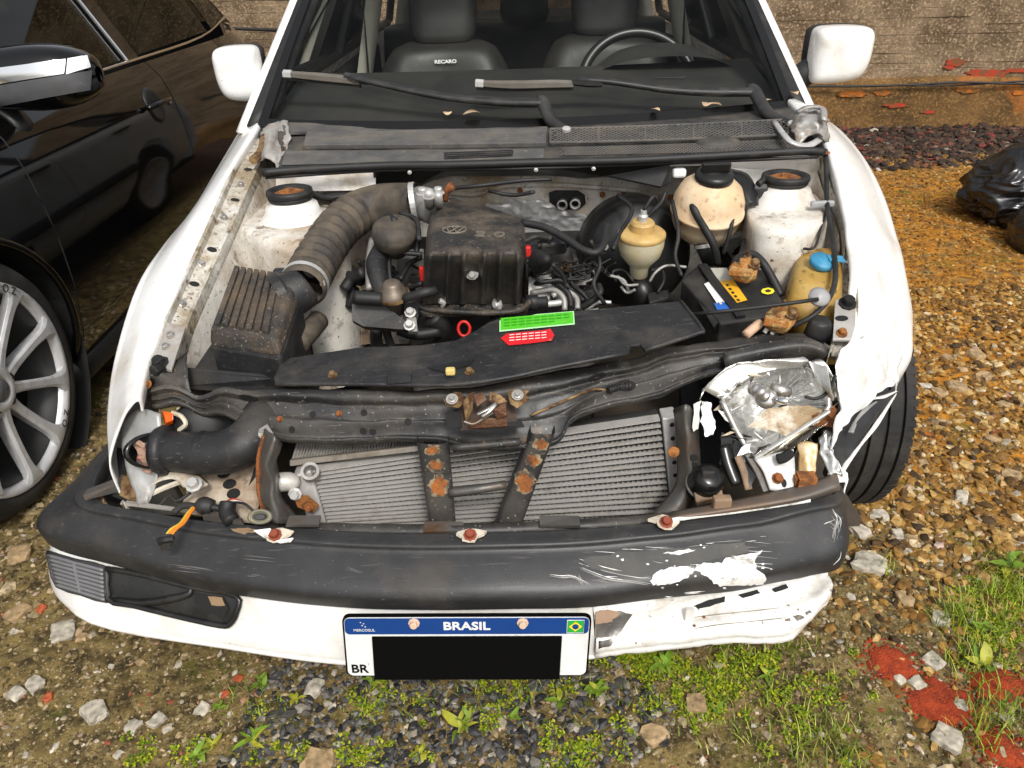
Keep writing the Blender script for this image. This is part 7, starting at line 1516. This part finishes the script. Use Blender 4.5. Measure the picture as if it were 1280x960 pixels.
# wiring: orange leads with connectors
obj('harness_tape', tube(pt([(250, 636, .46), (256, 632, .465), (266, 634, .462)]), [.014, .016, .013], 10, 4), rubber, car, smooth=True)
obj('harness', tube(pt([(218, 640, .452), (230, 632, .462), (250, 634, .464), (266, 634, .463), (284, 638, .457)]), .006, 8, 6), rubber, car, smooth=True)
cn = obj('lamp_connector', hexa(pt([(202, 668, .472), (216, 668, .472), (214, 678, .462), (200, 680, .462)]), pt([(202, 680, .452), (216, 680, .452), (214, 688, .447), (200, 690, .447)])), blackp, car, bevel=.003)
for k, m in enumerate((orw, orw, M('yellow_wire', (.6, .45, .05), .5))): obj('lead', tube(pt([(244-k*1.5, 634, .468), (238-k*2, 642, .47), (230-k*2.4, 654, .470), (220-k*3.5, 662, .472), (212-k*3, 672, .468)]), .0022, 6, 6), m, cn, smooth=True)
obj('connector_seal', tube(pt([(199, 676, .468), (207, 674, .472), (216, 673, .47)]), .006, 8, 3), rubber, cn)
for k in range(2): obj('connector_rib', lathe([(.011, -.002), (.012, 0), (.011, .002)], U(207+k*2, 678-k*5, z=.462+k*.004), (.3, -1, -.4), 14), blackp, cn)
c2 = U(325, 646, z=.468); cn2 = obj('round_connector', lathe([(.014, -.012), (.020, -.010), (.021, .0), (.018, .003), (.015, .003), (.015, -.002), (0, -.002)], c2, (.1, -.8, .6), 24, True, .62), M('connector_grey', (.16, .15, .12), .45), car, smooth=True)
obj('connector_seal', lathe([(.014, 0), (.0155, .002), (.0165, .004), (.0175, .002)], c2, (.1, -.8, .6), 24, False, .62), M('seal_yellow', (.50, .46, .24), .5), cn2)
obj('connector_core', lathe([(.011, 0), (.009, .003), (0, .003)], c2, (.1, -.8, .6), 16, True, .5), blackp, cn2)
for k, m in enumerate((redw, whw, rubber)): obj('lead', tube(pt([(318, 640, .47), (306, 630, .478+.002*k), (292, 624+k*2, .475), (282, 628+k*2, .465)]), .0022, 6, 6), m, cn2, smooth=True)
obj('harness', tube(pt([(285, 628, .47), (284, 640, .46), (290, 652, .452)]), .014, 10, 5), rubber, car, smooth=True)
obj('splinter', crumple(box(U(190, 634, z=.452), (.05, -.012, 0), (0, .004, 0), (0, 0, .003)), .004, 30), bare, car); obj('splinter', crumple(box(U(280, 648, z=.45), (.035, -.008, 0), (0, .005, 0), (0, 0, .006)), .005, 30), gpl, car); obj('splinter', crumple(box(U(130, 612, z=.455), (.03, .01, 0), (0, .008, 0), (0, 0, .008)), .01, 40), gpl, car)
obj('bumper_inner', loft([[(-.79, 1.38, .42), (-.72, 1.36, .36)], [U(128, 622, z=.43), U(150, 630, z=.38)], [U(230, 652, z=.42), U(240, 645, z=.36)], [U(320, 664, z=.42), U(330, 650, z=.36)]], 3, 5), darkm, car)
obj('front_undertray', plate([(-.62, 1.0, .315), (.5, 1.0, .315), (.5, 1.18, .315), (-.62, 1.18, .315)], (0, 0, -.01)), darkm, car)

# ================================================================== RIGHT: broken headlamp and crushed corner
refl = M('lamp_reflector', (.78, .78, .76), .25, .55, dirt=(.42, .41, .39), dsc=26, dlo=.50, dhi=.66, var=.15, vsc=60, dirt2=(.40, .30, .18), d2sc=14, d2lo=.62, d2hi=.74)
reflw = M('lamp_housing_silver', (.72, .71, .67), .25, .75, dirt=(.35, .30, .22), dsc=11, dlo=.5, dhi=.75)
lensm = glassmat('lamp_lens', (.90, .88, .82), .06, 1.2, .25)
hl_o = pt([(902, 500, .575), (930, 474, .598), (962, 462, .610), (1004, 458, .612), (1020, 470, .60), (1036, 508, .560), (1000, 540, .525), (948, 572, .490), (925, 545, .52)])
cen = U(968, 512, z=.56)
def ringh(f, dep): return [mixv(cen, p, f)+Vector((.006, .05, -.03))*dep for p in hl_o]
RF = loft([ringh(1.0, 0), ringh(.97, .5), ringh(.8, 1.2), ringh(.5, 1.9), ringh(.2, 2.3), ringh(.02, 2.35)], 4, 4, True)
hlp = obj('headlamp', crumple(crumple(RF, .007, 14, 5), .003, 38, 3), refl, car, smooth=False, solid=.003); hlp['label'] = 'smashed headlamp pushed up and back'
obj('lamp_rim', tube(hl_o+[hl_o[0]], .0055, 8, 4), reflw, hlp, smooth=True)
obj('lamp_housing', crumple(loft([pt([(874, 500, .585), (880, 488, .595), (902, 500, .575)]), pt([(900, 466, .615), (916, 460, .618), (934, 476, .598)]), pt([(940, 452, .628), (950, 452, .628), (966, 464, .61)]), pt([(1004, 446, .635), (1012, 452, .63), (1006, 460, .612)])], 5, 6), .003, 35), reflw, hlp, smooth=True, solid=.003)
obj('lamp_housing', crumple(loft([pt([(1010, 452, .628), (1022, 448, .63), (1034, 456, .622)]), pt([(1024, 474, .60), (1034, 470, .606), (1044, 478, .60)]), pt([(1036, 506, .562), (1044, 500, .57), (1048, 504, .57)])], 5, 6), .004, 35, 5), M('chrome_fluted', (.42, .42, .40), .2, .9, dirt=(.2, .17, .13), dsc=15), hlp, smooth=True, solid=.003)
for k in range(9): obj('flute', tube(pt([(1012+k*2.6, 452+k*.8, .634-k*.0008), (1020+k*2.2, 470+k*2.0, .614), (1030+k*1.4, 492+k*1.0, .588)]), .0018, 5, 3), reflw, hlp)
bl = U(958, 498, z=.585); bulb = obj('bulb_shield', lathe([(.012, -.03), (.013, -.02), (.016, .0), (.019, .003), (.016, .006), (.010, .010), (0, .010)], bl, (-.35, -.7, .6), 24), steel, hlp, smooth=True)
obj('bulb', lathe([(.006, .012), (.007, .03), (.004, .04), (0, .041)], bl, (.55, -.6, .2), 12), chrome, bulb, smooth=True); obj('bulb_holder', tube(pt([(940, 484, .60), (950, 490, .60), (958, 497, .59)]), [.011, .012, .011], 12, 3, rib=4, ribd=.0012), steel, hlp, smooth=True)
obj('bulb_holder', tube(pt([(964, 482, .60), (976, 488, .595), (986, 490, .59)]), [.008, .012, .009], 10, 3), steel, hlp, smooth=True)
fr2 = crumple(loft([pt([(935, 534, .555), (958, 536, .55), (985, 548, .53)]), pt([(960, 512, .575), (985, 516, .565), (1010, 530, .54)]), pt([(998, 506, .575), (1016, 508, .568), (1034, 514, .55)])], 6, 6), .004, 40, 1); obj('broken_lens', fr2, M('stained_lens', (.34, .25, .15), .25, dirt=(.60, .55, .46), dsc=22, dlo=.45, dhi=.60, dirt2=(.18, .11, .05), d2sc=30), hlp)
obj('broken_lens', crumple(loft([pt([(936, 572, .50), (950, 576, .49), (956, 580, .482)]), pt([(980, 548, .525), (994, 552, .515), (1000, 556, .508)]), pt([(1028, 516, .556), (1036, 520, .55), (1040, 524, .545)])], 6, 5), .002, 40, 2), lensm, hlp, smooth=True, solid=.003)
obj('lamp_bar', tube(pt([(944, 572, .50), (980, 550, .53), (1036, 514, .562)]), .004, 8, 4), reflw, hlp)
obj('adjuster', tube(pt([(934, 552, .53), (944, 550, .535), (950, 552, .53)]), .004, 8, 3), reflw, hlp)
rh = random.Random(9)
for k in range(44):     # shards of lens and trim
    x, y = (rh.uniform(880, 1045), rh.uniform(465, 585)); edge = rh.random()
    z = .605-.0011*(y-465)+rh.uniform(-.004, .012)
    if edge < .7:
        i_ = rh.randrange(len(hl_o)); c = mixv(hl_o[i_], hl_o[(i_+1) % len(hl_o)], rh.random())+Vector((rh.uniform(-.012, .012), rh.uniform(-.012, .004), rh.uniform(-.004, .008)))
    else: c = U(x, y, z=z)
    L_ = rh.uniform(.006, .022); d1 = Vector((rh.uniform(-1, 1), rh.uniform(-.6, .6), rh.uniform(-1, 1))).normalized()*L_; d2 = Vector((rh.uniform(-1, 1), rh.uniform(-.6, .6), rh.uniform(-1, 1))).normalized()*L_*.5
    obj('shard', plate([c-d1, c+d2, c+d1, c-d2*.4], d1.cross(d2).normalized()*.0015), rh.choice((refl, reflw, lensm, MATS['stained_lens'], MATS['chrome_fluted'], MATS['black_plastic'])), hlp)
for k in range(9): obj('reflector_rib', tube([mixv(cen, mixv(hl_o[3], hl_o[5], k/8), t)+Vector((.006, .05, -.03))*(1-t)*1.4 for t in (.55, .75, .97)], .0012, 5, 2), refl, hlp)
obj('lamp_lead', tube(pt([(1006, 496, .592), (1022, 498, .59), (1036, 488, .60), (1044, 470, .612)]), .0032, 6, 6), rubber, hlp, smooth=True)
obj('torn_chrome', crumple(loft([pt([(876, 500, .585), (888, 502, .58)]), pt([(878, 526, .56), (892, 522, .56)]), pt([(884, 546, .54), (892, 540, .545)])], 6, 6), .006, 50, 6), refl, hlp, smooth=True)
obj('torn_lens_flap', crumple(loft([pt([(868, 505, .58), (876, 500, .585)]), pt([(866, 540, .55), (874, 535, .55)])], 6, 6), .004, 50, 3), M('milky_plastic', (.60, .58, .52), .35), car, smooth=True)
# cavity below the lamp: its shade is a near-black sheet, with bits in front
obj('shade_panel', plate([p+Vector((.02, .17, -.06)) for p in pt([(865, 500, .55), (1040, 470, .58), (1050, 600, .44), (870, 620, .43)])], (0, .02, -.01)), darkm, car)
obj('wheel_liner', crumple(loft([pt([(905, 540, .52), (930, 560, .505), (950, 590, .48)]), pt([(900, 580, .48), (922, 590, .475), (940, 610, .46)])], 6, 6), .006, 25), MATS['gloss_black'], car, smooth=True)
fg = U(884, 600, z=.465); fgo = obj('fog_lamp_motor', lathe([(.030, -.035), (.031, -.01), (.028, .0), (.026, .016), (.015, .022), (0, .022)], fg, (.1, -.5, .85), 28), MATS['gloss_black'], car, smooth=True); obj('motor_band', lathe([(.0315, -.022), (.033, -.02), (.033, -.016), (.0315, -.014)], fg, (.1, -.5, .85), 28, False), steel, fgo)
obj('motor_cap', bx(U(884, 592, z=.485), .022, .018, .02), rubber, fgo, bevel=.003)
obj('bracket_brown', hexa(pt([(866, 610, .455), (900, 606, .458), (905, 620, .445), (870, 628, .44)]), pt([(866, 616, .435), (900, 612, .435), (905, 626, .425), (870, 634, .42)])), M('mud_metal', (.24, .16, .10), .7, dirt=(.12, .08, .05), dsc=20), car, bevel=.003)
gw = crumple(loft([pt([(942, 572, .50), (970, 566, .505), (992, 562, .508)]), pt([(954, 590, .482), (975, 592, .48), (994, 590, .482)]), pt([(962, 612, .46), (978, 614, .458), (990, 616, .456)])], 6, 6), .002, 20); obj('inner_wing', gw, M('grey_white', (.50, .50, .48), .4, dirt=(.26, .23, .18), dsc=10), car, smooth=True, solid=.003); GWT = bvh(gw)
bolts(GWT, [(972, 598)], rust, car, 1.2); bolts(GWT, [(980, 604)], darkm, car, 1.0, 'hole', HOLE, .6); obj('wing_cut', tube(pt([(972, 574, .505), (980, 572, .507), (988, 566, .51)]), .009, 8, 4), darkm, car)
obj('wing_strip', tube(pt([(935, 568, .50), (948, 590, .478), (958, 614, .455)]), .009, 6, 4, flat=.4), gpl, car)
obj('liner_fold', tube(pt([(906, 556, .51), (912, 580, .485), (922, 606, .46)]), [.012, .014, .012], 8, 5, flat=.5), MATS['gloss_black'], car, smooth=True); obj('liner_fold', tube(pt([(922, 570, .50), (930, 590, .478), (936, 612, .455)]), .008, 8, 4, flat=.5), M('mud_metal', (.24, .16, .10), .7), car, smooth=True)
amb = M('amber_bracket', (.62, .40, .17), .3, .4, dirt=(.75, .68, .52), dsc=14, dlo=.45, dhi=.65); abk = obj('amber_bracket', crumple(loft([pt([(996, 556, .51), (1006, 552, .515), (1022, 554, .515)]), pt([(998, 576, .49), (1008, 572, .498), (1020, 574, .495)]), pt([(1000, 596, .47), (1010, 592, .478), (1018, 594, .475)])], 6, 6), .003, 45), amb, car, smooth=True, solid=.003)
obj('rust_bit', crumple(bx(U(1008, 600, z=.472), .03, .02, .02), .006, 50), rustlt, car); obj('rust_bit', crumple(bx(U(998, 600, z=.47), .02, .02, .015), .006, 50, 4), rust, car)
obj('torn_sheet', crumple(loft([pt([(1024, 550, .52), (1036, 540, .53), (1044, 560, .51)]), pt([(1030, 578, .49), (1042, 570, .50), (1050, 584, .485)]), pt([(1040, 602, .465), (1050, 592, .475), (1056, 604, .462)])], 7, 7), .008, 35, 4), M('chrome_fluted', (.42, .42, .40), .2, .9), car, smooth=True, solid=.003)
obj('torn_sheet', crumple(loft([pt([(1016, 520, .55), (1034, 508, .56), (1044, 512, .56)]), pt([(1014, 536, .53), (1030, 530, .535), (1042, 536, .53)])], 7, 7), .006, 35, 8), rust, car, smooth=True)
# folded fender front: white sheet pushed in, then the torn lower strip
ff = crumple(loft([pt([(1046, 440, .642), (1068, 428, .650), (1094, 416, .645), (1122, 412, .615)]), pt([(1042, 462, .62), (1064, 450, .632), (1094, 444, .624), (1128, 446, .585)]), pt([(1050, 486, .595), (1070, 474, .606), (1096, 468, .598), (1122, 476, .562)]), pt([(1046, 520, .56), (1058, 510, .567), (1076, 498, .570), (1102, 488, .562)]), pt([(1038, 560, .515), (1046, 548, .526), (1056, 534, .534), (1068, 520, .538)])], 9, 9), .009, 22, 2)
ffo = obj('fender_fold', ff, white, car, smooth=False, solid=.003); ffo['label'] = 'folded white fender sheet beside the broken headlamp'
tf = loft([pt([(1114, 486, .552), (1120, 490, .545), (1116, 496, .538)]), pt([(1086, 500, .548), (1098, 512, .53), (1092, 528, .512)]), pt([(1062, 520, .535), (1080, 534, .512), (1072, 556, .488)]), pt([(1040, 550, .51), (1056, 562, .49), (1052, 584, .468)]), pt([(1040, 578, .485), (1048, 588, .472), (1046, 600, .458)])], 6, 7)
TFV = crumple(tf, .003, 22, 4); tfo = obj('torn_fender_strip', TFV, M('primer_dark', (.018, .018, .019), .45, dirt=(.06, .058, .055), dsc=14, dlo=.5, dhi=.75), car, smooth=True, solid=.004); tfo['label'] = 'torn dark fender lip with white paint edges'
tr_l = lambda s: tube(pt(s), [.0015, .0045, .0025, .0055, .0015], 6, 6, flat=.4)
obj('paint_edge', tr_l([(1121, 489, .55), (1104, 496, .55), (1086, 500, .552), (1064, 516, .54), (1040, 548, .515)]), white, tfo); obj('paint_edge', tr_l([(1120, 492, .542), (1096, 530, .51), (1076, 556, .488), (1054, 586, .466), (1047, 602, .456)]), white, tfo)
obj('paint_edge', tr_l([(1096, 502, .552), (1082, 512, .545), (1070, 526, .535), (1064, 540, .525), (1070, 530, .53)]), MATS['grey_bucket'], tfo)
obj('broken_corner', crumple(loft([pt([(1036, 590, .475), (1052, 586, .478), (1058, 600, .465)]), pt([(1040, 604, .46), (1054, 606, .46), (1058, 618, .448)])], 6, 6), .007, 40, 3), scr, car, smooth=True, solid=.003)
def liner(cx, cy, sd_):
    rows = [[Vector((cx-sd_*d, cy-math.cos(a)*.355, .31+math.sin(a)*.355)) for d in (.02, .14, .27)] for a in [math.radians(v) for v in (58, 80, 110, 140, 170, 195)]]
    obj('wheel_arch_liner', loft(rows, 2, 3), darkm, car, smooth=True); obj('inner_wheel_house', bx((cx-sd_*.30, cy+.05, .33), .01, .62, .5), darkm, car)
liner(.86, 1.64, 1); liner(-.74, 1.66, -1)
